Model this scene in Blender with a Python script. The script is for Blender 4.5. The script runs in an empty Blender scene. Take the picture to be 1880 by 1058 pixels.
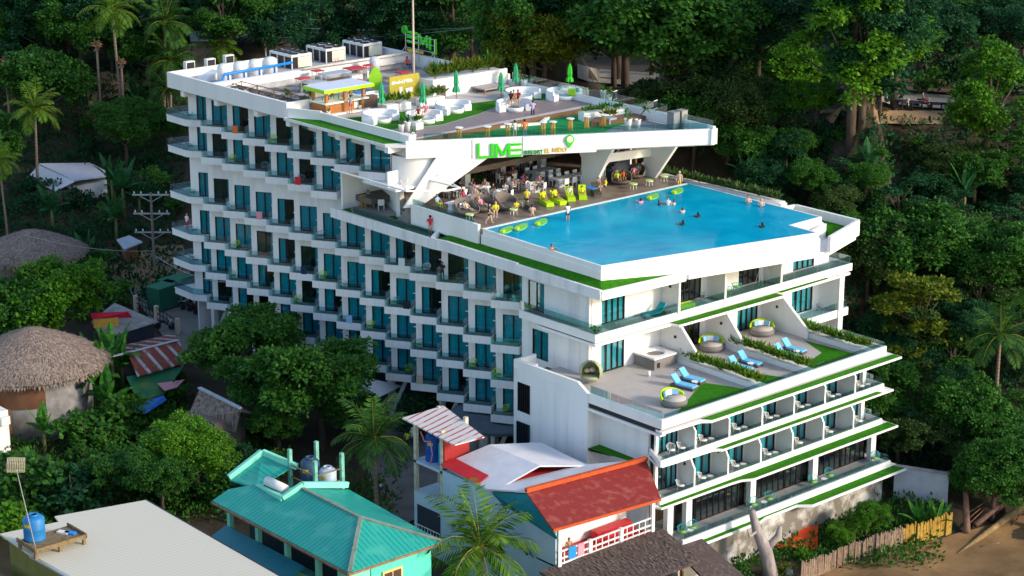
import bpy, bmesh, math, random
from math import sin, cos, pi, radians, sqrt, atan2
from mathutils import Vector, Matrix
from mathutils import noise as MN
C = bpy.context.scene.collection
SC = bpy.context.scene
# ---------------------------------------------------------------- camera, world, sun, exposure
# world axes: x runs along the long balcony side of the hotel (away from the hill), y along its terrace front, z up
CAM = Vector((164.324, -103.82, 58.312)); PITCH = radians(16.732); HEAD = radians(48.39); FPX = 3800.0
cd = bpy.data.cameras.new('camera'); cam = bpy.data.objects.new('camera', cd); C.objects.link(cam)
cam.location = CAM; cam.rotation_euler = (pi/2-PITCH, 0, HEAD)
cd.sensor_width = 36; cd.lens = 36*FPX/1880; cd.clip_start = 1; cd.clip_end = 3000
SC.camera = cam
SUN = Vector((0.86, 0.42, 0.40)).normalized()
w = bpy.data.worlds.new('World'); SC.world = w; w.use_nodes = True
nt = w.node_tree; nt.nodes.clear()
sky = nt.nodes.new('ShaderNodeTexSky'); sky.sky_type = 'NISHITA'; sky.sun_disc = False
sky.sun_elevation = math.asin(SUN.z); sky.sun_rotation = atan2(SUN.x, SUN.y)
bg = nt.nodes.new('ShaderNodeBackground'); bg.inputs[1].default_value = 0.15
out = nt.nodes.new('ShaderNodeOutputWorld'); nt.links.new(sky.outputs[0], bg.inputs[0]); nt.links.new(bg.outputs[0], out.inputs[0])
sl = bpy.data.lights.new('sun', 'SUN'); sl.energy = 2.0; sl.angle = radians(9); sl.color = (1.0, 0.86, 0.68)
so = bpy.data.objects.new('sun', sl); C.objects.link(so); so.rotation_euler = SUN.to_track_quat('Z', 'Y').to_euler()
SC.view_settings.view_transform = 'Standard'; SC.view_settings.look = 'None'; SC.view_settings.gamma = 1
SC.view_settings.exposure = 0.95
SC.cycles.max_bounces = 6; SC.cycles.transparent_max_bounces = 10; SC.cycles.diffuse_bounces = 3; SC.cycles.glossy_bounces = 2
SC.cycles.caustics_reflective = False; SC.cycles.caustics_refractive = False
R_ = random.Random(7)
# ---------------------------------------------------------------- helpers
_r = Vector((cos(HEAD), sin(HEAD), 0)); _f = Vector((-sin(HEAD)*cos(PITCH), cos(HEAD)*cos(PITCH), -sin(PITCH))); _u = _r.cross(_f)
def ray(u, v): return _r*((u-940)/FPX)+_u*(-(v-529)/FPX)+_f
def at(u, v, z):                    # survey point of the photograph on the horizontal level z
    d = ray(u, v); k = (z-CAM.z)/d.z; return CAM+d*k
def MAT(name, col, rough=.7, var=.12, scale=2.0, bump=0., metal=0., stretch=(1, 1, 1), col2=None, spec=.3, detail=4, contrast=None, trans=0.):
    m = bpy.data.materials.new(name); m.use_nodes = True; t = m.node_tree; b = t.nodes['Principled BSDF']
    b.inputs['Roughness'].default_value = rough; b.inputs['Metallic'].default_value = metal; b.inputs['Specular IOR Level'].default_value = spec
    if var == 0 and col2 is None: b.inputs['Base Color'].default_value = (*col, 1)
    else:
        tc = t.nodes.new('ShaderNodeTexCoord'); mp = t.nodes.new('ShaderNodeMapping'); mp.inputs['Scale'].default_value = stretch
        n = t.nodes.new('ShaderNodeTexNoise'); n.inputs['Scale'].default_value = scale; n.inputs['Detail'].default_value = detail; n.inputs['Roughness'].default_value = .65
        cr = t.nodes.new('ShaderNodeValToRGB')
        c1 = tuple(max(0, c*(1-var)) for c in col); c2 = col2 if col2 else tuple(min(1, c*(1+var)) for c in col)
        a, z = contrast if contrast else (.3, .7)
        cr.color_ramp.elements[0].position = a; cr.color_ramp.elements[1].position = z
        cr.color_ramp.elements[0].color = (*c1, 1); cr.color_ramp.elements[1].color = (*c2, 1)
        t.links.new(tc.outputs['Object'], mp.inputs[0]); t.links.new(mp.outputs[0], n.inputs[0]); t.links.new(n.outputs[0], cr.inputs[0]); t.links.new(cr.outputs[0], b.inputs['Base Color'])
        if bump:
            bp = t.nodes.new('ShaderNodeBump'); bp.inputs['Strength'].default_value = bump; bp.inputs['Distance'].default_value = .05
            t.links.new(n.outputs[0], bp.inputs['Height']); t.links.new(bp.outputs[0], b.inputs['Normal'])
    return m
def stripes(name, c1, c2, axis, freq, rough=.5, duty=.5, noise_col=None, bump=.6, nscale=1., spec=.3):    # ribbed or striped sheet; axis 0/1/2
    m = bpy.data.materials.new(name); m.use_nodes = True; t = m.node_tree; b = t.nodes['Principled BSDF']; b.inputs['Roughness'].default_value = rough; b.inputs['Specular IOR Level'].default_value = spec
    tc = t.nodes.new('ShaderNodeTexCoord'); sp = t.nodes.new('ShaderNodeSeparateXYZ'); t.links.new(tc.outputs['Object'], sp.inputs[0])
    mu = t.nodes.new('ShaderNodeMath'); mu.operation = 'MULTIPLY'; mu.inputs[1].default_value = freq; t.links.new(sp.outputs[axis], mu.inputs[0])
    fr = t.nodes.new('ShaderNodeMath'); fr.operation = 'FRACT'; t.links.new(mu.outputs[0], fr.inputs[0])
    cr = t.nodes.new('ShaderNodeValToRGB'); e = cr.color_ramp.elements
    e[0].position = duty-.06; e[1].position = duty+.06; e[0].color = (*c1, 1); e[1].color = (*c2, 1); t.links.new(fr.outputs[0], cr.inputs[0])
    n = t.nodes.new('ShaderNodeTexNoise'); n.inputs['Scale'].default_value = nscale; n.inputs['Detail'].default_value = 5; t.links.new(tc.outputs['Object'], n.inputs[0])
    mx = t.nodes.new('ShaderNodeMix'); mx.data_type = 'RGBA'; mr = t.nodes.new('ShaderNodeMapRange'); mr.inputs[1].default_value = .5; mr.inputs[2].default_value = .68
    t.links.new(n.outputs[0], mr.inputs[0]); t.links.new(mr.outputs[0], mx.inputs[0]); t.links.new(cr.outputs[0], mx.inputs[6])
    nc = noise_col or tuple(.8*c for c in c1); mx.inputs[7].default_value = (*nc, 1); t.links.new(mx.outputs[2], b.inputs['Base Color'])
    if bump:
        bp = t.nodes.new('ShaderNodeBump'); bp.inputs['Strength'].default_value = bump; bp.inputs['Distance'].default_value = .04; t.links.new(fr.outputs[0], bp.inputs['Height']); t.links.new(bp.outputs[0], b.inputs['Normal'])
    return m
def GLASS(name, tint, refl=.12, rough=.02):
    m = bpy.data.materials.new(name); m.use_nodes = True; t = m.node_tree; t.nodes.clear()
    o = t.nodes.new('ShaderNodeOutputMaterial'); mx = t.nodes.new('ShaderNodeMixShader'); tr = t.nodes.new('ShaderNodeBsdfTransparent'); gl = t.nodes.new('ShaderNodeBsdfGlossy')
    tr.inputs[0].default_value = (*tint, 1); gl.inputs['Roughness'].default_value = rough
    lw = t.nodes.new('ShaderNodeLayerWeight'); lw.inputs[0].default_value = .25; mr = t.nodes.new('ShaderNodeMapRange'); mr.inputs[3].default_value = refl; mr.inputs[4].default_value = .8
    t.links.new(lw.outputs['Facing'], mr.inputs[0]); t.links.new(mr.outputs[0], mx.inputs[0]); t.links.new(tr.outputs[0], mx.inputs[1]); t.links.new(gl.outputs[0], mx.inputs[2]); t.links.new(mx.outputs[0], o.inputs[0])
    return m
def LEAF(name, cols, rough=.55, transl=.25):  # per-leaf colour from a ramp, a little light passing through
    m = bpy.data.materials.new(name); m.use_nodes = True; t = m.node_tree; b = t.nodes['Principled BSDF']; b.inputs['Roughness'].default_value = rough; b.inputs['Specular IOR Level'].default_value = .12
    g = t.nodes.new('ShaderNodeNewGeometry'); oi = t.nodes.new('ShaderNodeObjectInfo'); ad = t.nodes.new('ShaderNodeMath'); ad.operation = 'MULTIPLY_ADD'; ad.inputs[1].default_value = .75
    ml = t.nodes.new('ShaderNodeMath'); ml.operation = 'MULTIPLY'; ml.inputs[1].default_value = .25; t.links.new(oi.outputs['Random'], ml.inputs[0])
    t.links.new(g.outputs['Random Per Island'], ad.inputs[0]); t.links.new(ml.outputs[0], ad.inputs[2])
    cr = t.nodes.new('ShaderNodeValToRGB'); e = cr.color_ramp.elements
    while len(e) < len(cols): e.new(.5)
    for i, c in enumerate(cols): e[i].position = i/(len(cols)-1); e[i].color = (*c, 1)
    t.links.new(ad.outputs[0], cr.inputs[0]); t.links.new(cr.outputs[0], b.inputs['Base Color'])
    if transl:
        o = t.nodes['Material Output']; mx = t.nodes.new('ShaderNodeMixShader'); tl = t.nodes.new('ShaderNodeBsdfTranslucent'); mx.inputs[0].default_value = transl
        t.links.new(cr.outputs[0], tl.inputs[0]); t.links.new(b.outputs[0], mx.inputs[1]); t.links.new(tl.outputs[0], mx.inputs[2]); t.links.new(mx.outputs[0], o.inputs[0])
    return m
class MB:
    def __init__(s, M=None): s.v = []; s.f = []; s.m = []; s.M = M or Matrix(); s.k = 0
    def P(s, p): s.v.append(tuple(s.M @ Vector(p))); return len(s.v)-1
    def F(s, ids): s.f.append(ids); s.m.append(s.k)
    def poly(s, pts): s.F([s.P(p) for p in pts]); return s
    def box(s, x0, x1, y0, y1, z0, z1):
        i = [s.P((x, y, z)) for z in (z0, z1) for y in (y0, y1) for x in (x0, x1)]
        for q in ((0, 2, 3, 1), (4, 5, 7, 6), (0, 1, 5, 4), (2, 6, 7, 3), (0, 4, 6, 2), (1, 3, 7, 5)): s.F([i[a] for a in q])
        return s
    def prism(s, pts, z0, z1):
        a = sum(pts[i-1][0]*pts[i][1]-pts[i][0]*pts[i-1][1] for i in range(len(pts)))
        if a < 0: pts = pts[::-1]
        n = len(pts); zt = z1 if isinstance(z1, (list, tuple)) else [z1]*n
        if a < 0 and isinstance(z1, (list, tuple)): zt = zt[::-1]
        lo = [s.P((p[0], p[1], z0)) for p in pts]; hi = [s.P((p[0], p[1], zt[i])) for i, p in enumerate(pts)]
        s.F(lo[::-1]); s.F(hi)
        for i in range(n): j = (i+1) % n; s.F([lo[i], lo[j], hi[j], hi[i]])
        return s
    def bar(s, a, b, wd, h=None):          # a square bar between two points
        a = Vector(a); b = Vector(b); d = (b-a).normalized(); h = h or wd
        up = Vector((0, 0, 1)) if abs(d.z) < .95 else Vector((1, 0, 0)); x = d.cross(up).normalized()*wd/2; y = x.cross(d).normalized()*h/2
        i = [s.P(p+sx*x+sy*y) for p in (a, b) for sx, sy in ((-1, -1), (1, -1), (1, 1), (-1, 1))]
        s.F(i[3::-1]); s.F(i[4:])
        for k in range(4): j = (k+1) % 4; s.F([i[k], i[j], i[4+j], i[4+k]])
        return s
    def tube(s, pts, rs, n=6, caps=True):
        if not isinstance(rs, (list, tuple)): rs = [rs]*len(pts)
        pts = [Vector(p) for p in pts]; rings = []; x = None
        for i, p in enumerate(pts):
            d = (pts[min(i+1, len(pts)-1)]-pts[max(i-1, 0)]).normalized()
            if x is None: x = d.cross(Vector((0, 0, 1)) if abs(d.z) < .9 else Vector((1, 0, 0))).normalized()
            x = (x-d*x.dot(d)).normalized(); y = d.cross(x)
            rings.append([s.P(p+(x*cos(2*pi*k/n)+y*sin(2*pi*k/n))*rs[i]) for k in range(n)])
        for a, b in zip(rings, rings[1:]):
            for k in range(n): s.F([a[k], a[(k+1) % n], b[(k+1) % n], b[k]])
        if caps: s.F(rings[0][::-1]); s.F(rings[-1])
        return s
    def lathe(s, prof, n=16, c=(0, 0, 0), a0=0., a1=2*pi, sx=1., sy=1.):
        full = abs(a1-a0-2*pi) < 1e-6; m = n if full else n+1
        rings = [[s.P((c[0]+r*cos(a0+(a1-a0)*k/n)*sx, c[1]+r*sin(a0+(a1-a0)*k/n)*sy, c[2]+z)) for k in range(m)] for r, z in prof]
        for a, b in zip(rings, rings[1:]):
            for k in range(n): j = (k+1) % m; s.F([a[k], a[j], b[j], b[k]])
        if full:
            if prof[0][0] > 1e-4: s.F(rings[0][::-1])
            if prof[-1][0] > 1e-4: s.F(rings[-1])
        return s
    def ball(s, c, r, n=8, sz=1.): return s.lathe([(max(r*sin(pi*k/n), .001*r), -r*cos(pi*k/n)*sz) for k in range(n+1)], n+2, c)
    def build(s, name, mats, parent=None, smooth=False, loc=None, rz=None):
        me = bpy.data.meshes.new(name); me.from_pydata(s.v, [], s.f)
        for m in (mats if isinstance(mats, (list, tuple)) else [mats]): me.materials.append(m)
        me.polygons.foreach_set('material_index', s.m)
        if smooth: me.polygons.foreach_set('use_smooth', [True]*len(s.f))
        me.update(); o = bpy.data.objects.new(name, me); C.objects.link(o)
        if parent: o.parent = parent
        if loc is not None: o.location = loc
        if rz is not None: o.rotation_euler.z = rz
        return o
def tag(o, label, cat, group=None, kind=None):
    o['label'] = label; o['category'] = cat
    if group: o['group'] = group
    if kind: o['kind'] = kind
    return o
def struct(o, kind='structure'): o['kind'] = kind; return o
def thing(name, label, cat, loc=(0, 0, 0), rz=0., group=None):
    o = bpy.data.objects.new(name, None); C.objects.link(o); o.location = loc; o.rotation_euler.z = rz; o.empty_display_size = .2
    return tag(o, label, cat, group)
def dup(root, loc, rz=0., label=None, group=None, scale=None, parent=None):
    r = root.copy(); C.objects.link(r); r.location = loc; r.rotation_euler.z = rz
    if label: r['label'] = label
    if group: r['group'] = group
    if scale: r.scale = (scale, scale, scale) if not isinstance(scale, tuple) else scale
    if parent: r.parent = parent
    for ch in root.children:
        c = ch.copy(); C.objects.link(c); c.parent = r
        for g in ch.children:
            d = g.copy(); C.objects.link(d); d.parent = c
    return r
def drop(root):                      # remove a prototype that is not itself placed
    for ch in list(root.children): drop(ch)
    bpy.data.objects.remove(root)
def ordn(i): return ['first', 'second', 'third', 'fourth', 'fifth', 'sixth', 'seventh', 'eighth', 'ninth', 'tenth', 'eleventh', 'twelfth', 'thirteenth', 'fourteenth', 'fifteenth', 'sixteenth', 'seventeenth', 'eighteenth', 'nineteenth', 'twentieth', 'twenty-first', 'twenty-second', 'twenty-third', 'twenty-fourth', 'twenty-fifth', 'twenty-sixth', 'twenty-seventh', 'twenty-eighth', 'twenty-ninth', 'thirtieth'][i]
# ---------------------------------------------------------------- materials
white = MAT('white_painted_plaster', (.80, .79, .77), .75, .05, .5, stretch=(1, 1, .12), contrast=(.25, .6))
stained = MAT('weathered_white_plaster', (.76, .76, .77), .8, .17, .8, stretch=(1, 1, .06), col2=(.80, .80, .80), contrast=(.3, .52))
turf = MAT('artificial_turf', (.03, .17, .005), .9, .3, 2.5, bump=.3, spec=.1)
turf2 = MAT('aqua_green_turf', (.02, .26, .075), .85, .15, 6, bump=.3, spec=.1)
tile = MAT('grey_deck_tile', (.36, .33, .32), .6, .12, 1.2)
wood_deck = stripes('brown_deck_boards', (.30, .23, .22), (.24, .19, .18), 0, 6, .6, .9, noise_col=(.27, .22, .22))
wood_dark = stripes('dark_wood_boards', (.22, .115, .06), (.13, .07, .04), 2, 7, .6, .88, noise_col=(.18, .10, .055))
wood_warm = stripes('warm_wood_boards', (.42, .17, .05), (.33, .12, .035), 2, 4, .5, .92, noise_col=(.36, .14, .04))
wicker_brown = stripes('brown_wicker', (.17, .12, .09), (.11, .08, .06), 2, 12, .7, .8)
pool_deck = MAT('wet_stone_deck', (.16, .115, .085), .35, .35, .8, col2=(.25, .20, .165), spec=.5)
concrete = MAT('grey_concrete', (.30, .29, .28), .85, .3, .9)
dark_soffit = MAT('dark_ceiling', (.05, .05, .055), .8, .2)
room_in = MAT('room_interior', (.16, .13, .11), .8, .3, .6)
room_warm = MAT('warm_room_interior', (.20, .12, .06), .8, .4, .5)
frame_m = MAT('black_door_frame', (.012, .013, .016), .4, 0)
glass_door = GLASS('tinted_door_glass', (.55, .88, .92), .05)
glass_rail = GLASS('balustrade_glass', (.70, .90, .92), .08)
glass_dark = GLASS('dark_glass', (.45, .50, .50), .07)
curtain_m = MAT('teal_curtain', (.06, .52, .60), .8, .15, 1.5, stretch=(6, 6, .2))
curtain_l = MAT('pale_teal_curtain', (.28, .66, .68), .8, .12, 1.5, stretch=(6, 6, .2))
lime = MAT('lime_green_paint', (.36, .72, .01), .45, .05)
signgreen = MAT('green_sign_letter', (.03, .60, .005), .4, .05)
signdark = MAT('dark_green_letter', (.02, .25, .02), .4, 0)
gold = MAT('gold_letter', (.70, .45, .04), .4, 0)
black = MAT('black_plastic', (.02, .02, .022), .5, 0)
steel = MAT('galvanised_steel', (.5, .52, .54), .4, .1, metal=.6)
white_pl = MAT('white_lacquer', (.82, .82, .82), .4, .03)
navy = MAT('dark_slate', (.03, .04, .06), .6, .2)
# ================================================================ the hotel: one thing with many parts
BW = 3.4477; BANG = atan2(1.25, 2.1); E1 = Vector((cos(BANG), sin(BANG), 0)); E2 = Vector((-sin(BANG), cos(BANG), 0))
H = thing('resort_hotel', 'large white terraced resort hotel with sawtooth balconies, rooftop decks and a rooftop pool', 'hotel')
def HB(mb, name, mats, smooth=False): return mb.build(name, mats, H, smooth)
ROWS = {8: (17.26, 8), 7: (14.26, 6), 6: (9.74, 13), 5: (6., 13), 4: (3., 13), 3: (0., 13)}
TOPS = {8: 19.95, 7: 16.61, 6: 13.61, 5: 9.09, 4: 5.35, 3: 2.35}
DS = {8: .25, 7: .15, 6: .05, 5: 0, 4: 0, 3: 0}
def bay(k, r): return Matrix.Translation((k*BW+DS[r], 0, 0)) @ Matrix.Rotation(BANG, 4, 'Z')
# walls, one saw-toothed wall per storey
for r, (zt, kmax) in ROWS.items():
    mb = MB()
    for k in range(0, kmax+1):
        mb.M = bay(k, r); z0 = zt-.65; z1 = TOPS[r]; zf = zt-.1; zd = zf+2.35
        if r == 6 and k >= 7: z1 = 12.9
        a0 = .35 if k == 0 else .12; d0 = 1.2 if k == 0 else .67; d1 = 2.44
        mb.box(a0, d0, 1.15, 1.4, z0, z1); mb.box(d1, 2.56, 1.15, 1.4, z0, z1); mb.box(d0, d1, 1.15, 1.4, zd, z1); mb.box(d0, d1, 1.152, 1.4, z0, zf); mb.box(2.26, 2.62, 1.0, 1.12, zf+1.15, zf+1.21)
        mb.prism([(2.44, 1.4), (2.56, 1.15), (3.2, -.60), (3.2, -.35), (2.75, 1.4)], z0+.003, z1-.003)
    HB(mb, 'wall', stained)
# balconies: slab with a low rim; a glass front and a glass side on each
def proto_balcony():
    mb = MB(); pts = [(0, 0), (2.44, 0), (2.44, 1.14), (.12, 1.14)]
    mb.prism(pts, -.65, -.1); mb.box(0, 2.44, 0, .1, -.1, 0); mb.box(2.34, 2.44, .1, 1.14, -.1, -.005)
    b = mb.build('balcony', [stained], H)
    g = MB(); g.box(.02, 2.4, .03, .045, 0, .62); g.box(2.385, 2.4, .05, 1.1, 0, .62); g.build('glass_balustrade', glass_rail, b)
    f = MB(); f.box(.12, 2.33, .11, 1.13, -.098, -.09); f.build('floor_tile', concrete, b); return b
PB = proto_balcony()
def curtain(mb, x0, x1, y, z0, z1, amp=.035, n=None):
    n = n or max(6, int((x1-x0)/.055)); top = []; bot = []
    for i in range(n+1):
        x = x0+(x1-x0)*i/n; yy = y+amp*sin(i*2.1)+.02*sin(i*.9); bot.append(mb.P((x, yy, z0))); top.append(mb.P((x, yy, z1)))
    for i in range(n): mb.F([bot[i], bot[i+1], top[i+1], top[i]])
def proto_door(x0, x1, y, h, panels, curt, cm, gl):
    mb = MB(); t = .07
    mb.box(x0, x0+t, y, y+.12, 0, h); mb.box(x1-t, x1, y, y+.12, 0, h); mb.box(x0+t, x1-t, y, y+.12, h-t, h); mb.box(x0+t, x1-t, y, y+.12, 0, t)
    for i in range(1, panels):
        x = x0+(x1-x0)*i/panels; mb.box(x-.045, x+.045, y+.01, y+.11, t, h-t)
    d = mb.build('sliding_door', frame_m, H)
    g = MB(); g.box(x0+t, x1-t, y+.05, y+.06, t, h-t); g.build('glass_pane', gl, d)
    c = MB()
    for a, b in curt: curtain(c, x0+(x1-x0)*a, x0+(x1-x0)*b, y+.15, .02, h)
    if curt: c.build('curtain', cm, d, True)
    return d
SD = [proto_door(.67, 2.44, 1.2, 2.35, 2, [(0, 1)], curtain_m, glass_door), proto_door(.67, 2.44, 1.2, 2.35, 2, [(0, .35)], curtain_m, glass_door),
      proto_door(.67, 2.44, 1.2, 2.35, 2, [(0, .5), (.85, 1)], curtain_m, glass_door), proto_door(.67, 2.44, 1.2, 2.35, 2, [(.75, 1)], curtain_m, glass_door)]
SD0 = proto_door(1.2, 2.44, 1.2, 2.35, 2, [(0, 1)], curtain_m, glass_door)
OPEN = {(8, 2): 1, (8, 4): 3, (8, 5): 3, (7, 1): 3, (7, 3): 3, (7, 5): 3, (6, 1): 3, (6, 4): 1, (6, 9): 1, (6, 10): 1, (6, 11): 3, (6, 13): 3, (5, 0): 3, (5, 3): 3, (5, 4): 1, (5, 5): 3, (5, 8): 1, (5, 10): 1, (4, 0): 3, (4, 3): 1, (4, 5): 3, (4, 6): 2, (3, 1): 3, (3, 2): 2, (3, 3): 3, (3, 11): 2, (8, 7): 2}
for r, (zt, kmax) in ROWS.items():
    for k in range(0, kmax+1):
        loc = (k*BW+DS[r], 0, zt); dloc = (loc[0], 0, zt-.1)
        d = dup(SD0 if k == 0 else SD[OPEN.get((r, k), 0)], dloc, BANG, parent=H)
        if k > 0:
            b = dup(PB, loc, BANG, parent=H)
    # corner balcony at the street end
    mb = MB(); pts = [(-2.95, .55), (.35, .5), (1.75, 1.4), (1.2, 2.3), (-.5, 1.6), (-2.6, 3.6)]
    mb.prism(pts, zt-.65, zt-.1)
    for a, b in ((0, 1), (1, 2), (5, 0)):
        mb.bar((*pts[a], zt-.05), (*pts[b], zt-.05), .1, .1)
    b = HB(mb, 'corner_balcony', stained)
    g = MB()
    for a, c in ((0, 1), (1, 2), (5, 0)): g.bar((*pts[a], zt+.3), (*pts[c], zt+.3), .015, .6)
    g.build('glass_balustrade', glass_rail, b)
for p in SD+[SD0]: drop(p)
drop(PB)
# interior: floor slabs, room back walls, party walls
mb = MB()
for r, (zt, kmax) in ROWS.items():
    x1 = 54 if r <= 6 else (26.5 if r == 7 else 33)
    mb.box(.3, x1, 1.9+(.4 if r > 5 else 0), 23.4, zt-.6, zt-.11)
    for k in range(kmax+1): mb.box(k*BW+2.35, k*BW+2.45, 2.0, 5.4, zt-.1, min(TOPS[r], zt+2.8))
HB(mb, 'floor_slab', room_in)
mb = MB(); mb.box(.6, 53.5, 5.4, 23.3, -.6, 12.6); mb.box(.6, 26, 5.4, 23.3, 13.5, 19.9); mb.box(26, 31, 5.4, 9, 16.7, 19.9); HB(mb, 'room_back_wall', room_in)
mb = MB(); mb.box(-.5, -.3, 1.5, 23.8, -4, 20); mb.box(-.3, 55, 23.5, 23.8, -4, 12.7); mb.box(-.3, 26.4, 23.502, 23.798, 12.7, 20); HB(mb, 'rear_wall', white)
# ground floor below the balconies: dark undercroft with leaning struts
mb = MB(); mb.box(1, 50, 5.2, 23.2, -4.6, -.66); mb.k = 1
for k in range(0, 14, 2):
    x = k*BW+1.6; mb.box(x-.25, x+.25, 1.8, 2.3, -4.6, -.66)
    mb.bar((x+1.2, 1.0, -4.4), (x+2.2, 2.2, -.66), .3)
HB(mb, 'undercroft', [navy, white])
# round canopy over the drop-off
mb = MB(); mb.lathe([(.01, -1.35), (4.1, -1.35), (4.45, -1.2), (4.5, -.95), (4.3, -.86), (.01, -.8)], 40, (43.6, 2.4, 0)); HB(mb, 'round_canopy', MAT('slate_canopy', (.10, .13, .15), .7, .25, .6))
mb = MB(); mb.lathe([(.8, -4.6), (.8, -1.36)], 16, (40.6, 1.3, 0)); mb.box(40.9, 42.5, 1.6, 1.9, -4.6, -1.36); HB(mb, 'canopy_column', white, True)
# ---- right part of the long side: flat wall with two wrap-around doors
def wall_y(mb, x0, x1, y0, y1, z0, z1, ops):      # wall facing -y
    xs = x0
    for a, b, za, zb in sorted(ops):
        mb.box(xs, a, y0, y1, z0, z1); mb.box(a, b, y0, y1, zb, z1)
        if za > z0: mb.box(a, b, y0, y1, z0, za)
        xs = b
    mb.box(xs, x1, y0, y1, z0, z1)
def wall_x(mb, x0, x1, y0, y1, z0, z1, ops):      # wall facing +x
    ys = y0
    for a, b, za, zb in sorted(ops):
        mb.box(x0, x1, ys, a, z0, z1); mb.box(x0, x1, a, b, zb, z1)
        if za > z0: mb.box(x0, x1, a, b, z0, za)
        ys = b
    mb.box(x0, x1, ys, y1, z0, z1)
mb = MB(); wall_y(mb, 47.5, 55.2, 1.0, 1.25, 9.09, 12.85, [(48.2, 50.1, 9.6, 12.0)]); wall_y(mb, 47.5, 55.2, 1.0, 1.25, 5.05, 9.08, [(48.7, 50.6, 5.7, 8.1)]); mb.box(47.5, 51, 1.0, 1.25, -.6, 5.05); HB(mb, 'wall', stained)
def place_door(d, x, y, z, rz): d2 = dup(d, (x, y, z), rz, parent=H); return d2
D2 = proto_door(0, 1.9, .06, 2.4, 2, [(0, 1)], curtain_m, glass_door)
place_door(D2, 48.2, 1.0, 9.6, 0); place_door(D2, 48.7, 1.0, 5.7, 0); drop(D2)
# ---- front storeys six and five: wall set back behind the balcony and the terrace
DF = [(2.3, 4.8), (10.9, 13.4), (17.85, 20.35), (24.6, 27.3)]
mb = MB(); wall_x(mb, 55.0, 55.25, 1.25, 29.2, 9.3, 12.7, [(a, b, 9.6, 12.0) for a, b in DF])
wall_x(mb, 55.0, 55.25, 1.25, 29.2, 5.6, 9.28, [(a, b, 5.7, 8.2) for a, b in DF]); mb.box(53, 55, 29.0, 29.2, 5.6, 12.7); mb.box(53, 57.4, 28.2, 28.8, 2, 9.05); HB(mb, 'wall', white)
FD = [proto_door(0, 2.5, .05, 2.4, 4, [(.0, .22), (.27, .46), (.52, .73), (.8, .99)], curtain_l, glass_door), proto_door(0, 2.5, .05, 2.4, 4, [(.72, .97)], curtain_l, glass_dark),
      proto_door(0, 2.5, .05, 2.4, 4, [(.0, .1), (.6, .8), (.86, .99)], curtain_l, glass_door), proto_door(0, 2.5, .05, 2.4, 4, [], curtain_l, glass_dark)]
def fdoor(i, y0, x, z, wd=2.5):
    d = dup(FD[i], (x, y0, z), pi/2, parent=H); d.scale = (wd/2.5, 1, 1); return d
for (a, b), i in zip(DF, (0, 1, 3, 0)): fdoor(i, a, 55.25, 9.6, b-a)
for (a, b), i in zip(DF, (0, 3, 0, 0)): fdoor(i, a, 55.25, 5.7, b-a)
mb = MB(); mb.box(53.55, 54.9, 1.3, 29, 9.35, 9.55); mb.box(53.4, 53.55, 1.3, 29, 5.7, 12.6); mb.box(53.55, 54.9, 1.3, 29, 5.3, 5.65)
for y in (5.5, 9.2, 14.5, 21.2): mb.box(53.55, 54.98, y, y+.1, 5.7, 12.6)
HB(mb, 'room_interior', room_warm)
# balcony of storey six, running round the corner
mb = MB(); mb.prism([(48.3, -.05), (57.0, -.05), (57.2, 30.0), (53, 30.0), (53, 1.3), (48.3, 1.3)], 9.09, 9.58)
mb.prism([(48.3, -.05), (57.0, -.05), (57.2, 30.0), (57.05, 30.0), (56.85, .1), (48.3, .1)], 9.58, 9.74); mb.box(53, 57.2, 29.85, 30.0, 9.581, 9.74); HB(mb, 'balcony_slab', white)
mb = MB(); mb.prism([(48.5, .12), (56.83, .12), (57.0, 29.8), (55.26, 29.8), (55.26, .99), (48.5, .99)], 9.585, 9.6); HB(mb, 'balcony_floor', tile)
def glassrun(pts, z0, h, n=1.5, name='glass_balustrade', par=None):
    mb = MB()
    for a, b in zip(pts, pts[1:]):
        a = Vector(a); b = Vector(b); L = (b-a).length; k = max(1, round(L/n))
        for i in range(k):
            p = a+(b-a)*((i+.012)/k); q = a+(b-a)*((i+.988)/k); mb.bar((p.x, p.y, z0+h/2), (q.x, q.y, z0+h/2), .014, h)
    return mb.build(name, glass_rail, par or H)
glassrun([(48.4, .02), (56.92, .02), (57.1, 8.7)], 9.74, .75); glassrun([(57.12, 9), (57.13, 14.1)], 9.74, .6); glassrun([(57.13, 14.3), (57.14, 20.8)], 9.74, .6); glassrun([(57.14, 21.1), (57.15, 29.9), (54, 29.9)], 9.74, .6)
for y in (8.9, 14.2, 20.95):
    mb = MB(); mb.box(55.26, 57.18, y-.1, y+.1, 9.6, 12.69); HB(mb, 'partition_wall', white); mb = MB(); mb.box(56.2, 56.34, y-.24, y-.101, 11.6, 11.8); mb.box(56.9, 57.04, y-.27, y-.125, 7.6, 7.8); HB(mb, 'wall_lamp', black)
# lip under it with a strip of turf
mb = MB(); mb.prism([(50.5, -.12), (57.1, -.12), (57.25, 7.9), (57.9, 8.2), (58.05, 20.4), (57.5, 20.7), (57.35, 29.6), (53, 29.6), (53, 1.2), (50.5, 1.2)], 8.82, 9.0); HB(mb, 'planter_ledge', white)
mb = MB(); mb.prism([(57.05, 8.0), (57.86, 8.3), (57.98, 20.3), (57.2, 20.3)], 9.001, 9.03); mb.prism([(57.05, 20.6), (57.42, 20.8), (57.28, 26.8), (57.05, 26.8)], 9.001, 9.03); HB(mb, 'turf_strip', turf)
mb = MB(); mb.box(51, 56.8, .02, .9, 9.002, 9.088); HB(mb, 'painted_gap_shade', black)  # black filler paints the shade under the balcony slab
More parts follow.
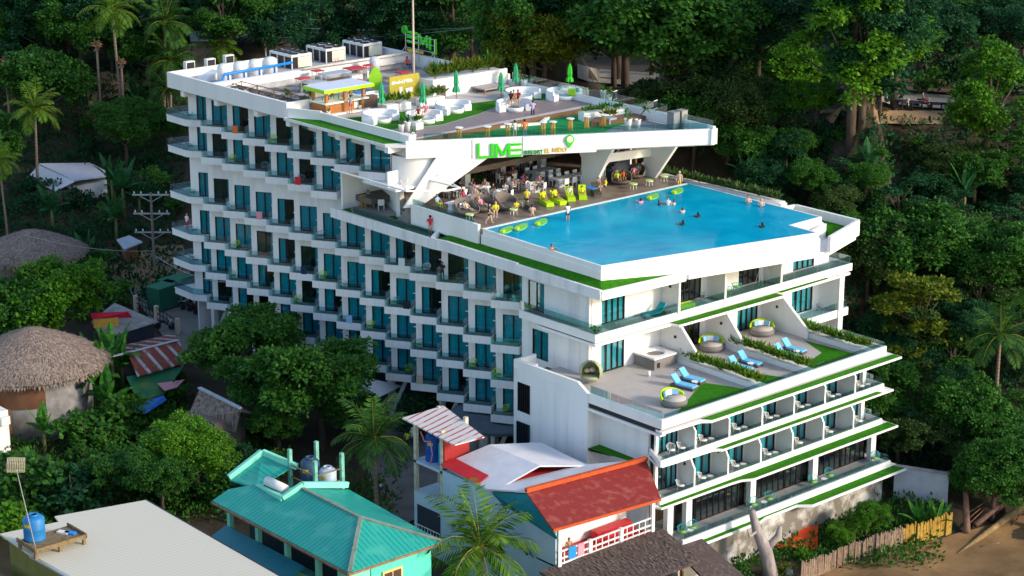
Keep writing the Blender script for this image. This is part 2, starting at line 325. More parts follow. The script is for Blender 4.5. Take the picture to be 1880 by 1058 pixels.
# right wing balcony of storey five
mb = MB(); mb.box(55.26, 57.3, 23.3, 29.6, 5.25, 5.75); mb.box(57.15, 57.3, 23.3, 29.6, 5.751, 5.95); mb.box(55.2, 57.15, 29.45, 29.6, 5.751, 5.95); HB(mb, 'balcony_slab', white)
glassrun([(57.22, 23.4), (57.22, 29.5), (54, 29.5)], 5.95, .6)
mb = MB(); mb.box(53.2, 53.8, 28.2, 28.8, -6, 5.2); mb.box(49, 55, 24, 28.9, 1, 5.0); HB(mb, 'column', white)
for y, xe, zc in ((8.9, 59.6, 6.5), (14.2, 59.4, 6.5), (20.9, 60.2, 6.5)):   # slanting partition fins of the terrace
    mb = MB(); mb.M = Matrix(((1, 0, 0, 0), (0, 0, -1, 0), (0, 1, 0, 0), (0, 0, 0, 1)))
    mb.prism([(55.26, 5.7), (xe, 5.7), (xe, 6.5), (57.3, 8.81), (55.26, 8.81)], -y-.12, -y+.12); HB(mb, 'partition_wall', white)
# terrace of storey five
mb = MB(); mb.prism([(52, -2.4), (58.7, -2.4), (66.5, -2.4), (66.5, 23.1), (54, 23.1), (54, 1), (52, 1)], 5.4, 5.7); HB(mb, 'terrace_floor', stripes('terrace_boards', (.46, .42, .40), (.34, .31, .30), 1, 1.6, .6, .95, noise_col=(.42, .39, .37), bump=.2))
mb = MB(); mb.prism([(58.9, -2.55), (66.6, -2.55), (66.6, -2.3), (58.9, -2.3)], 5.42, 6.15); mb.box(66.35, 66.6, -2.3, 23.1, 5.42, 6.15); mb.box(57.5, 66.35, 22.9, 23.1, 5.42, 6.1); HB(mb, 'parapet', white)
glassrun([(59, -2.42), (66.47, -2.42)], 6.15, .65); glassrun([(66.47, -2.2), (66.47, 23.0), (58, 23.0)], 6.15, .35)
mb = MB(); mb.prism([(59.5, -.9), (66.5, -2.6), (66.75, -2.62), (66.9, 1.2), (67.4, 1.8), (67.4, 24.1), (64.2, 24.1), (64.2, -.9)], 5.08, 5.25); mb.prism([(58.85, -2.6), (66.5, -2.6), (66.5, -2.0), (58.85, -2.0)], 4.83, 5.021); HB(mb, 'planter_ledge', white)
mb = MB(); mb.prism([(66.61, 1.5), (67.32, 2.0), (67.32, 24.0), (66.61, 24.0)], 5.251, 5.28); HB(mb, 'turf_strip', turf)
mb = MB(); mb.box(58.9, 66.3, -2.45, 22.8, 5.03, 5.4); HB(mb, 'painted_gap_shade', black)  # shade between parapet and ledge, put in as a black block
mb = MB()
for q in ([(62.0, 6.6), (65.7, 8.1), (66.3, 8.2), (66.3, .3), (65.5, .15)], [(63.3, 11.2), (66.3, 12.6), (66.3, 9.3), (63.0, 9.4)], [(60.4, 20.3), (66.3, 20.8), (66.3, 15), (64.6, 15.1), (63.4, 19.0)], [(59, 22.0), (66.3, 22.0), (66.3, 22.85), (59, 22.85)]): mb.prism(q, 5.701, 5.725)
HB(mb, 'lawn', turf)
# left block: tall wall in front of the stair tower, with louvred windows
mb = MB(); wall_y(mb, 50.5, 58.85, -2.55, -2.25, -7.5, 6.1, [(50.95, 52.4, 2.66, 5.03), (50.955, 52.4, -.15, 1.8)][:1]); HB(mb, 'wall', stained).scale = (1, 1, 1)
mb = MB(); mb.prism([(50.5, -2.55), (57.7, -2.55), (57.7, -2.3), (50.5, -2.3)], 6.1, 6.75); mb.M = Matrix(((1, 0, 0, 0), (0, 0, -1, 0), (0, 1, 0, 0), (0, 0, 0, 1))); mb.prism([(57.7, 6.101), (58.85, 6.101), (57.7, 6.75)], 2.3, 2.55); mb.M = Matrix()
mb.box(50.5, 50.75, -2.3, -.4, 5.7, 6.74); mb.box(50.76, 51.6, -2.28, -1.0, 5.7, 6.3); HB(mb, 'parapet', white)
for z0, z1 in ((2.66, 5.03), (-.15, 1.8)):
    mb = MB(); mb.box(50.95, 52.4, -2.62 if z1 < 2 else -2.35, -2.56 if z1 < 2 else -2.3, z0, z1); mb.k = 1
    for i in range(6): x = 51.0+i*.26; mb.box(x, x+.09, -2.72 if z1 < 2 else -2.6, -2.6 if z1 < 2 else -2.36, z0, z1)
    HB(mb, 'louvre_window', [MAT('louvre_glass', (.02, .05, .08), .3, 0), frame_m])
mb = MB(); mb.box(58.6, 58.85, -2.249, -1.0, -7.5, 5.39); HB(mb, 'wall', stained)
mb = MB(); mb.box(50.5, 58.59, -2.2, 22, -7.5, 5.3); mb.box(58.61, 62.4, -.95, 22, -7.5, 5.3); HB(mb, 'core_wall', room_in)
mb = MB(); mb.box(58.7, 64.0, -1.25, -1.0, -7, 4.8); HB(mb, 'wall', stained)
mb = MB(); mb.prism([(57.4, -2.0), (63.2, -2.0), (64.2, -1.4), (64.2, -1.26), (58.86, -1.26), (58.86, -2.56), (57.4, -2.56)], 1.6, 1.74); HB(mb, 'planter_ledge', white)
mb = MB(); mb.prism([(58.9, -2.5), (63.1, -1.95), (63.9, -1.35), (58.9, -1.3)], 1.741, 1.76); HB(mb, 'turf_strip', turf)
# storeys four and three: room bays with partitions, slab fronts, planted ledges
BAYS = [-1.1]+[1.23+3.67*i for i in range(6)]+[23.0]
for st, zp in ((4, 3.0), (3, 0.0)):
    zf = zp-.42
    mb = MB(); mb.prism([(58, -1.2), (64.2, -1.2), (66.35, -2.6), (66.6, -2.6), (66.6, 23.03), (58, 23.03)], zf-.06, zf); mb.box(66.45, 66.6, -2.58, 23.03, zf+.001, zp); mb.bar((64.2, -1.25, zp-.24), (66.5, -2.55, zp-.24), .12, .47); mb.box(64.2, 66.45, 22.9, 23.03, zf+.001, zp-.002); HB(mb, 'balcony_slab', white)
    mb = MB(); mb.box(64.0, 66.44, -1.1, 22.9, zf+.001, zf+.02); HB(mb, 'balcony_floor', tile)
    glassrun([(66.52, -2.4), (66.52, 1.1)], zp, .3)
    for i in range(1, 7): glassrun([(66.52, BAYS[i]+.15), (66.52, BAYS[i+1]-.15)], zp, .3)
    glassrun([(66.4, 22.97), (64.4, 22.97)], zp, .5)
    zc = zp+2.06 if st == 4 else zp+2.36
    mb = MB(); ops = [(max(BAYS[i]+.16, -.95), BAYS[i+1]-(.14 if i < 6 else .75), zf, zf+2.35) for i in range(7)]
    wall_x(mb, 64.55, 64.75, -1.2, 22.9, zf, zc, ops); HB(mb, 'wall', white)
    for i, o in enumerate(ops): fdoor([2, 0, 0, 2, 0, 2, 0][(i+st) % 7], o[0], 64.75, zf, o[1]-o[0])
    for i in range(1, 7):
        y = BAYS[i]; mb = MB(); mb.M = Matrix(((1, 0, 0, 0), (0, 0, -1, 0), (0, 1, 0, 0), (0, 0, 0, 1)))
        mb.prism([(64.76, zf+.02), (66.44, zf+.02), (66.44, zf+1.75), (65.85, zc), (64.76, zc)], -y-.08, -y+.08); HB(mb, 'partition_wall', white); mb = MB(); mb.box(65.45, 65.57, y-.2, y-.081, zf+1.85, zf+2.03); HB(mb, 'wall_lamp', black)
    mb = MB(); mb.box(64.6, 65.0, 22.3, 22.7, zf+.02, zc); HB(mb, 'column', white)
    mb = MB(); mb.box(62.6, 62.7, -1, 22.8, zf, zc)
    for i in range(1, 7): mb.box(62.7, 64.53, BAYS[i]-.05, BAYS[i]+.05, zf, zc)
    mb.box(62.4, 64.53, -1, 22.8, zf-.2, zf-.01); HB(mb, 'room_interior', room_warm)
mb = MB(); mb.prism([(64.1, -1.5), (66.0, -2.45), (66.5, -2.3), (66.7, 2.8), (67.15, 3.4), (67.15, 23.6), (64.1, 23.6)], 2.37, 2.515); HB(mb, 'planter_ledge', white)
mb = MB(); mb.prism([(66.61, 3.2), (67.08, 3.6), (67.08, 22.2), (66.61, 22.2)], 2.516, 2.542); mb.prism([(64.5, -1.6), (66.0, -2.35), (66.4, -2.25), (66.4, -1.3), (64.5, -1.3)], 2.516, 2.519); HB(mb, 'turf_strip', turf)
mb = MB(); mb.prism([(64.1, -2.2), (66.4, -3.0), (67.0, -2.8), (67.1, 4.6), (67.2, 5.6), (67.65, 6.4), (67.65, 23.8), (64.1, 23.8)], -.64, -.485); HB(mb, 'planter_ledge', white)
mb = MB(); mb.prism([(66.61, -2.7), (66.95, -2.7), (67.03, 4.7), (67.12, 5.7), (67.57, 6.6), (67.57, 23.7), (66.61, 23.7)], -.484, -.455); HB(mb, 'turf_strip', turf)
# ground storey terrace
mb = MB(); mb.box(60, 67.7, -1.2, 23.0, -3.86, -3.66); mb.box(67.5, 67.7, -1.2, 23.0, -3.659, -3.3); HB(mb, 'balcony_slab', white)
mb = MB(); mb.box(64.4, 67.49, -1.1, 22.9, -3.659, -3.64); HB(mb, 'balcony_floor', tile)
glassrun([(67.6, -1), (67.6, 22.9), (65, 22.9)], -3.3, .45)
for y in (-1.0, 1.0, 8.1, 15.4, 22.6): mb = MB(); mb.box(65.75, 66.2, y-.3, y+.3, -3.64, -.65); HB(mb, 'column', white)
GD = proto_door(0, 3.3, .05, 2.65, 5, [], curtain_l, glass_dark)
for i in range(7):
    if i != 6: dup(GD, (65.5, -.9+i*3.4, -3.64), pi/2, parent=H)
dup(GD, (65.5, 19.5, -3.64), pi/2, parent=H).scale = (.9, 1, 1); drop(GD)
for d in FD: drop(d)
mb = MB(); mb.box(63.2, 63.4, -1, 22.8, -3.6, -1.0); mb.k = 1; mb.box(63.95, 64.6, 18.6, 19.2, -3.6, -1.6); HB(mb, 'room_interior', [room_warm, MAT('blue_panel', (.02, .15, .6), .5, 0)])
mb = MB(); mb.prism([(64, -1.3), (68.2, -1.3), (68.2, 6.8), (67.95, 7.6), (67.95, 11.2), (68.75, 12.2), (68.75, 23.9), (64, 23.9)], -4.05, -3.862); HB(mb, 'planter_ledge', white)
mb = MB(); mb.prism([(67.72, -1.1), (68.1, -1.1), (68.1, 6.9), (67.87, 7.7), (67.87, 11.3), (68.66, 12.3), (68.66, 23.8), (67.72, 23.8)], -3.861, -3.83); HB(mb, 'turf_strip', turf)
mb = MB(); mb.box(60, 67.3, -1.2, 22.6, -9, -4.06); HB(mb, 'plinth_wall', MAT('stained_plinth', (.30, .27, .22), .9, .35, .5, col2=(.62, .60, .56), contrast=(.45, .62)))
# ---- storey seven level: roof of six, ledge on the long side, pool
ROOF6 = [(38, -.05), (57.55, -.1), (58.2, 8.5), (58.4, 8.6), (61.2, 21.9), (59.5, 27.4), (52.8, 27.4), (52.6, 26.2), (36, 25.6), (36, 2)]
mb = MB(); mb.prism(ROOF6, 12.75, 13.12); mb.prism([(38.2, .1), (57.1, .16), (57.75, 8.4), (55.7, 8.4), (55.7, 1.75), (38.2, 2.6)], 13.121, 13.4); HB(mb, 'roof_slab', white)
mb = MB()
for a, b, z1 in (((24.2, -.28), (37.9, -.28), 13.45), ((37.9, -.28), (39.3, .0), 13.5), ((39.3, .0), (48.1, .0), 13.5), ((48.1, .0), (57.5, .0), 13.4), ((57.5, .0), (58.1, 8.5), 13.32)):
    mb.bar((*a, (z1+12.6)/2), (*b, (z1+12.6)/2), .24, z1-12.6)
HB(mb, 'ledge_parapet', stained)
mb = MB()
for q in ([(38.2, .15, 13.44), (39.4, .2, 13.5), (48.1, .2, 13.5), (57.42, .12, 13.38), (56.15, 1.2, 13.78), (48, 1.95, 13.75), (38.3, 2.5, 13.62)], [(57.42, .12, 13.38), (58.0, 8.4, 13.31), (57.75, 8.4, 13.36), (56.15, 1.2, 13.78)]):
    lo = [mb.P((x, y, 13.2)) for x, y, z in q]; hi = [mb.P(p) for p in q]; mb.F(hi)
    for k in range(len(q)): l = (k+1) % len(q); mb.F([lo[k], lo[l], hi[l], hi[k]])
HB(mb, 'turf_strip', turf)
PZ = 14.8
POOL = [(42.35, 1.65), (42.65, 25.0), (57.7, 24.75), (57.78, 20.84), (60.75, 20.7), (56.2, 1.3)]
def offs(pts, d):    # polygon pushed outwards by d
    n = len(pts); a = sum(pts[i-1][0]*pts[i][1]-pts[i][0]*pts[i-1][1] for i in range(n)); s = 1 if a > 0 else -1; r = []
    for i in range(n):
        p, q, t = Vector(pts[i-1]), Vector(pts[i]), Vector(pts[(i+1) % n]); d1 = (q-p).normalized(); d2 = (t-q).normalized()
        n1 = Vector((d1.y, -d1.x))*s; n2 = Vector((d2.y, -d2.x))*s; b = (n1+n2); b = b/(b.dot(n1)); r.append(tuple(q+b*d))
    return r
def ringwall(mb, inn, out, z0, z1, skip=()):
    n = len(inn)
    for i in range(n):
        if i in skip: continue
        j = (i+1) % n; mb.prism([inn[i], inn[j], out[j], out[i]], z0, z1)
O1 = offs(POOL, .16); O2 = offs(POOL, .26)
mb = MB(); ringwall(mb, POOL, O1, 13.125, PZ+.02, skip=(0,)); ringwall(mb, O1, O2, 13.126, 14.35, skip=(0,)); HB(mb, 'pool_wall', white)
mb = MB(); mb.bar((42.2, 1.5, PZ-.06), (42.5, 25.0, PZ-.06), .3, .16); HB(mb, 'pool_coping', white)
pooltile = MAT('turquoise_pool_tile', (.0, .36, .62), .3, .10, .35, col2=(.0, .42, .68)); pooltile2 = MAT('pale_blue_pool_ledge', (.02, .55, .80), .3, .08, .5)
mb = MB(); mb.prism(POOL, 13.13, 13.5); HB(mb, 'pool_basin', pooltile)
mb = MB(); mb.prism([(42.35, 1.65), (42.65, 25), (45.3, 24.96), (45.0, 1.55)], 13.5, 14.5); mb.prism([(45.3, 24.9), (57.7, 24.7), (57.6, 23.8), (45.3, 23.9)], 13.5, 14.3); mb.prism([(45.3, 23.9), (57.6, 23.8), (57.6, 23.3), (45.3, 23.4)], 13.5, 14.0); HB(mb, 'pool_step', pooltile2)
wm = bpy.data.materials.new('pool_water'); wm.use_nodes = True; t = wm.node_tree; t.nodes.clear()
o = t.nodes.new('ShaderNodeOutputMaterial'); mx = t.nodes.new('ShaderNodeMixShader'); tr = t.nodes.new('ShaderNodeBsdfTransparent'); gl = t.nodes.new('ShaderNodeBsdfGlossy'); tr.inputs[0].default_value = (.62, .93, .98, 1); gl.inputs['Roughness'].default_value = .06
fr = t.nodes.new('ShaderNodeFresnel'); fr.inputs[0].default_value = 1.33; n1 = t.nodes.new('ShaderNodeTexNoise'); n1.inputs['Scale'].default_value = 1.6; n1.inputs['Detail'].default_value = 4; tc = t.nodes.new('ShaderNodeTexCoord'); bp = t.nodes.new('ShaderNodeBump'); bp.inputs['Strength'].default_value = .35; bp.inputs['Distance'].default_value = .12
t.links.new(tc.outputs['Object'], n1.inputs[0]); t.links.new(n1.outputs[0], bp.inputs['Height']); t.links.new(bp.outputs[0], gl.inputs['Normal']); t.links.new(bp.outputs[0], fr.inputs['Normal'])
mq = t.nodes.new('ShaderNodeMath'); mq.operation = 'MULTIPLY'; mq.inputs[1].default_value = .6; t.links.new(fr.outputs[0], mq.inputs[0]); t.links.new(mq.outputs[0], mx.inputs[0]); df = t.nodes.new('ShaderNodeBsdfDiffuse'); cw = t.nodes.new('ShaderNodeValToRGB'); cw.color_ramp.elements[0].color = (0, .42, .70, 1); cw.color_ramp.elements[1].color = (.01, .62, .85, 1); cw.color_ramp.elements[0].position = .3; cw.color_ramp.elements[1].position = .7; n2 = t.nodes.new('ShaderNodeTexNoise'); n2.inputs['Scale'].default_value = .35; n2.inputs['Detail'].default_value = 6; t.links.new(tc.outputs['Object'], n2.inputs[0]); t.links.new(n2.outputs[0], cw.inputs[0]); t.links.new(cw.outputs[0], df.inputs[0]); m2 = t.nodes.new('ShaderNodeMixShader'); m2.inputs[0].default_value = .6; t.links.new(tr.outputs[0], m2.inputs[1]); t.links.new(df.outputs[0], m2.inputs[2]); t.links.new(m2.outputs[0], mx.inputs[1]); t.links.new(gl.outputs[0], mx.inputs[2]); t.links.new(mx.outputs[0], o.inputs[0])
mb = MB(); mb.poly([(p[0], p[1], PZ-.005) for p in POOL[::-1]]); struct(mb.build('water', wm))
# right end of the pool roof: parapets and planting trough
mb = MB()
R6 = [(61.45, 21.6), (59.6, 27.5), (52.8, 27.5), (52.6, 26.1)]
for i in range(3): mb.bar((*R6[i], 13.8), (*R6[i+1], 13.8), .28, 1.3)
mb.bar((58.2, 24.9, 13.72), (59.0, 22.4, 13.72), .3, 1.2); HB(mb, 'roof_parapet', white)
mb = MB(); mb.prism([(57.9, 25.2), (58.6, 24.9), (59.4, 25.4), (59.3, 27.2), (53.1, 27.2), (53.0, 25.6)], 13.3, 13.75); HB(mb, 'turf_strip', turf)
mb = MB(); mb.prism([(38, 25.4), (52.5, 26.0), (52.6, 26.6), (38, 26.6)], 12.8, 14.7); HB(mb, 'hedge_trough', white)
# ---- restaurant deck under the roof terrace
mb = MB(); mb.prism([(26.4, 5.3), (29.8, 3.2), (32.2, 1.5), (42.2, 1.5), (42.5, 25.2), (26.4, 25.2)], 14.3, PZ); HB(mb, 'restaurant_floor', MAT('stone_floor', (.20, .15, .115), .4, .3, .8, col2=(.29, .24, .20), spec=.5))
mb = MB(); mb.bar((33.2, 1.42, 14.3), (41.9, 1.36, 14.3), .25, 1.7); HB(mb, 'restaurant_parapet', white)
glassrun([(33.3, 1.42), (41.3, 1.36)], 15.15, .5)
mb = MB(); mb.prism([(24.3, -.1), (36.5, -.1), (37.6, .9), (35.2, 3.2), (26.4, 5.4), (24.3, 5.4)], 12.8, 13.1); HB(mb, 'terrace_floor', tile)
mb = MB(); mb.prism([(24.5, -.05), (36.8, .1), (35.9, .8), (26, .62), (24.5, 1.5)], 13.101, 13.13); mb.prism([(36.2, 1.2), (37.6, .2), (37.9, 1.2), (35.6, 2.6)], 13.101, 13.13); mb.prism([(28.9, 2.3), (30.3, 2.0), (31.0, 2.6), (29.3, 3.0)], 13.101, 13.13); HB(mb, 'lawn', turf)
glassrun([(24.9, 1.6), (26.0, .75), (36.2, .9)], 13.1, .55)
mb = MB(); mb.bar((37.9, -.2, 13.35), (35.3, 3.1, 13.35), .3, .5); HB(mb, 'divider_kerb', white)
mb = MB(); mb.bar((24.35, 5.35, 14.0), (29.9, 3.1, 14.0), .25, 1.9); mb.box(24.05, 24.3, .9, 6, 13.0, 16.7); HB(mb, 'wall', white)
glassrun([(24.6, 5.3), (29.7, 3.2)], 14.96, 1.0)
mb = MB(); mb.box(29.55, 30.05, 2.65, 3.1, 13.1, 20.2); HB(mb, 'column', white)
mb = MB()
for i in range(5): mb.bar((33.1-i*.35, 2.3+.02*i, (13.1+14.62-i*.32)/2), (32.3-i*.35, 1.4+.02*i, (13.1+14.62-i*.32)/2), .36, 14.62-i*.32-13.1)
HB(mb, 'steps', concrete)
# walls inside the restaurant
mb = MB(); mb.box(26.2, 26.4, 5.3, 25.2, 14.8, 19.0); mb.box(26.4, 36, 25.0, 25.2, 14.8, 19.0); HB(mb, 'restaurant_wall', wood_dark)
for x, y in ((30.3, 9.8), (30.4, 18.7), (30.3, 13.9), (33.6, 24.4)): mb = MB(); mb.box(x-.3, x+.3, y-.3, y+.3, 14.8, 19.0); HB(mb, 'column', white)
def fin(y, prof, th=.35):    # a wall standing across the front, seen from the side
    mb = MB(); mb.M = Matrix(((1, 0, 0, 0), (0, 0, -1, 0), (0, 1, 0, 0), (0, 0, 0, 1))); mb.prism(prof, -y-th/2, -y+th/2); return mb
HB(fin(17.6, [(37.0, 14.8), (38.35, 14.8), (40.9, 19.0), (35.6, 19.0), (36.9, 17.3)]), 'slanting_pier', white)
HB(fin(24.4, [(37.9, 14.8), (39.2, 14.8), (42.4, 19.0), (37.6, 19.0)]), 'slanting_pier', white)
mb = MB(); mb.bar((39.2, 17.78, 17.6), (38.6, 24.2, 17.1), .35, .75); HB(mb, 'stair_beam', white)
mb = MB(); mb.box(36.0, 36.3, 19.6, 24.2, 14.8, 18.9); HB(mb, 'stair_wall', white)
mb = MB()
for i in range(11): mb.box(36.35, 37.5, 19.3+i*.32, 19.62+i*.32, 14.8, 15.05+i*.27)
HB(mb, 'stair', navy)
mb = MB(); mb.bar((37.6, 18.9, 15.7), (37.6, 23.0, 18.9), .07); 
for i in range(11): mb.box(37.52, 37.56, 17.9+i*.18, 17.94+i*.18, 14.8, 17.1+.03*i)
HB(mb, 'stair_rail', white)
# ---- roof terrace slab with its skewed front
FA = Vector((32.85, 1.16)); FB = Vector((46.47, 23.93)); FD_ = (FB-FA).normalized(); FN = Vector((FD_.y, -FD_.x))
def fp(u, d=0.): q = FA+FD_*u+FN*d; return (q.x, q.y)
mb = MB(); mb.prism([(17.1, 1.9), (20.3, 1.7), (32.3, 1.6), fp(0, -.3), fp(26.5, -.3), (46.2, 24.3), (19.5, 24.3), (17.1, 24.3)], 19.0, 19.88); HB(mb, 'roof_slab', MAT('warm_soffit', (.74, .70, .64), .8, .05))
mb = MB(); mb.prism([(17.1, 1.9), (32.1, 1.9), (32.25, 2.6), (32.15, 24.0), (17.1, 24.0)], 19.881, 20.3); HB(mb, 'roof_deck', MAT('pale_deck', (.50, .47, .44), .7, .12, .8))
mb = MB(); mb.M = Matrix.Translation((*FA, 0)) @ Matrix.Rotation(atan2(FD_.y, FD_.x), 4, 'Z')
mb.box(0, 26.55, -.0, .3, 19.15, 20.5); mb.box(5.6, 9.9, -.06, -.002, 18.8, 20.45); mb.box(9.9, 16.2, -.14, -.002, 18.95, 20.5)
HB(mb, 'fascia', white)
mb = MB(); mb.M = Matrix.Translation((*FA, 0)) @ Matrix.Rotation(atan2(FD_.y, FD_.x), 4, 'Z') @ Matrix(((1, 0, 0, 0), (0, 0, -1, 0), (0, 1, 0, 0), (0, 0, 0, 1)))
mb.prism([(-.3, 14.8), (1.05, 14.8), (7.45, 19.16), (7.45, 19.3), (0, 19.3), (0, 19.02), (2.55, 19.02)], -.3, -.01); HB(mb, 'slanting_pier', white)
mb = MB(); mb.M = Matrix.Translation((*FA, 0)); mb.lathe([(2.6, 16.6), (2.6, 19.0)], 14, (-1.9, 2.6, 0), -pi/2, .5); mb.lathe([(2.45, 16.6), (2.45, 19.0)], 14, (-1.9, 2.6, 0), -pi/2, .5); HB(mb, 'curved_wall', white, True)
mb = MB(); mb.box(28.5, 33.0, -.1, 2.9, 16.4, 16.6); mb.box(31.75, 31.95, -.1, 1.0, 16.6, 17.9); HB(mb, 'balcony_slab', white)
# right and rear parapets of the roof deck
mb = MB(); mb.bar((46.4, 24.0, 20.35), (40.8, 24.15, 20.35), .3, .9 if False else .7); mb.bar((40.8, 24.15, 20.45), (19.9, 24.15, 20.45), .3, .9); mb.box(46.2, 46.5, 23.6, 24.3, 19.15, 20.5); HB(mb, 'roof_parapet', white)
glassrun([(40.6, 24.2), (20.2, 24.2)], 20.9, .75); glassrun([fp(1.5, -.18), fp(26, -.18)], 20.5, .55); glassrun([(46.3, 24.0), (41, 24.2)], 20.7, .5)
# turf ledge at the long side
mb = MB(); mb.prism([(17.2, -.05), (31.6, -.05), (32.9, 1.2), (32.3, 1.9), (17.2, 2.2)], 19.95, 20.2); HB(mb, 'roof_ledge', stained)
mb = MB(); mb.prism([(17.5, .05), (31.3, .05), (32.2, 1.5), (20.3, 1.65)], 20.2, 20.23); HB(mb, 'turf_strip', turf)
mb = MB(); mb.bar((17.2, .5, 20.6), (20.3, 1.8, 20.6), .22, .8); mb.bar((20.3, 1.8, 20.55), (31.6, 1.8, 20.55), .22, .7); mb.box(31.6, 32.85, 1.5, 2.2, 20.2, 20.9); HB(mb, 'roof_parapet', white)
# service roof: outer parapet, plant platform, divider wall, planter wall
mb = MB(); mb.box(-2.25, 17.15, .35, .62, 20.0, 21.45); mb.box(-2.25, -2.0, .62, 24.3, 20.0, 21.45); mb.box(-2.0, 19.8, 24.05, 24.3, 19.3, 21.4); mb.box(16.9, 17.15, .62, 2.8, 20.3, 21.44); HB(mb, 'roof_parapet', white)
mb = MB(); mb.box(-2.0, 17.1, .62, 24.05, 19.9, 20.2); HB(mb, 'roof_slab', MAT('stained_roof_floor', (.22, .21, .20), .9, .5, .6, col2=(.48, .46, .44), contrast=(.35, .65)))
mb = MB(); mb.box(-1.9, 5.4, .63, 24.0, 20.2, 20.75); HB(mb, 'plant_platform', MAT('platform_concrete', (.46, .46, .47), .85, .25, .8))
mb = MB(); mb.box(4.75, 5.35, .63, 23.9, 20.751, 21.4); HB(mb, 'divider_wall', white)
mb = MB(); mb.box(19.5, 19.75, 14.9, 24.0, 20.3, 21.95); mb.box(17.3, 19.5, 14.9, 15.1, 20.3, 21.9); HB(mb, 'planter_wall', white)
for x in (.0, 5.6, 12.0, 17.3, 24.5, 31.3):
    mb = MB(); mb.box(x, x+.55, .36 if x < 17 else .1, 3.2, 19.45, 19.95); HB(mb, 'roof_beam', white)
# ---- sign on the fascia
mb = MB(); mb.M = Matrix.Translation((*fp(0, .08), 0)) @ Matrix.Rotation(atan2(FD_.y, FD_.x), 4, 'Z') @ Matrix(((1, 0, 0, 0), (0, 0, -1, 0), (0, 1, 0, 0), (0, 0, 0, 1)))
def lb(x0, x1, z0, z1, d=0.): mb.box(x0, x1, z0, z1, d, d+.12)
def lp(pts, d=0.): mb.prism(pts, d, d+.12)
lb(6.0, 6.2, 19.05, 20.12); lp([(6.0, 19.05), (6.0, 18.95), (6.15, 18.83), (6.98, 18.83), (6.98, 19.02), (6.2, 19.02), (6.2, 19.05)])
lb(7.14, 7.36, 18.84, 20.06)
lp([(7.5, 18.84), (7.72, 18.84), (7.72, 19.65), (8.08, 18.95), (8.28, 18.95), (8.6, 19.62), (8.6, 18.84), (8.82, 18.84), (8.82, 20.02), (8.62, 20.02), (8.18, 19.2), (7.72, 20.02), (7.5, 20.02)])
for z in (18.85, 19.33, 19.82): lb(8.94, 9.76, z, z+.17)
HB(mb, 'sign_lettering', signgreen)
def text(s, size, col, u, z, wd=None, d=.1, mat=None, parent=H, name='sign_lettering', M=None, bold=True):
    cu = bpy.data.curves.new(name, 'FONT'); cu.body = s; cu.size = size; cu.extrude = .03; cu.offset = .012 if bold else 0; cu.resolution_u = 2; cu.materials.append(col)
    o = bpy.data.objects.new(name, cu); C.objects.link(o); o.parent = parent
    if M is None: q = fp(u, d); o.location = (q[0], q[1], z); o.rotation_euler = (pi/2, 0, atan2(FD_.y, FD_.x))
    else: o.matrix_local = M
    bpy.context.view_layer.update(); me = bpy.data.meshes.new_from_object(o.evaluated_get(bpy.context.evaluated_depsgraph_get())); r_ = bpy.data.objects.new(name, me); C.objects.link(r_); r_.parent = parent
    r_.location = o.location; r_.rotation_euler = o.rotation_euler; r_.scale = o.scale
    if wd: r_.scale.x = wd/max(me.vertices[i].co.x for i in range(len(me.vertices)))
    bpy.data.objects.remove(o); return r_
text('RESORT', .5, signdark, 9.98, 19.02, 1.62, d=.24); text('EL', .55, gold, 11.75, 19.07, .45, d=.18); text('NIDO', .55, gold, 12.4, 19.1, 1.25, d=.18)
mb = MB(); mb.M = Matrix.Translation((*fp(13.88, .2), 0)) @ Matrix.Rotation(atan2(FD_.y, FD_.x), 4, 'Z') @ Matrix(((1, 0, 0, 0), (0, 0, -1, 0), (0, 1, 0, 0), (0, 0, 0, 1)))
mb.prism([(.38*cos(a), 20.15+.38*sin(a)) for a in [(-.12+1.24*i/14)*pi for i in range(15)]]+[(0, 19.42)], -.1, .1); mb.k = 1; mb.prism([(.27*cos(i*pi/8), 20.17+.27*sin(i*pi/8)) for i in range(16)], .1, .13)
HB(mb, 'pin_emblem', [signgreen, MAT('cream_disc', (.80, .78, .60), .4, 0)])
# light steel awning frame over the small terrace
mb = MB(); q = [at(u, v, z) for u, v, z in ((609, 311, 17.5), (745, 351, 17.1), (822, 350, 16.8), (845, 345, 16.8), (752, 322, 17.3))]
for a, b in ((0, 1), (1, 2), (2, 3), (3, 4)): mb.bar(q[a], q[b], .12)
mb.bar((29.9, 2.6, 18.9), q[3], .05); mb.bar((24.3, 1, 16.4), q[0], .1); mb.bar((29.9, 2.6, 16.9), q[1], .1); mb.bar((31.5, 2.4, 17.1), q[1], .1); HB(mb, 'awning_frame', white_pl)
for u, v in ((734, 395), (747, 403), (778, 418)): p = at(u, v, 13.1); mb = MB(); mb.tube([p, p+Vector((0, 0, 2.1))], .07, 6); HB(mb, 'post', concrete)
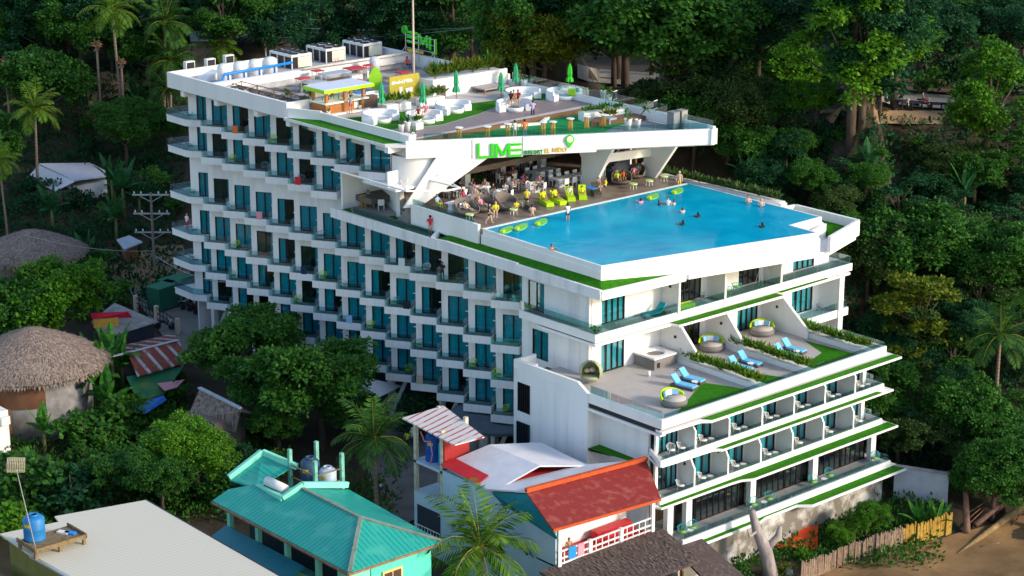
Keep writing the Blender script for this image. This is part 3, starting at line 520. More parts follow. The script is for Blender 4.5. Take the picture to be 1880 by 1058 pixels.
# ================================================================ people: one skinned body per pose, clothes by region
skin_t = [MAT('skin_tan', (.45, .24, .15), .6, .05), MAT('skin_light', (.62, .40, .30), .6, .05), MAT('skin_brown', (.26, .13, .08), .6, .05)]
hair_m = [MAT('black_hair', (.015, .012, .01), .5, 0), MAT('brown_hair', (.10, .05, .025), .5, 0), MAT('blond_hair', (.50, .33, .14), .5, 0), MAT('white_cap', (.7, .7, .7), .7, 0)]
cloth = {}
def CL(n):
    if n not in cloth:
        c = {'white': (.75, .75, .75), 'black': (.02, .02, .025), 'red': (.62, .03, .04), 'navy': (.02, .03, .09), 'yellow': (.85, .75, .02), 'lime': (.55, .75, .02), 'blue': (.02, .25, .65), 'lilac': (.55, .38, .65), 'grey': (.25, .27, .28), 'orange': (.75, .18, .04), 'pink': (.75, .30, .38), 'olive': (.14, .15, .05), 'sky': (.25, .48, .70), 'maroon': (.22, .02, .03), 'beige': (.55, .45, .32), 'teal': (.02, .30, .30)}[n]
        cloth[n] = MAT('cloth_'+n, c, .85, .06)
    return cloth[n]
def pose(p):
    J = dict(pel=(0, 0, .95), che=(0, 0, 1.25), nek=(.0, 0, 1.47), hed=(.025, 0, 1.58), top=(.02, 0, 1.66))
    A = dict(stand=((-.02, .26, 1.13), (.08, .27, .89)), folded=((.02, .27, 1.14), (.24, .12, 1.18)), walk=((-.12, .25, 1.14), (.03, .26, .93)), sit=((.08, .26, 1.14), (.30, .2, 1.08)), recl=((.02, .28, 1.1), (.22, .24, 1.0)), swim=((.22, .27, 1.36), (.48, .22, 1.36)))
    L = dict(stand=((.01, .1, .5), (-.03, .1, .08), (.15, .12, .035)), sit=((.44, .12, .97), (.46, .12, .53), (.64, .13, .47)), recl=((.45, .1, 1.05), (.85, .1, .92), (.93, .11, 1.05)))
    ak = {'stand': 'stand', 'folded': 'folded', 'walk': 'walk', 'sit': 'sit', 'recl': 'recl', 'swim': 'swim'}[p]; lk = {'sit': 'sit', 'recl': 'recl'}.get(p, 'stand')
    for sd, sg in (('l', 1), ('r', -1)):
        J['sho'+sd] = (0, .185*sg, 1.41); J['hip'+sd] = (0, .095*sg, .92)
        e, wr = A[ak]
        if p == 'walk' and sg < 0: e, wr = (.08, .25, 1.14), (.25, .24, 1.0)
        J['elb'+sd] = (e[0], e[1]*sg, e[2]); J['wri'+sd] = (wr[0], wr[1]*sg, wr[2])
        d = (Vector(J['wri'+sd])-Vector(J['elb'+sd])).normalized(); J['han'+sd] = tuple(Vector(J['wri'+sd])+d*.085)
        k, a, t = L[lk]
        if p == 'walk': k, a, t = ((.16, .1, .52), (.22, .1, .09), (.40, .11, .06)) if sg > 0 else ((-.05, .1, .5), (-.32, .1, .14), (-.18, .11, .03))
        J['kne'+sd] = (k[0], k[1]*sg, k[2]); J['ank'+sd] = (a[0], a[1]*sg, a[2]); J['toe'+sd] = (t[0], t[1]*sg, t[2])
    if p == 'sit':
        for k in ('nek', 'hed', 'top', 'shol', 'shor', 'che'): v = J[k]; J[k] = (v[0]-.04, v[1], v[2])
    if p == 'recl':     # lean the trunk back
        for k in J:
            v = J[k]
            if v[2] > .96 and not k.startswith(('kne', 'ank', 'toe')): h = v[2]-.95; J[k] = (v[0]-h*.62, v[1], .95+h*.76)
    return J
RAD = dict(pel=.125, che=.145, nek=.058, hed=.098, top=.07, sho=.072, elb=.046, wri=.032, han=.038, hip=.095, kne=.062, ank=.042, toe=.04)
BON = [('pel', 'che', 1), ('che', 'nek', 1), ('nek', 'hed', 0), ('hed', 'top', 0)]
for sd in 'lr': BON += [('che', 'sho'+sd, 1), ('sho'+sd, 'elb'+sd, 2), ('elb'+sd, 'wri'+sd, 0), ('wri'+sd, 'han'+sd, 0), ('pel', 'hip'+sd, 3), ('hip'+sd, 'kne'+sd, 3), ('kne'+sd, 'ank'+sd, 4), ('ank'+sd, 'toe'+sd, 5)]
def make_body(p):
    J = pose(p); names = list(J); me = bpy.data.meshes.new('tmp'); me.from_pydata([J[n] for n in names], [(names.index(a), names.index(b)) for a, b, _ in BON], [])
    o = bpy.data.objects.new('tmp', me); C.objects.link(o)
    o.modifiers.new('s', 'SKIN'); sv = me.skin_vertices[0].data
    for i, n in enumerate(names):
        r = RAD[n[:3]]; sv[i].radius = (r, r); sv[i].use_root = (n == 'pel')
    m = o.modifiers.new('u', 'SUBSURF'); m.levels = 1; m.render_levels = 1
    bpy.context.view_layer.update(); dg = bpy.context.evaluated_depsgraph_get(); ev = bpy.data.meshes.new_from_object(o.evaluated_get(dg)); bpy.data.objects.remove(o)
    mb = MB(); mb.v = [tuple(v.co) for v in ev.vertices]
    for pl in ev.polygons:
        c = pl.center; best = None
        for a, b, s in BON:
            A, B = Vector(J[a]), Vector(J[b]); ab = B-A; t = max(0, min(1, (c-A).dot(ab)/max(ab.dot(ab), 1e-6))); d = (A+ab*t-c).length/(RAD[a[:3]]*(1-t)+RAD[b[:3]]*t)
            if best is None or d < best[0]: best = (d, s, t)
        s = best[1]
        if s == 3 and best[2] > .55: s = 4
        if s == 2 and best[2] > .6: s = 0
        mb.k = s; mb.F(list(pl.vertices))
    mb.k = 0
    for sd, sg in (('l', 1), ('r', -1)):     # five fingers on each hand
        hnd = Vector(J['han'+sd]); wr = Vector(J['wri'+sd]); d = (hnd-wr).normalized(); y = Vector((0, 1, 0)); y = (y-d*y.dot(d)).normalized()
        for i, (off, ln) in enumerate(((-.024, .065), (-.008, .078), (.008, .074), (.024, .058))):
            a = hnd+d*.015+y*off; n = d.cross(y)*.012*sg; mb.tube([a, a+d*ln*.55, a+d*ln+n], [.009, .008, .006], 4)
        a = wr+d*.03+y*.03*-sg; mb.tube([a, a+y*-.025*sg+d*.03, a+y*-.03*sg+d*.055], [.011, .009, .007], 4)
    h = Vector(J['hed']); mb.tube([h+Vector((.08, 0, .015)), h+Vector((.118, 0, -.015))], [.012, .018], 4)
    mb.k = 6
    for sg in (1, -1): mb.ball(h+Vector((.088, .034*sg, .025)), .013, 4)
    mb.k = 7; mb.box(h.x+.082, h.x+.094, -.025, .025, h.z-.055, h.z-.045); mb.k = 0
    for sg in (1, -1): mb.ball(h+Vector((.0, .098*sg, .0)), .022, 4)
    nm = mb.build('person', [skin_t[0], CL('white'), CL('white'), CL('navy'), skin_t[0], CL('black'), hair_m[0], CL('maroon')], None, True)
    hm = MB(); hc = h+Vector((-.018, 0, .035)); hm.ball(hc, .112, 7)
    for v in range(len(hm.v)):
        x, y, z = hm.v[v]
        if x > h.x+.045 and z < h.z+.06: hm.v[v] = (h.x-.02, y*.9, max(z, h.z-.02))
        if z < h.z-.03: hm.v[v] = (x-.01, y*.8, z-.05)
    hr = hm.build('hair', hair_m[0], nm, True)
    return nm
BODY = {}
NP = [0]
SITZ = {'sit': .42, 'recl': .42, 'stand': 0, 'folded': 0, 'walk': 0, 'swim': 0}
def person(u, v, z, ps, head, label, top='skin', low='navy', leg='skin', hair=0, sk=0, sleeve=None, group=None, dz=0., xy=None, size=1., feet='skin'):
    if ps not in BODY: BODY[ps] = make_body(ps); BODY[ps].hide_render = True; BODY[ps].children[0].hide_render = True
    o = BODY[ps].copy(); C.objects.link(o); o.hide_render = False; hr = BODY[ps].children[0].copy(); C.objects.link(hr); hr.parent = o; hr.hide_render = False
    p = Vector(xy) if xy else at(u, v, z)
    o.location = (p.x, p.y, z+dz); o.rotation_euler.z = radians(head); o.scale = (size,)*3
    S_ = skin_t[sk]; g = lambda n: S_ if n == 'skin' else CL(n)
    ms = [S_, g(top), g(sleeve or top), g(low), g(leg), g(feet), hair_m[0], CL('maroon')]
    for sl_, m in zip(o.material_slots, ms): sl_.link = 'OBJECT'; sl_.material = m
    hr.material_slots[0].link = 'OBJECT'; hr.material_slots[0].material = hair_m[hair]
    tag(o, label, 'person', group); NP[0] += 1
    return o
def person_done():
    for b in BODY.values(): drop(b)
    BODY.clear()
CF = -41.6      # heading that faces the camera
# ================================================================ roof terrace
ZR = 20.3; ZL = 19.95
mb = MB(); mb.prism([(a.x, a.y) for a in (at(u, v, ZR) for u, v in ((612, 220), (660, 215), (900, 186), (925, 182), (1012, 170), (1010, 182), (918, 193), (880, 209), (812, 229), (700, 240)))], ZR+.001, ZR+.02); HB(mb, 'lawn', turf)
mb = MB(); mb.prism([(a.x, a.y) for a in (at(u, v, ZR) for u, v in ((702, 241), (812, 230), (880, 210), (918, 194), (1010, 183), (1062, 180), (1111, 187), (765, 253)))], ZR+.002, ZR+.018); HB(mb, 'boarded_deck', wood_deck)
mb = MB(); mb.box(32.16, 32.3, 2.6, 24.0, 19.89, 20.318); HB(mb, 'deck_step', wood_dark)
mb = MB(); mb.prism([(32.4, 2.6), fp(.8, -.35), fp(15.8, -.35), (38.5, 19.5), (37.8, 24), (32.4, 24)], 19.881, 19.95); HB(mb, 'lawn', turf2)
mb = MB(); mb.prism([fp(15.9, -.35), fp(26.2, -.35), (45.9, 23.9), (37.9, 23.9), (38.6, 19.5)], 19.881, 19.94); mb.k = 1; mb.prism([fp(21.5, -.35), fp(26.0, -.35), (45.6, 23.8), (42.5, 23.8)], 19.941, 19.96); mb.k = 2; mb.prism([(a.x, a.y) for a in (at(u, v, 20.) for u, v in ((1085, 232), (1225, 214), (1222, 206), (1180, 205), (1165, 214), (1090, 222)))], 19.941, 20.3); HB(mb, 'deck_paving', [tile, turf2, wood_dark])
mb = MB(); q = [at(u, v, ZL) for u, v in ((852, 240), (905, 236), (992, 229), (1017, 210))]
for a, b in zip(q, q[1:]): mb.bar(a+Vector((0, 0, .1)), b+Vector((0, 0, .1)), .3, .2)
HB(mb, 'kerb', white)
# round white sofas, each with a round table
def sofa_proto():
    t = thing('curved_sofa', 'x', 'sofa'); a0, a1 = radians(-20), radians(200)
    mb = MB(); mb.lathe([(1.25, 0), (1.25, .42), (1.95, .42), (1.95, 0)], 22, (0, 0, 0), a0, a1); 
    for a in (a0, a1): mb.poly([(r*cos(a), r*sin(a), z) for r, z in ((1.25, 0), (1.95, 0), (1.95, .42), (1.25, .42))])
    mb.build('seat', white_pl, t, True)
    mb = MB(); mb.lathe([(1.92, 0), (1.92, 1.05), (2.15, 1.1), (2.2, 0)], 22, (0, 0, 0), a0, a1)
    for a in (a0, a1): mb.poly([(r*cos(a), r*sin(a), z) for r, z in ((1.92, 0), (2.2, 0), (2.15, 1.1), (1.92, 1.05))])
    mb.build('backrest', white_pl, t, True)
    for a in (a0, a1):
        mb = MB(); mb.M = Matrix.Rotation(a, 4, 'Z'); mb.box(1.3, 2.18, -.18, .18, 0, .72); mb.build('armrest', white_pl, t)
    return t
SP = sofa_proto()
RT = thing('round_table', 'x', 'table'); mb = MB(); mb.lathe([(.92, 0), (.95, .42), (.9, .46), (.01, .46)], 24); mb.build('drum', white_pl, RT, True); mb = MB(); mb.lathe([(.01, .47), (.8, .47), (.8, .485), (.01, .485)], 20); mb.build('tabletop', glass_rail, RT)
for u, v, hd, l, tl in ((700, 224, 95, 'empty curved white sofa nearest the bar kiosk', 'round white table inside the empty sofa near the bar'), (780, 225, 95, 'curved white sofa where a couple sits beside a small planter box', 'round white table in front of the seated couple'), (833, 206, 95, 'empty curved white sofa on the turf behind the couple', 'round white table inside the empty sofa on the turf'), (945, 203, 62, 'curved white sofa with three sunbathers beside the man in lilac', 'round white table before the three sunbathers'), (960, 182, 80, 'tall backed curved white sofa behind the three sunbathers', 'round white table in the sofa behind the sunbathers'), (1036, 182, 80, 'curved white sofa with a lime cushion at the far glass edge', 'round white table beside the lime cushion')):
    p = at(u, v, ZR); dup(SP, (p.x, p.y, ZR+.02), radians(hd), l, 'curved white sofas on the roof terrace', .78)
    q = p-Vector((cos(radians(hd+90)), sin(radians(hd+90)), 0))*.25; dup(RT, (q.x, q.y, ZR+.02), 0, tl, 'round tables inside the sofas', .78)
drop(SP); drop(RT)
tag(MB().box(-.35, .35, -.06, .06, 0, .62).build('cushion', lime, None, loc=(at(1050, 176, ZR+.4).x, at(1050, 176, ZR+.4).y, ZR+.42), rz=radians(25)), 'square lime cushion against the sofa back by the glass edge', 'cushion')
# closed umbrellas
umb_g = MAT('green_umbrella_cloth', (.03, .33, .14), .8, .2, 3, stretch=(1, 1, .3)); umb_l = MAT('bright_green_umbrella_cloth', (.04, .50, .03), .8, .2, 3)
def umbrella(u, v, z, h, mat, label):
    p = at(u, v, z); t = thing('closed_umbrella', label, 'umbrella', (p.x, p.y, z), 0, 'closed green umbrellas')
    mb = MB(); mb.tube([(0, 0, 0), (0, 0, h)], .04, 6); mb.build('pole', wood_warm, t); mb = MB(); mb.lathe([(.3, 0), (.3, .08), (.05, .1)], 10); mb.build('base', black, t)
    mb = MB(); prof = [(.30, h*.30), (.27, h*.42), (.16, h*.5), (.2, h*.62), (.16, h*.85), (.07, h*.97), (.01, h)]; n = 14; rings = [[mb.P((r*(1+.28*(k % 2))*cos(2*pi*k/n), r*(1+.28*(k % 2))*sin(2*pi*k/n), zz+(.08*(k % 2) if i == 0 else 0))) for k in range(n)] for i, (r, zz) in enumerate(prof)]
    for a, b in zip(rings, rings[1:]):
        for k in range(n): mb.F([a[k], a[(k+1) % n], b[(k+1) % n], b[k]])
    mb.build('folded_canopy', mat, t)
umbrella(701, 206, ZR, 2.7, umb_g, 'closed green umbrella beside the brown crate near the bar'); umbrella(777, 205, ZR, 2.7, umb_g, 'closed green umbrella in front of the hashtag board'); umbrella(838, 187, ZR, 2.9, umb_g, 'closed green umbrella before the long brown benches'); umbrella(920, 182, ZR, 2.5, umb_g, 'closed green umbrella leaning beside the three sunbathers'); umbrella(947, 165, ZR, 2.5, umb_g, 'closed green umbrella standing by the two tall white pots'); umbrella(1046, 165, ZR, 2.5, umb_l, 'brightest closed umbrella, rising behind the far sofa')
# bar kiosk
BK = thing('bar_kiosk', 'timber bar kiosk with lime edged flat roof and white counter', 'bar', (18.4, 5.1, ZR))
mb = MB(); mb.box(-1.1, 1.1, -2.2, 2.2, 0, 1.0); mb.build('counter_base', wood_warm, BK); mb = MB(); mb.box(-1.3, 1.35, -2.4, 2.4, 1.0, 1.12); mb.build('counter_top', white_pl, BK)
for x in (-.95, .95):
    for y in (-2.05, 0, 2.05): mb = MB(); mb.box(x-.12, x+.12, y-.12, y+.12, 1.12, 2.08); mb.build('post', wood_warm, BK)
mb = MB(); mb.box(-1.6, 1.65, -2.75, 2.8, 2.08, 2.36); mb.build('roof_fascia', lime, BK); mb = MB(); mb.box(-1.5, 1.55, -2.65, 2.7, 2.36, 2.39); mb.build('roof_sheet', MAT('white_roof_sheet', (.62, .68, .78), .5, .05), BK)
mb = MB(); mb.box(-1.0, -.9, -1.9, 1.9, 1.3, 2.0); mb.build('back_shelf', white_pl, BK); mb = MB(); mb.box(1.11, 1.13, .9, 1.4, .3, .8); mb.build('menu_board', white_pl, BK); mb = MB(); mb.box(-1.4, 1.5, -2.5, 2.5, -.0, .12); mb.build('plinth', white, BK)
for i in range(7):
    mb = MB(); x = 18.3+.2*(i % 2); y = 3.4+i*.55; mb.lathe([(.05, 0), (.05, .2), (.02, .26), (.02, .32)], 8); tag(mb.build('bottle', [glass_dark, MAT('red_jar', (.4, .03, .02), .4, 0), white_pl][i % 3], loc=(x, y, ZR+1.12)), 'small bottle on the counter of the bar kiosk', 'bottle', 'bottles on the bar counter')
# green leaf shaped board, hashtag sign board, crates, benches, planters
mb = MB(); mb.M = Matrix.Translation((*at(690, 180, ZR).xy, ZR)) @ Matrix.Rotation(radians(60), 4, 'Z') @ Matrix(((1, 0, 0, 0), (0, 0, -1, 0), (0, 1, 0, 0), (0, 0, 0, 1))); mb.prism([(.62*sin(pi*t), .5+2.5*t) for t in [i/10 for i in range(11)]]+[(-.62*sin(pi*t), .5+2.5*t) for t in [1-i/10 for i in range(1, 10)]], -.03, .03); mb.box(-.05, .05, 0, .6, -.04, .04)
tag(mb.build('leaf_board', MAT('leaf_board_green', (.25, .55, .02), .6, .1)), 'tall pointed green surfboard shaped panel behind the bar', 'board')
SB = thing('sign_board', 'olive hashtag sign board with white lettering and a white stripe', 'sign', (17.9, 13.0, ZR), 0)
mb = MB(); mb.box(-.08, .08, -1.75, 1.75, 0, 2.15); mb.build('panel', MAT('olive_panel', (.40, .34, .04), .5, .15), SB)
text('#livetheLIMElife', .4, white_pl, 0, 0, None, mat=None, parent=SB, name='lettering', M=Matrix.Translation((.1, -1.55, 1.45)) @ Matrix.Rotation(pi/2, 4, 'Z') @ Matrix.Rotation(pi/2, 4, 'X')).scale.x = .95
mb = MB(); mb.box(.081, .1, -.6, -.3, .2, 1.1); mb.box(.081, .1, .1, .9, .5, .9); mb.build('emblem', white_pl, SB)
def crate(u, v, z, lx, ly, h, mat, name, label, cat, rz=0.):
    p = at(u, v, z); t = thing(name, label, cat, (p.x, p.y, z), rz); mb = MB(); mb.box(-lx/2, lx/2, -ly/2, ly/2, .03, h); mb.build('body', mat, t); mb = MB(); mb.box(-lx/2-.03, lx/2+.03, -ly/2-.03, ly/2+.03, h, h+.05); mb.build('top', mat, t); return t
crate(677, 198, ZR, .7, 1.5, 1.05, wicker_brown, 'wicker_chest', 'brown wicker chest beside the bar kiosk', 'chest'); crate(808, 178, ZR, .7, .8, 1.0, wicker_brown, 'wicker_chest', 'small pale wicker chest at the end of the planter', 'chest')
crate(823, 172, ZR, .8, 1.7, 1.15, wicker_brown, 'wicker_bench', 'low brown wicker bench back against the white planter wall', 'bench'); crate(844, 168, ZR, .8, 1.7, 1.25, wicker_brown, 'wicker_bench', 'taller brown wicker bench back behind the closed umbrella', 'bench')
PT = thing('low_platform_table', 'low grey stone platform table with stubby wooden legs', 'table', (*at(893, 166, ZR).xy, ZR), 0)
mb = MB(); mb.box(-1.5, 1.5, -1.5, 1.5, .38, .5); mb.build('tabletop', tile, PT)
for x in (-1.3, 0, 1.3):
    for y in (-1.3, 1.3): mb = MB(); mb.box(x-.06, x+.06, y-.06, y+.06, 0, .38); mb.build('leg', wood_warm, PT)
# service yard: tanks, chillers, condensers, pipes, sheds
tank_m = MAT('white_tank', (.72, .72, .70), .45, .05); blue_p = MAT('blue_pipe', (.01, .22, .75), .4, .05); ZP = 20.75
for i, y in enumerate((3.6, 5.4, 7.15, 8.9)):
    t = thing('pressure_tank', 'white domed pressure tank, %s from the street end' % ordn(i), 'tank', (2.6, y, ZP), 0, 'white tanks on the roof'); t.scale = (1, 1, .82); mb = MB(); mb.lathe([(.55, .0), (.66, .1), (.66, 1.75), (.58, 1.98), (.3, 2.15), (.05, 2.18)], 18); mb.build('shell', tank_m, t, True); mb = MB(); mb.tube([(.4, 0, 1.3), (.75, 0, 1.3), (.75, 0, .3)], .06, 6); mb.build('inlet_pipe', blue_p, t)
mb = MB(); mb.tube([(3.45, 2.4, ZP+.35), (3.45, 2.8, ZP+.35), (3.45, 3.1, ZP+.95), (3.45, 10.8, ZP+1.1)], .13, 8); mb.tube([(3.45, 2.4, ZP+.35), (3.4, 2.2, ZP+.1)], .13, 8); tag(mb.build('blue_pipe', blue_p, None, True), 'thick blue pipe running along the white tanks', 'pipe')
def chiller(x, y, nf, l, label):
    t = thing('rooftop_chiller', label, 'air conditioner', (x, y, ZP), 0, 'large chillers on the roof'); t.scale = (1, 1, .66); W = 2.4
    mb = MB(); mb.box(-l/2, l/2, -W/2, W/2, 1.75, 2.1); mb.build('top_deck', tank_m, t); mb = MB(); mb.box(-l/2+.1, l/2-.1, -W/2+.12, W/2-.12, .1, 1.75); mb.build('coil_core', black, t)
    for i in range(4):
        for yy in (-W/2, W/2-.1): mb = MB(); a = -l/2+i*(l-.1)/3; mb.box(a, a+.1, yy, yy+.1, 0, 1.75); mb.build('frame_post', tank_m, t)
    mb = MB(); mb.box(l/2-.09, l/2+.02, -W/2+.75, W/2-.15, .15, 1.68); mb.build('end_panel', MAT('cream_panel', (.72, .68, .52), .6, .05), t)
    for i in range(nf//2):
        for yy in (-.58, .58):
            mb = MB(); mb.lathe([(.01, 2.12), (.4, 2.12), (.42, 2.22), (.46, 2.22), (.46, 2.1)], 14, (-l/2+.55+i*(l-1.1)/(nf/2-1), yy, 0)); mb.build('fan', black, t)
for (u, v), nf, l, s_ in (((536, 128), 8, 3.7, 'long rooftop chiller with eight fans nearest the white tanks'), ((599, 116.5), 6, 3.3, 'rooftop chiller with six fans in the middle of the three'), ((667, 107), 6, 3.4, 'rooftop chiller with six fans closest to the green scaffold sign')): p = at(u, v, ZP); chiller(p.x-l/2, p.y+1.2, nf, l, s_)
for (u, v), l in (((348, 137), 'grey condenser unit nearest the roof corner'), ((386, 132), 'grey condenser unit behind the first white tank'), ((420, 125), 'grey condenser unit behind the second white tank')):
    p = at(u, v, ZP); t = thing('condenser_unit', l, 'air conditioner', (p.x, p.y, ZP), 0, 'small condensers on the roof'); mb = MB(); mb.box(-.25, .25, -.5, .5, .1, 1.3); mb.build('casing', tank_m, t); mb = MB(); mb.box(.25, .28, -.42, .42, .2, 1.2); mb.build('grille', black, t); mb = MB(); mb.box(-.2, .2, -.45, .45, 0, .1); mb.build('stand', black, t)
p = at(383, 146, ZP); tag(MB().prism([(-.7, -.9), (.7, -.9), (.7, .9), (-.7, .9)], 0, [.2, .2, .8, .8]).build('roof_hatch', white, loc=(p.x, p.y, ZP)), 'white sloping hatch cover beside the first tank', 'hatch')
mb = MB(); mb.tube([(5.55, 10.6, 21.55), (5.55, 23.8, 21.55)], .14, 8); mb.tube([(5.6, 16.5, 20.75), (5.6, 23.6, 20.75)], .1, 8); tag(mb.build('insulated_pipe', MAT('pale_pipe', (.72, .66, .58), .6, .05), None, True), 'long pale insulated pipe along the divider wall', 'pipe')
def shed(u, v, lx, ly, h, roofm, label, posts=True):
    z = 20.2; p = at(u, v, z+h); t = thing('small_shelter', label, 'shelter', (p.x, p.y, z), 0, 'small shelters in the service yard'); mb = MB(); mb.box(-lx/2, lx/2, -ly/2, ly/2, h-.08, h); mb.build('roof', roofm, t)
    for x in (-lx/2+.1, lx/2-.1):
        for y in (-ly/2+.1, ly/2-.1): mb = MB(); mb.tube([(x, y, 0), (x, y, h-.08)], .04, 5); mb.build('leg', steel, t)
    if posts: mb = MB(); mb.box(-lx/2+.3, lx/2-.3, -ly/2+.3, ly/2-.3, 0, h*.55); mb.build('body', [tank_m, concrete, room_in][int(u) % 3], t)
redr = MAT('red_sheet', (.55, .03, .04), .5, .15); greyr = MAT('grey_sheet', (.40, .45, .50), .5, .15)
for a in ((651, 124, 1.4, 1.9, 1.5, redr, 'shelter with the largest red roof near the ladder'), (614, 133, 1.4, 3.0, 1.4, greyr, 'long grey roofed shelter left of the red one'), (583, 129, .9, 1.0, 1.3, redr, 'small red roof over pumps by the divider wall'), (556, 143, 1.0, 1.2, 1.3, redr, 'small red roof closest to the tanks'), (655, 147, 1.0, 1.1, .9, redr, 'low red roof just behind the bar'), (675, 119, .7, .8, 1.3, redr, 'tiny red roof beside the steel tank'), (739, 132, 1.1, 1.1, 1.2, redr, 'red roof on four legs beside the flagpole'), (576, 150, 1.2, 2.2, .9, greyr, 'low grey shelter behind the potted shrubs'), (720, 158, 1.8, 1.8, 1.1, greyr, 'grey box shelter behind the leaf board')): shed(*a)
mb = MB(); mb.lathe([(.5, 0), (.5, 1.7), (.3, 1.9), (.02, 1.92)], 16); tag(mb.build('steel_tank', MAT('patchy_tank', (.55, .57, .60), .5, .3, 2), None, True, loc=(*at(688, 140, 20.2).xy, 20.2)), 'mottled grey steel tank with pipes beside the red shelters', 'tank')
t = thing('small_boat', 'white boat hull with a blue tarpaulin stored behind the bar', 'boat', (*at(678, 186, ZR).xy, ZR), radians(80)); mb = MB()
n = 9; rr = []
for i in range(n):
    x = -1.6+3.2*i/(n-1); wdt = .55*sqrt(max(0, 1-(x/1.7)**2))+.03; rr.append([mb.P(q) for q in ((x, -wdt, .75+.12*abs(x)/1.6), (x, -wdt*.7, .25), (x, 0, .05+.2*abs(x)/1.6), (x, wdt*.7, .25), (x, wdt, .75+.12*abs(x)/1.6))])
for a, b in zip(rr, rr[1:]):
    for k in range(4): mb.F([a[k], b[k], b[k+1], a[k+1]])
mb.build('hull', white_pl, t, True); mb = MB(); mb.box(-1.4, -.5, -.42, .42, .7, .95); mb.build('tarpaulin', blue_p, t)
# flagpole, rooftop letters seen from behind on a scaffold, red ladder, railings
mb = MB(); p = at(760, 152, 20.3); mb.tube([(p.x, p.y, 20.2), (p.x, p.y, 30.5)], [.11, .08], 8); tag(mb.build('flagpole', MAT('pale_pole', (.62, .50, .40), .5, .05)), 'tall pale flagpole rising from the middle of the roof', 'flagpole')
SG = thing('scaffold_sign', 'green rooftop letters mounted on a steel scaffold, seen from behind', 'sign', (6.2, 23.9, 20.7), 0)
SG.scale = (.85, .85, .85)
mb = MB()
for x in (-1.9, .5, 3.4): mb.tube([(x, 0, 0), (x, 0, 3.3 if x < 3 else 3.0)], .05, 5); mb.tube([(x, .0, 1.6), (x-.9, -1.3, -.6)], .035, 5)
for z in (.9, 1.5, 2.3, 3.0): mb.tube([(-1.9, 0, z), (3.4, 0, z)], .04, 5)
mb.build('scaffold', steel, SG)
for z in (2.2, 2.75, 3.3): mb = MB(); mb.box(-1.8, .1, .06, .2, z-.14, z+.14); mb.build('letter_bar', signgreen, SG)
mb = MB(); mb.M = Matrix(((1, 0, 0, 0), (0, 0, -1, 0), (0, 1, 0, 0), (0, 0, 0, 1))); mb.prism([(.3, 1.9), (.6, 1.9), (.6, 2.7), (1.05, 2.1), (1.3, 2.1), (1.75, 2.7), (1.75, 1.9), (2.05, 1.9), (2.05, 3.3), (1.75, 3.3), (1.18, 2.55), (.6, 3.3), (.3, 3.3)], -.2, -.06); mb.build('letter', signgreen, SG)
mb = MB(); mb.box(2.3, 2.6, .06, .2, 1.7, 3.2); mb.build('letter', signgreen, SG); mb = MB(); mb.box(3.3, 3.6, .06, .2, 1.3, 3.1); mb.build('letter', signgreen, SG); mb = MB(); mb.box(2.7, 3.3, .06, .2, 1.3, 1.55); mb.build('letter', signgreen, SG)
mb = MB(); mb.box(-1.7, 1.2, .05, .15, 1.05, 1.35); mb.build('letter_strip', gold, SG); mb = MB(); mb.M = Matrix(((1, 0, 0, 0), (0, 0, -1, 0), (0, 1, 0, 0), (0, 0, 0, 1))); mb.prism([(-2.2+.45*cos(a), 3.5+.5*sin(a)) for a in [i*pi/8 for i in range(16)]], -.25, .05); mb.build('pin_emblem', MAT('deep_green', (.02, .30, .02), .5, .1), SG)
t = thing('ladder', 'red steel ladder over the divider wall', 'ladder', (*at(615, 135, 20.2).xy, 20.2)); mb = MB()
for x in (-.2, .2): mb.tube([(1.2, x, 0), (.2, x, 1.6)], .03, 5)
for i in range(6): mb.tube([(1.2-i*.17, -.2, .15+i*.25), (1.2-i*.17, .2, .15+i*.25)], .02, 4)
mb.build('rails_and_rungs', redr, t)
# bamboo stools with white tops along the glass edge
bamb = MAT('bamboo', (.50, .28, .06), .6, .25, 6); TS = thing('bamboo_stool_table', 'x', 'table'); mb = MB(); mb.lathe([(.32, 1.02), (.36, 1.06), (.32, 1.1), (.01, 1.1)], 16); mb.build('tabletop', white_pl, TS)
for i in range(6):
    a = 2*pi*i/6; mb = MB(); mb.tube([(.2*cos(a), .2*sin(a), 0), (.16*cos(a), .16*sin(a), 1.02)], .04, 5); mb.build('leg', bamb, TS)
for (u, v), l in (((843, 257), 'nearest the flower pots'), ((895, 255), 'left of the man in the white vest'), ((932, 250), 'just left of the pair at the glass'), ((997, 247), 'right of the pair at the glass'), ((1015, 246), 'beside its twin above the letters'), ((1047, 240), 'standing above the map pin emblem'), ((1077, 236), 'on the grey paving'), ((1108, 233), 'beside the yellow flowering trough')):
    p = at(u, v, ZL); dup(TS, (p.x, p.y, ZL), 0, 'tall bamboo legged table with round white top %s' % l, 'bamboo tables along the glass edge')
drop(TS)
crate(1236, 236, ZL, .8, .75, 1.45, MAT('grey_cabinet', (.22, .23, .25), .5, .1), 'equipment_cabinet', 'grey equipment cabinet at the right corner of the roof terrace', 'cabinet'); crate(1251, 234, ZL, .75, .7, 1.5, MAT('tan_cabinet', (.30, .28, .27), .5, .1), 'equipment_cabinet', 'slightly taller equipment cabinet behind the grey one', 'cabinet')
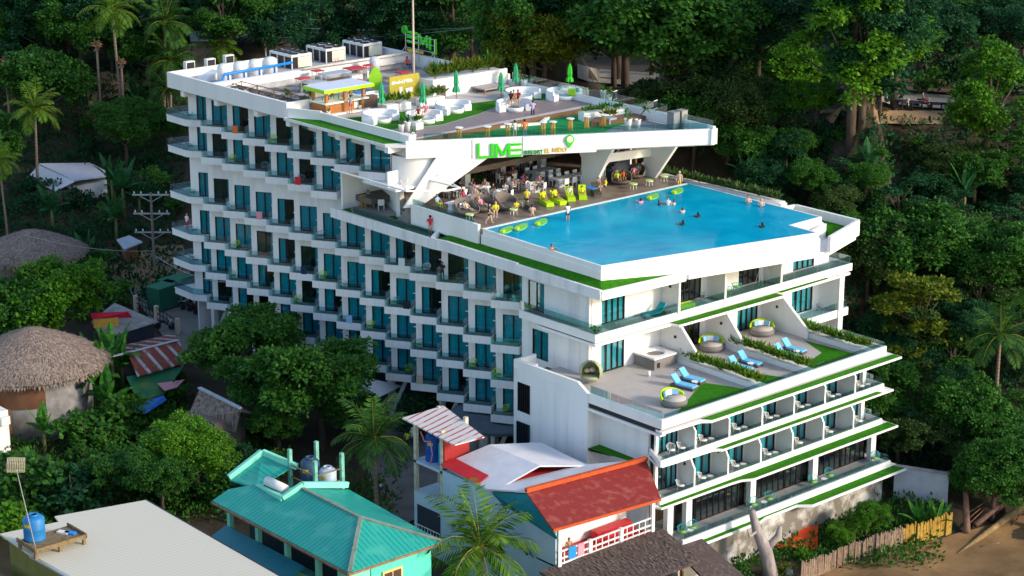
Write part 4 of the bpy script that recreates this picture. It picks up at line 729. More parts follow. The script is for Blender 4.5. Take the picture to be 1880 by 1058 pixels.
for (u, v), l in (((1130, 187), 'solar floodlight on the parapet nearest the corner pots'), ((1204, 205), 'solar floodlight on the parapet nearest the cabinets')):
    p = at(u, v, 20.85); t = thing('solar_floodlight', l, 'lamp', (p.x, p.y, 20.85), radians(20)); mb = MB(); mb.box(-.03, .03, -.03, .03, 0, .3); mb.build('bracket', black, t); mb = MB(); mb.box(-.06, .02, -.3, .3, .3, .95); mb.build('panel', navy, t); mb = MB(); mb.box(-.07, .0, -.36, .36, .24, .3); mb.box(-.07, .0, -.36, .36, .95, 1.0); mb.build('panel_frame', white_pl, t)
t = thing('pipe_rack', 'rusty steel pipe rack along the street parapet of the service yard', 'pipe rack', (0, 0, 20.2)); mb = MB()
for y in (1.2, 2.2, 3.1): mb.tube([(6, y, .9+.1*y), (16.3, y, .9+.1*y)], .045, 5)
for x in (6.2, 8.8, 11.4, 14, 16.2):
    mb.tube([(x, 1.1, .95), (x, 3.2, 1.2)], .04, 5); mb.tube([(x, 1.2, 0), (x, 1.2, 1.9 if x in (11.4, 14) else 1.0)], .04, 5); mb.tube([(x, 3.1, 0), (x, 3.1, 1.2)], .04, 5)
mb.build('rails', MAT('rusty_pipe', (.20, .13, .10), .8, .4, 2), t); mb = MB()
for k in range(9): x = 6.6+k*1.05; mb.box(x, x+.7, 1.5+.2*(k % 3), 2.6, .9, 1.02)
mb.build('grating', MAT('dark_grating', (.09, .085, .08), .8, .4, 3), t)
# ================================================================ plants
L_dark = LEAF('leaf_deep_green', [(.010, .048, .020), (.018, .080, .028), (.03, .11, .035)]); L_mid = LEAF('leaf_mid_green', [(.018, .07, .014), (.042, .145, .02), (.075, .205, .025)])  # deep green has the forest's shade put into its low tone
L_bright = LEAF('leaf_bright_green', [(.03, .11, .01), (.07, .21, .012), (.13, .29, .02)]); L_yel = LEAF('leaf_yellow_green', [(.03, .08, .01), (.10, .16, .012), (.22, .22, .02)])
L_olive = LEAF('leaf_olive', [(.02, .05, .015), (.05, .105, .025), (.10, .15, .04)]); L_palm = LEAF('palm_leaflet', [(.03, .10, .012), (.08, .19, .015), (.19, .26, .02)]); L_palmd = LEAF('palm_leaflet_shade', [(.012, .06, .015), (.03, .11, .02), (.08, .17, .02)])  # second palm leaf is a darker copy with shade painted in
L_ban = LEAF('banana_leaf', [(.02, .10, .02), (.045, .19, .025), (.11, .28, .03)]); L_band = LEAF('banana_leaf_deep', [(.01, .06, .025), (.02, .10, .03), (.05, .17, .035)]); L_red = LEAF('red_brown_leaf', [(.06, .05, .01), (.16, .10, .015), (.20, .18, .02)])
bark = MAT('grey_bark', (.075, .055, .042), .9, .4, 3, stretch=(1, 1, .3), bump=.4); bark_b = MAT('brown_bark', (.22, .12, .08), .9, .35, 3, bump=.4); palm_bark = stripes('palm_bark', (.25, .18, .14), (.16, .11, .085), 2, 3, .9, .8)
def rdir(r):
    z = r.uniform(-1, 1); a = r.uniform(0, 2*pi); s = sqrt(1-z*z); return Vector((s*cos(a), s*sin(a), z))
def leaf(mb, p, d, n, ln, wd):     # one folded kite shaped leaf from p along d
    s = d.cross(n); 
    if s.length < 1e-4: s = Vector((1, 0, 0))
    s = s.normalized()*wd; i = len(mb.v); m = p+d*(ln*.5)
    mb.v += [tuple(p), tuple(m+s-n*wd*.25), tuple(p+d*ln), tuple(m-s-n*wd*.25)]; mb.F([i, i+1, i+2, i+3])
def clumps(mb, cs, per, size, r, flat=.75, lw=.42):
    for c, rad in cs:
        for _ in range(max(4, int(per*rad*rad))):
            d = rdir(r); d.z = abs(d.z)*.9-.12 if r.random() < .8 else d.z; q = Vector(c)+Vector((d.x, d.y, d.z*flat))*rad*(r.random()**.45)
            o = (d+Vector((0, 0, -.35))+rdir(r)*.6).normalized(); n = (d*.6+Vector((0, 0, 1))+rdir(r)*.55).normalized(); s = size*r.uniform(.65, 1.3); leaf(mb, q, o, n, s, s*lw)
def tree_proto(kind, seed):
    r = random.Random(seed); t = thing('broadleaf_tree', 'x', 'tree'); tr = MB(); cr = MB(); cs = []
    if kind == 'dome': hgt, rad, tk, per, sz = 7.5, 4.6, .28, 190, .29
    elif kind == 'tall': hgt, rad, tk, per, sz = 11.5, 4.2, .30, 190, .29
    elif kind == 'tier': hgt, rad, tk, per, sz = 8.5, 4.4, .25, 190, .27
    elif kind == 'fine': hgt, rad, tk, per, sz = 7.0, 4.0, .18, 260, .21
    else: hgt, rad, tk, per, sz = 2.6, 2.1, .08, 170, .29
    base = .05 if kind == 'bush' else hgt*.32
    tr.tube([(0, 0, -1.5), (.1, .05, base), (.15, -.1, hgt*.62), (.0, .0, hgt*.85)], [tk*1.25, tk, tk*.6, tk*.2], 7)
    nb = 9 if kind != 'bush' else 4; lobes = []
    for i in range(nb):
        a = 2.4*i+r.uniform(-.4, .4); f = (i+.5)/nb
        if kind == 'tier': zc = base+(hgt-base)*f; rr = rad*(1.05-.55*f)*r.uniform(.5, .95); lr = 1.5*r.uniform(.8, 1.2)
        elif kind == 'tall': zc = base+(hgt-base)*(.15+.8*f); rr = rad*sin(pi*(.2+.7*f))*r.uniform(.35, .8); lr = 1.7*r.uniform(.75, 1.2)
        elif kind == 'bush': zc = hgt*.45*r.uniform(.6, 1.2); rr = rad*.5*r.random(); lr = 1.1*r.uniform(.8, 1.1)
        else: zc = base+(hgt-base)*r.uniform(.35, .8); rr = rad*r.uniform(.25, .72); lr = 1.9*r.uniform(.75, 1.2)
        c = Vector((rr*cos(a), rr*sin(a), zc)); lobes.append((c, lr)); st = Vector((.1, 0, base+(zc-base)*r.uniform(.2, .5)))
        if kind != 'bush': tr.tube([st, (st+c)/2+Vector((0, 0, -.2)), c+Vector((0, 0, -.3))], [tk*.5, tk*.3, tk*.12], 5)
    if kind in ('dome', 'fine'): lobes.append((Vector((0, 0, hgt*.86)), 1.8))
    if kind == 'tall': lobes.append((Vector((0, 0, hgt*.95)), 1.5))
    for c, lr in lobes:
        m = int(9*lr) if kind != 'bush' else 7
        for _ in range(m):
            d = rdir(r); d.z = d.z*.5 if kind == 'tier' else (abs(d.z) if r.random() < .7 else d.z)
            cs.append((c+Vector((d.x, d.y, d.z*(.35 if kind == 'tier' else .8)))*lr*r.uniform(.55, 1.), lr*r.uniform(.28, .46)))
    clumps(cr, cs, per, sz, r, .45 if kind == 'tier' else .75)
    tr.build('trunk', bark, t, True); c_ = cr.build('crown', L_mid, t); return t
TREES = {k+str(i): tree_proto(k, 11*i+len(k)) for k in ('dome', 'tall', 'tier', 'fine', 'bush') for i in (0, 1)}
def setmat(o, child, mat):
    for c in o.children:
        if c.name.startswith(child): c.material_slots[0].link = 'OBJECT'; c.material_slots[0].material = mat
def tree(kind, loc, sc, mat, label, group=None, rz=None, name=None, cat=None):
    o = dup(TREES[kind], loc, R_.uniform(0, 6.28) if rz is None else rz, label, group, sc); setmat(o, 'crown', mat)
    if kind.startswith('bush'): o.name = 'bush'; o['category'] = 'bush'
    if name: o.name = name
    if cat: o['category'] = cat
    return o
def frond(mb, base, az, el, ln, r, nl=26, wl=.75, droop=1.):
    p = Vector(base); pts = []; d = Vector((cos(az)*cos(el), sin(az)*cos(el), sin(el))); st = ln/nl
    for i in range(nl+1):
        pts.append((p.copy(), d.copy())); p = p+d*st; d = (d+Vector((0, 0, -.055*droop*(.4+1.6*i/nl)))).normalized()
    mb.k = 1; mb.tube([q for q, _ in pts[::5]], [.045, .04, .03, .02, .012, .008][:len(pts[::5])], 4); mb.k = 0
    side = Vector((-sin(az), cos(az), 0))
    for i in range(2, nl):
        f = i/nl; L = wl*(.45+1.1*sin(pi*min(1, f*.9+.1)))*r.uniform(.85, 1.1); q, dd = pts[i]; up = side.cross(dd).normalized()
        for s in (1, -1):
            o = (side*s*.8+dd*.55-Vector((0, 0, 1))*r.uniform(.15, .5)).normalized(); leaf(mb, q, o, up, L, .06)
def palm_proto(h, nf, seed, ln=3.6, lean=.6, wl=.72, nl=26):
    r = random.Random(seed); t = thing('coconut_palm', 'x', 'palm tree'); tr = MB()
    tr.tube([(0, 0, -1.5), (0, 0, 0), (lean*.25, 0, h*.35), (lean*.7, 0, h*.7), (lean, 0, h)], [.26, .22, .16, .14, .13], 8); tr.build('trunk', palm_bark, t, True)
    cr = MB()
    for i in range(nf):
        f = i/nf; frond(cr, (lean, 0, h+.1), i*2.4+r.uniform(-.3, .3), radians(82-105*f+r.uniform(-8, 8)), ln*r.uniform(.85, 1.1), r, nl, wl, .8+.6*f)
    cr.build('crown', [L_palm, MAT('palm_rib', (.20, .22, .03), .6, 0)], t)
    nn = MB()
    for i in range(6): a = i*1.05; nn.ball((lean+.25*cos(a), .25*sin(a), h-.25-.1*(i % 2)), .13, 6)
    nn.build('coconuts', MAT('coconut', (.22, .20, .03), .6, .3), t, True); return t
PALMS = [palm_proto(9, 19, 3), palm_proto(13, 17, 5, lean=-.5), palm_proto(6.5, 22, 8, lean=.3), palm_proto(4.2, 20, 9, 4.0, .4, .8)]
def palm(i, loc, sc, mat, label, group=None, rz=None):
    o = dup(PALMS[i], loc, R_.uniform(0, 6.28) if rz is None else rz, label, group, sc); setmat(o, 'crown', mat); return o
def bleaf(mb, base, az, el, ln, w, r, droop):
    p = Vector(base); d = Vector((cos(az)*cos(el), sin(az)*cos(el), sin(el))); side = Vector((-sin(az), cos(az), 0)); n = 11; st = ln/n; pr = None
    for i in range(n+1):
        f = i/n; ww = w*max(.0, min(1, f*7))*(1-max(0, f-.55)**2*4.4); ww = max(ww, .03); up = side.cross(d).normalized()
        cur = (p.copy(), p+side*ww-up*ww*-.28, p-side*ww-up*ww*-.28)
        if pr:
            g = .94 if r.random() < .8 else .72
            for k in (1, 2):
                j = len(mb.v); mb.v += [tuple(pr[0]), tuple(pr[k]), tuple(pr[k]+(cur[k]-pr[k])*g), tuple(cur[0])]; mb.F([j, j+1, j+2, j+3])
        pr = cur; p = p+d*st; d = (d+Vector((0, 0, -droop*(.3+1.5*f)))).normalized()
def banana_proto(h, nl, seed, ln=2.4):
    r = random.Random(seed); t = thing('banana_plant', 'x', 'banana plant'); tr = MB(); tr.tube([(0, 0, -.8), (0, 0, h*.6), (.05, 0, h)], [.2, .15, .1], 7); tr.build('stem', MAT('banana_stem', (.13, .13, .05), .8, .4), t, True); cr = MB()
    for i in range(nl):
        f = i/nl; bleaf(cr, (.05, 0, h-.1), i*2.4+r.uniform(-.4, .4), radians(85-60*f+r.uniform(-8, 8)), ln*r.uniform(.8, 1.15), .33*r.uniform(.85, 1.15), r, .05+.07*f)
    cr.build('leaves', L_ban, t); return t
BANS = [banana_proto(2.2, 9, 4), banana_proto(3.0, 8, 6, 2.8), banana_proto(.3, 8, 7, 2.6)]
def banana(i, loc, sc, mat, label, group=None):
    o = dup(BANS[i], loc, R_.uniform(0, 6.28), label, group, sc); setmat(o, 'leaves', mat); return o
# pots and troughs
def pot_proto(plant, ph, mat):
    t = thing('potted_plant', 'x', 'potted plant'); mb = MB(); mb.lathe([(.2, 0), (.31, .8), (.34, .84), (.3, .84), (.28, .76), (.01, .74)], 16); mb.build('pot', white_pl, t, True); r = random.Random(ph*10); cr = MB()
    if plant == 'spike':
        for i in range(22): leaf(cr, Vector((0, 0, .75)), (rdir(r)*.5+Vector((0, 0, .8))).normalized(), Vector((cos(i), sin(i), .2)), ph*r.uniform(.6, 1.1), .05)
    elif plant == 'tree':
        cr.k = 1; cr.tube([(0, 0, .7), (.25, .1, 1.3), (.75, .2, 1.9)], .05, 5); cr.k = 0
        for i in range(40): leaf(cr, Vector((.75, .2, 1.9)), (rdir(r)+Vector((0, 0, .3))).normalized(), rdir(r), .7*r.uniform(.6, 1.1), .05)
    else: clumps(cr, [((0, 0, .9+ph*.4*j), ph*.35) for j in range(2)], 260, .22, r)
    cr.build('plant', [mat, bark], t); return t
PO = {'spike': pot_proto('spike', .9, L_mid), 'tree': pot_proto('tree', 1, L_mid), 'bushy': pot_proto('bushy', .9, L_bright)}
def pot(k, u, v, z, label, sc=1., mat=None):
    p = at(u, v, z); o = dup(PO[k], (p.x, p.y, z), R_.uniform(0, 6), label, 'potted plants of the hotel', sc)
    if mat: setmat(o, 'plant', mat)
for k, u, v, z, l, s in (('spike', 737, 244, ZR, 'left of two white pots at the corner of the boards', .85), ('spike', 748, 241, ZR, 'white pot with a tall feathery plant behind the sofa planter', 1.), ('bushy', 760, 258, ZL+.1, 'near empty white pot directly above the fascia end', .8), ('bushy', 950, 163, ZR, 'tall white pot with leafy shrub behind the umbrellas', 1.15), ('tree', 962, 165, ZR, 'white pot with a leaning dracaena behind the tall sofa', 1.1), ('spike', 1107, 183, ZR, 'white pot of spiky leaves where the deck step ends', 1.), ('bushy', 1117, 193, ZL, 'white pot on the turf below the deck step', 1.1), ('bushy', 1153, 238, ZL, 'white pot with a dense green shrub near the cabinets', 1.15), ('tree', 1171, 235, ZL, 'white pot with a bent thin stem beside the dense shrub', .9), ('bushy', 661, 203, ZR, 'small grey pot at the end of the bar counter', .6), ('spike', 603, 215, ZR, 'small pot at the street side of the bar', .6)): pot(k, u, v, z, 'potted plant, '+l, s)
def trough(cx, cy, z, lx, ly, h, mat, label, hp=.6, rz=0., wall=white, sz=.3, n=1., cat='planter'):
    t = thing('planter_trough', label, cat, (cx, cy, z), rz); mb = MB(); mb.box(-lx/2, lx/2, -ly/2, ly/2, 0, h); mb.build('box', wall, t); r = random.Random(int(cx*7+cy*3)); cr = MB(); k = max(2, int(max(lx, ly)/.55))
    for i in range(k):
        f = (i+.5)/k-.5; c = Vector((lx*f*.95 if lx > ly else r.uniform(-.3, .3)*lx, ly*f*.95 if ly >= lx else r.uniform(-.3, .3)*ly, h+hp*.2))
        for _ in range(int(26*n)):
            d = (rdir(r)*.7+Vector((0, 0, .75))).normalized(); leaf(cr, c+Vector((r.uniform(-.3, .3)*min(1, lx), r.uniform(-.3, .3)*min(1, ly), r.uniform(0, .2))), d, rdir(r), hp*r.uniform(.6, 1.2), .055+sz*.1)
    cr.build('foliage', mat, t); return t
for u, v, lx, ly, l in ((719, 203, .7, 1.6, 'white planter with pale agave left of the hashtag board'), (740, 200, .7, 1.3, 'white planter with dark leaves under the hashtag board'), (790, 191, .7, 2.8, 'long white planter with banana leaves right of the hashtag board'), (766, 237, .7, .8, 'small white planter box against the couple\'s sofa')):
    p = at(u, v, ZR); trough(p.x, p.y, ZR, lx, ly, .6, L_palm, l, .9 if lx > .6 and ly > 1 else .5)
trough(18.5, 19.6, 20.3, 1.6, 8.6, 1.5, L_yel, 'bed of yellow green bananas and crotons behind the white planter wall', 1.2, n=2.2); 
for i, y in enumerate((16.2, 18.6, 20.8, 22.8)): banana(0, (18.5, y, 21.4), .45+.05*(i % 2), [L_ban, L_yel, L_red, L_ban][i], 'young banana plant in the roof bed, %s from the sign' % ordn(i), 'banana plants in the roof bed')
p = at(1105, 218, ZL); trough(p.x, p.y, ZL, 1.1, 4.2, .75, L_mid, 'white trough garden with dark screen on the roof deck', .45, radians(-14)); p = at(1119, 226, ZL); trough(p.x, p.y, ZL, .9, .9, .5, L_yel, 'bowl of yellow flowers beside the white trough garden', .7, wall=MAT('grey_blue_bowl', (.35, .40, .50), .6, .1))
for i, (u, v) in enumerate(((600, 172), (560, 190), (612, 178), (575, 178), (529, 178))): p = at(u, v, 20.3); tree('bush%d' % (i % 2), (p.x, p.y, 20.2), .38, [L_mid, L_yel, L_bright, L_mid, L_yel][i], 'potted shrub in the service yard, %s' % ['in front of the grey shelter', 'behind the street parapet', 'behind the bar roof', 'tall one beside the railing', 'small yellow one by the parapet end'][i], 'shrubs in the service yard')
# hedge beside the pool and ferns in front terrace troughs
trough(45.2, 26.0, 14.7, 14.4, .7, .12, L_olive, 'long hedge along the far side of the pool', .65, radians(2), n=1.6)
for (x0, y0, x1, y1), l in (((57.4, 8.9, 66.3, 8.75), 'leafy hedge trough nearest the hot tub'), ((57.6, 14.3, 66.4, 14.2), 'leafy hedge trough in the middle of the terrace'), ((58.1, 21.5, 66.4, 21.5), 'leafy hedge trough at the far end of the terrace')):
    trough((x0+x1)/2, (y0+y1)/2, 5.7, x1-x0, .75, .42, L_palm, l, .75, atan2(y1-y0, x1-x0), n=1.5)
# ================================================================ furniture and people of the pool deck
ZD = 14.8
cushion_w = MAT('white_seat', (.80, .80, .82), .6, .04); cloth_w = MAT('white_table_cloth', (.72, .74, .78), .8, .06)
def chair_proto():
    t = thing('dining_chair', 'x', 'chair'); mb = MB(); mb.box(-.24, .24, -.24, .24, .42, .48); mb.build('seat', cushion_w, t); mb = MB(); mb.prism([(-.27, -.25), (-.22, -.25), (-.22, .25), (-.27, .25)], .48, .92); mb.build('backrest', cushion_w, t)
    for x in (-.22, .21):
        for y in (-.22, .22): mb = MB(); mb.tube([(x, y, 0), (x, y, .44)], .025, 5); mb.build('leg', white_pl, t)
    for y in (-.25, .25): mb = MB(); mb.bar((-.22, y, .66), (.2, y, .66), .04); mb.bar((.2, y, .46), (.2, y, .66), .035); mb.build('armrest', white_pl, t)
    return t
CH = chair_proto()
def table_proto(kind):
    t = thing('dining_table', 'x', 'table')
    if kind == 'cloth':
        mb = MB(); mb.box(-.45, .45, -.6, .6, .72, .76); mb.build('tabletop', cloth_w, t); mb = MB(); mb.lathe([(.42, 0), (.30, .35), (.34, .72)], 4, (0, 0, 0), pi/4, pi/4+2*pi, 1.1, 1.5); mb.build('cloth_skirt', cloth_w, t)
    else:
        mb = MB(); mb.box(-.45, .45, -.45, .45, .70, .75); mb.build('tabletop', white_pl if kind == 'white' else wood_warm, t)
        for x in (-.38, .38):
            for y in (-.38, .38): mb = MB(); mb.tube([(x, y, 0), (x, y, .7)], .03, 5); mb.build('leg', white_pl, t)
    return t
TB = {k: table_proto(k) for k in ('cloth', 'white', 'wood')}
plate = MB().lathe([(.01, 0), (.12, 0), (.14, .025), (.01, .02)], 10)
PL = plate.build('plate', white_pl, None, True); glassm = MAT('green_bottle_glass', (.05, .25, .03), .2, 0)
SK = [('white', 'white'), ('black', 'black'), ('white', 'navy'), ('skin', 'black'), ('red', 'navy'), ('lilac', 'grey'), ('skin', 'red'), ('grey', 'black'), ('pink', 'white'), ('black', 'navy')]
ci = [0]
def dining(u, v, kind, rz, label, occ, n=4, where=''):
    p = at(u, v, ZD); T_ = dup(TB[kind], (p.x, p.y, ZD), radians(rz), label, 'restaurant tables')
    for k in range(n):
        a = radians(rz+90*k); d = Vector((cos(a), sin(a), 0)); q = p+d*(.92 if kind == 'cloth' and k % 2 == 1 else .78)
        dup(CH, (q.x, q.y, ZD), a+pi, 'white chair, %s side of the %s' % (['pool', 'far', 'indoor', 'near'][k], where), 'white chairs in the restaurant')
        if k in occ:
            s = SK[ci[0] % len(SK)]; ci[0] += 1
            person(0, 0, ZD, 'sit', math.degrees(a)+180, 'seated person %s, %s side of the %s' % ('in '+s[0] if s[0] != 'skin' else 'without shirt', ['pool', 'far', 'indoor', 'near'][k], where), s[0], s[1], hair=[0, 0, 1][ci[0] % 3], sk=[0, 1, 2][ci[0] % 3], group='guests seated in the restaurant', xy=(q.x-.05*d.x, q.y-.05*d.y, 0), dz=-.38)
    for k in range(4): a = R_.uniform(0, 6.28); tag_plate((p.x+.28*cos(a), p.y+.35*sin(a), ZD+.762), where)
def tag_plate(loc, where):
    o = PL.copy(); C.objects.link(o); o.location = loc; tag(o, 'white plate on the %s' % where, 'plate', 'plates on the restaurant tables')
for a in ((832, 388, 'cloth', 5, 'cloth covered table beside the woman in pale blue', (), 2, 'table beside the entry steps'), (836, 364, 'white', 20, 'bare white table with grey centre by the railing', (0, 1), 3, 'bare white table by the railing'), (866, 376, 'cloth', 30, 'round white table of guests behind the first basket chair', (0, 1, 2, 3), 4, 'busy table behind the first basket chair'), (880, 358, 'white', 10, 'white table under the leafy plant', (1, 2, 3), 4, 'table under the leafy plant'), (920, 366, 'cloth', 25, 'white table of guests behind the biggest basket chair', (0, 1, 2, 3), 4, 'table behind the biggest basket chair'), (930, 334, 'wood', 0, 'long dark table of guests in the middle of the dining room', (0, 1, 2, 3), 4, 'dark table mid room'), (981, 352, 'cloth', 20, 'white table behind the standing person in yellow', (0, 1, 2, 3), 4, 'table behind the person in yellow'), (906, 318, 'white', 0, 'small white table beside the waiter in blue', (0, 2, 3), 4, 'small table beside the waiter'), (951, 348, 'white', 10, 'white table between the two crowded ones', (0, 1, 3), 4, 'table between the crowded ones'), (958, 312, 'white', 5, 'white table deep inside near the back wall', (1, 3), 4, 'table deep inside')): dining(*a)
# the two long tables
def longtable(x, y0, y1, label, where, occ=()):
    t = thing('long_dining_table', label, 'table', (x, (y0+y1)/2, ZD), 0, 'restaurant tables'); L = y1-y0; mb = MB(); mb.box(-.5, .5, -L/2, L/2, .72, .77); mb.build('tabletop', cloth_w, t)
    for s in (-1, 1): mb = MB(); mb.lathe([(.48, 0), (.32, .35), (.36, .72)], 4, (0, s*(L/2-.6), 0), pi/4, pi/4+2*pi); mb.build('cloth_skirt', cloth_w, t)
    n = int(L/.85)
    for i in range(n):
        y = y0+L*(i+.5)/n
        for s in (1, -1):
            dup(CH, (x+s*.78, y, ZD), 0 if s < 0 else pi, 'white chair, %s from the left, %s side of the %s' % (ordn(i), 'pool' if s > 0 else 'indoor', where), 'white chairs in the restaurant')
        tag_plate((x+.2, y, ZD+.772), where); tag_plate((x-.25, y, ZD+.772), where)
longtable(35.9, 15.2, 20.0, 'long white banquet table set with plates by the slanting pier', 'long table by the pier'); longtable(32.6, 15.4, 18.2, 'white table set for eight beside the indoor column', 'table by the indoor column')
# basket chairs, loungers, stools, floats
rattan = stripes('grey_brown_rattan', (.20, .17, .14), (.13, .11, .09), 2, 14, .7, .7, noise_col=(.15, .13, .11)); limec = MAT('lime_cushion', (.45, .68, .01), .8, .08)
def basket_proto():
    t = thing('basket_daybed', 'x', 'daybed'); mb = MB(); mb.lathe([(.55, 0), (1.0, .28), (1.1, .5), (1.02, .5), (.9, .34), (.01, .32)], 26); mb.build('base', rattan, t, True)
    mb = MB(); n = 24; a0 = radians(60); a1 = radians(300); lo = []; hi = []
    for i in range(n+1):
        a = a0+(a1-a0)*i/n; h = .5+.85*sin(pi*i/n)**.7; lo.append([mb.P((r*cos(a), r*sin(a), .45)) for r in (1.1, 1.03)]); hi.append([mb.P(((r-.12*sin(pi*i/n))*cos(a), (r-.12*sin(pi*i/n))*sin(a), h)) for r in (1.12, 1.04)])
    for i in range(n): mb.F([lo[i][0], lo[i+1][0], hi[i+1][0], hi[i][0]]); mb.F([lo[i+1][1], lo[i][1], hi[i][1], hi[i+1][1]]); mb.F([hi[i][0], hi[i+1][0], hi[i+1][1], hi[i][1]])
    mb.build('backrest', rattan, t, True); mb = MB(); mb.lathe([(.01, .33), (.86, .36), (.88, .44), (.8, .47), (.01, .47)], 20); mb.build('seat_cushion', MAT('charcoal_cushion', (.09, .085, .08), .8, .15), t, True); return t
BD = basket_proto()
for (u, v), rz, l in (((857, 396), -5, 'basket daybed nearest the pool corner'), ((886, 388), 5, 'basket daybed behind the person walking in black'), ((930, 385), 10, 'largest looking basket daybed facing the pool, centre left'), ((1141, 338), -40, 'basket daybed with a couple in yellow and red'), ((1166, 327), -60, 'basket daybed holding two sunbathers by the stair'), ((1193, 318), -75, 'rearmost basket daybed under the white stair wall')): p = at(u, v, ZD); dup(BD, (p.x, p.y, ZD), radians(rz), l, 'basket daybeds on the pool deck', 1.0 if u < 1000 else .85)
drop(BD)
def lounger_proto(mat, fr):
    t = thing('sun_lounger', 'x', 'sun lounger'); mb = MB(); mb.box(-.2, 1.3, -.34, .34, .22, .36); mb.build('seat_cushion', mat, t); mb = MB(); mb.M = Matrix.Translation((-.2, 0, .28)) @ Matrix.Rotation(radians(48), 4, 'Y'); mb.box(-.82, .0, -.34, .34, -.06, .07); mb.build('backrest', mat, t)
    mb = MB(); mb.box(-.75, 1.32, -.36, .36, .02, .21); mb.build('frame', fr, t)
    for x in (-.65, 1.2):
        for y in (-.3, .3): mb = MB(); mb.box(x-.04, x+.04, y-.04, y+.04, 0, .02); mb.build('foot', fr, t)
    return t
LG = lounger_proto(limec, limec); LB = lounger_proto(MAT('sky_blue_cushion', (.16, .50, .80), .8, .05), wicker_brown); LN = lounger_proto(MAT('charcoal_pad', (.07, .06, .055), .8, .2), rattan); LT = lounger_proto(MAT('teal_pad', (.0, .30, .38), .8, .05), navy)
for P_, (u, v), rz, l in ((LG, (1000, 374), -20, 'lime lounger nearest the standing person in yellow'), (LG, (1022, 371), -15, 'lime lounger with a reclining person in yellow'), (LG, (1046, 364), -35, 'lime lounger with a child in white'), (LG, (1069, 361), -40, 'lime lounger beside the blue towel'), (LN, (975, 384), -20, 'dark lounger right at the pool edge, centre left'), (LN, (1094, 356), -35, 'dark lounger draped with a white towel')): p = at(u, v, ZD); dup(P_, (p.x, p.y, ZD), radians(rz), l, 'loungers along the pool', .95)
ST = thing('round_stool_table', 'x', 'table'); mb = MB(); mb.lathe([(.3, .38), (.36, .42), (.34, .5), (.01, .5)], 16); mb.build('tabletop', MAT('pale_lime', (.55, .72, .30), .5, .05), ST)
for i in range(4): a = pi/4+i*pi/2; mb = MB(); mb.tube([(.2*cos(a), .2*sin(a), .4), (.28*cos(a), .28*sin(a), 0)], .025, 5); mb.build('leg', white_pl, ST)
for (u, v), l in (((1163, 347), 'lime stool table nearest the couple in the basket'), ((1192, 341), 'lime stool table in the middle of the three'), ((1219, 333), 'lime stool table nearest the pool end'), ((862, 404), 'teal drum stool at the pool corner'), ((943, 394), 'white stool beside the seated child'), ((959, 380), 'teal stool behind the seated child')): p = at(u, v, ZD); dup(ST, (p.x, p.y, ZD), 0, l, 'small stool tables on the deck')
drop(ST)
tag(MB().box(-.5, .5, -.3, .3, 0, .05).build('blue_towel', CL('blue'), None, loc=(*at(1085, 357, ZD).xy, ZD+.55)), 'royal blue towel over a lounger back under the pier', 'towel')
for (u, v), rz, l in (((931, 422), -60, 'nearest the pool corner'), ((957, 417), -60, 'second from the pool corner'), ((994, 408), -58, 'beside the man on the ledge'), ((1199, 361), -62, 'behind the group of swimmers'), ((1244, 351), -62, 'farthest, beside the pair at the pool end')):
    p = at(u, v, PZ); t = thing('leaf_float', 'green leaf shaped pool lounger on the ledge, %s' % l, 'pool float', (p.x, p.y, PZ-.02), radians(rz), 'leaf floats on the pool ledge'); mb = MB(); pts = [(1.15*cos(a), .45*sin(a)*(1+.25*cos(a))) for a in [i*pi/9 for i in range(18)]]; mb.prism(pts, 0, .07); mb.build('mat', MAT('leaf_mat', (.22, .60, .10), .5, .1), t); mb = MB(); mb.box(.85, 1.3, -.12, .12, .07, .25); mb.build('headrest', limec, t)
# guests on the deck, in the pool and on the terraces
G1 = 'guests on the pool deck'; G2 = 'swimmers in the pool'; G3 = 'guests on the roof terrace'
person(1042, 410, PZ-.28, 'folded', 150, 'man in white vest and navy shorts standing on the pool ledge', 'white', 'navy', hair=0, sk=0, sleeve='skin')
person(898, 411, ZD, 'walk', 40, 'person in black walking along the pool corner', 'black', 'black', sk=1); person(910, 402, ZD, 'sit', -45, 'blond person in lime shorts crouching on a stool by the water', 'yellow', 'lime', hair=2, sk=1, dz=-.25)
person(967, 382, ZD, 'folded', -60, 'person in a yellow top and black shorts standing among the tables', 'yellow', 'black', hair=1, sk=1); person(948, 392, ZD, 'sit', -45, 'child seated beside the white stool', 'yellow', 'lime', sk=0, dz=-.25, size=.8)
person(977, 401, ZD, 'sit', 135, 'bare backed man sitting at the pool edge', 'skin', 'black', sk=1, dz=-.5)
person(998, 373, ZD, 'recl', -20, 'person in yellow leaning back on the nearest lime lounger', 'yellow', 'yellow', hair=0, sk=0, dz=-.5); person(1020, 370, ZD, 'recl', -15, 'person in a yellow shirt and black shorts reclining on lime cushions', 'yellow', 'black', hair=0, sk=0, dz=-.5)
person(1046, 362, ZD, 'sit', -45, 'girl in white sitting up on a lime lounger', 'white', 'white', hair=1, sk=1, dz=-.45, size=.85); person(1069, 360, ZD, 'recl', -40, 'boy in yellow stretched on the lounger by the blue towel', 'yellow', 'navy', sk=0, dz=-.5, size=.85)
person(1098, 352, ZD, 'sit', -60, 'bare chested man sitting on the dark lounger', 'skin', 'white', sk=0, dz=-.45); person(1111, 352, ZD, 'sit', -120, 'man in yellow sitting back to back by the dark lounger', 'yellow', 'black', hair=1, sk=1, dz=-.45)
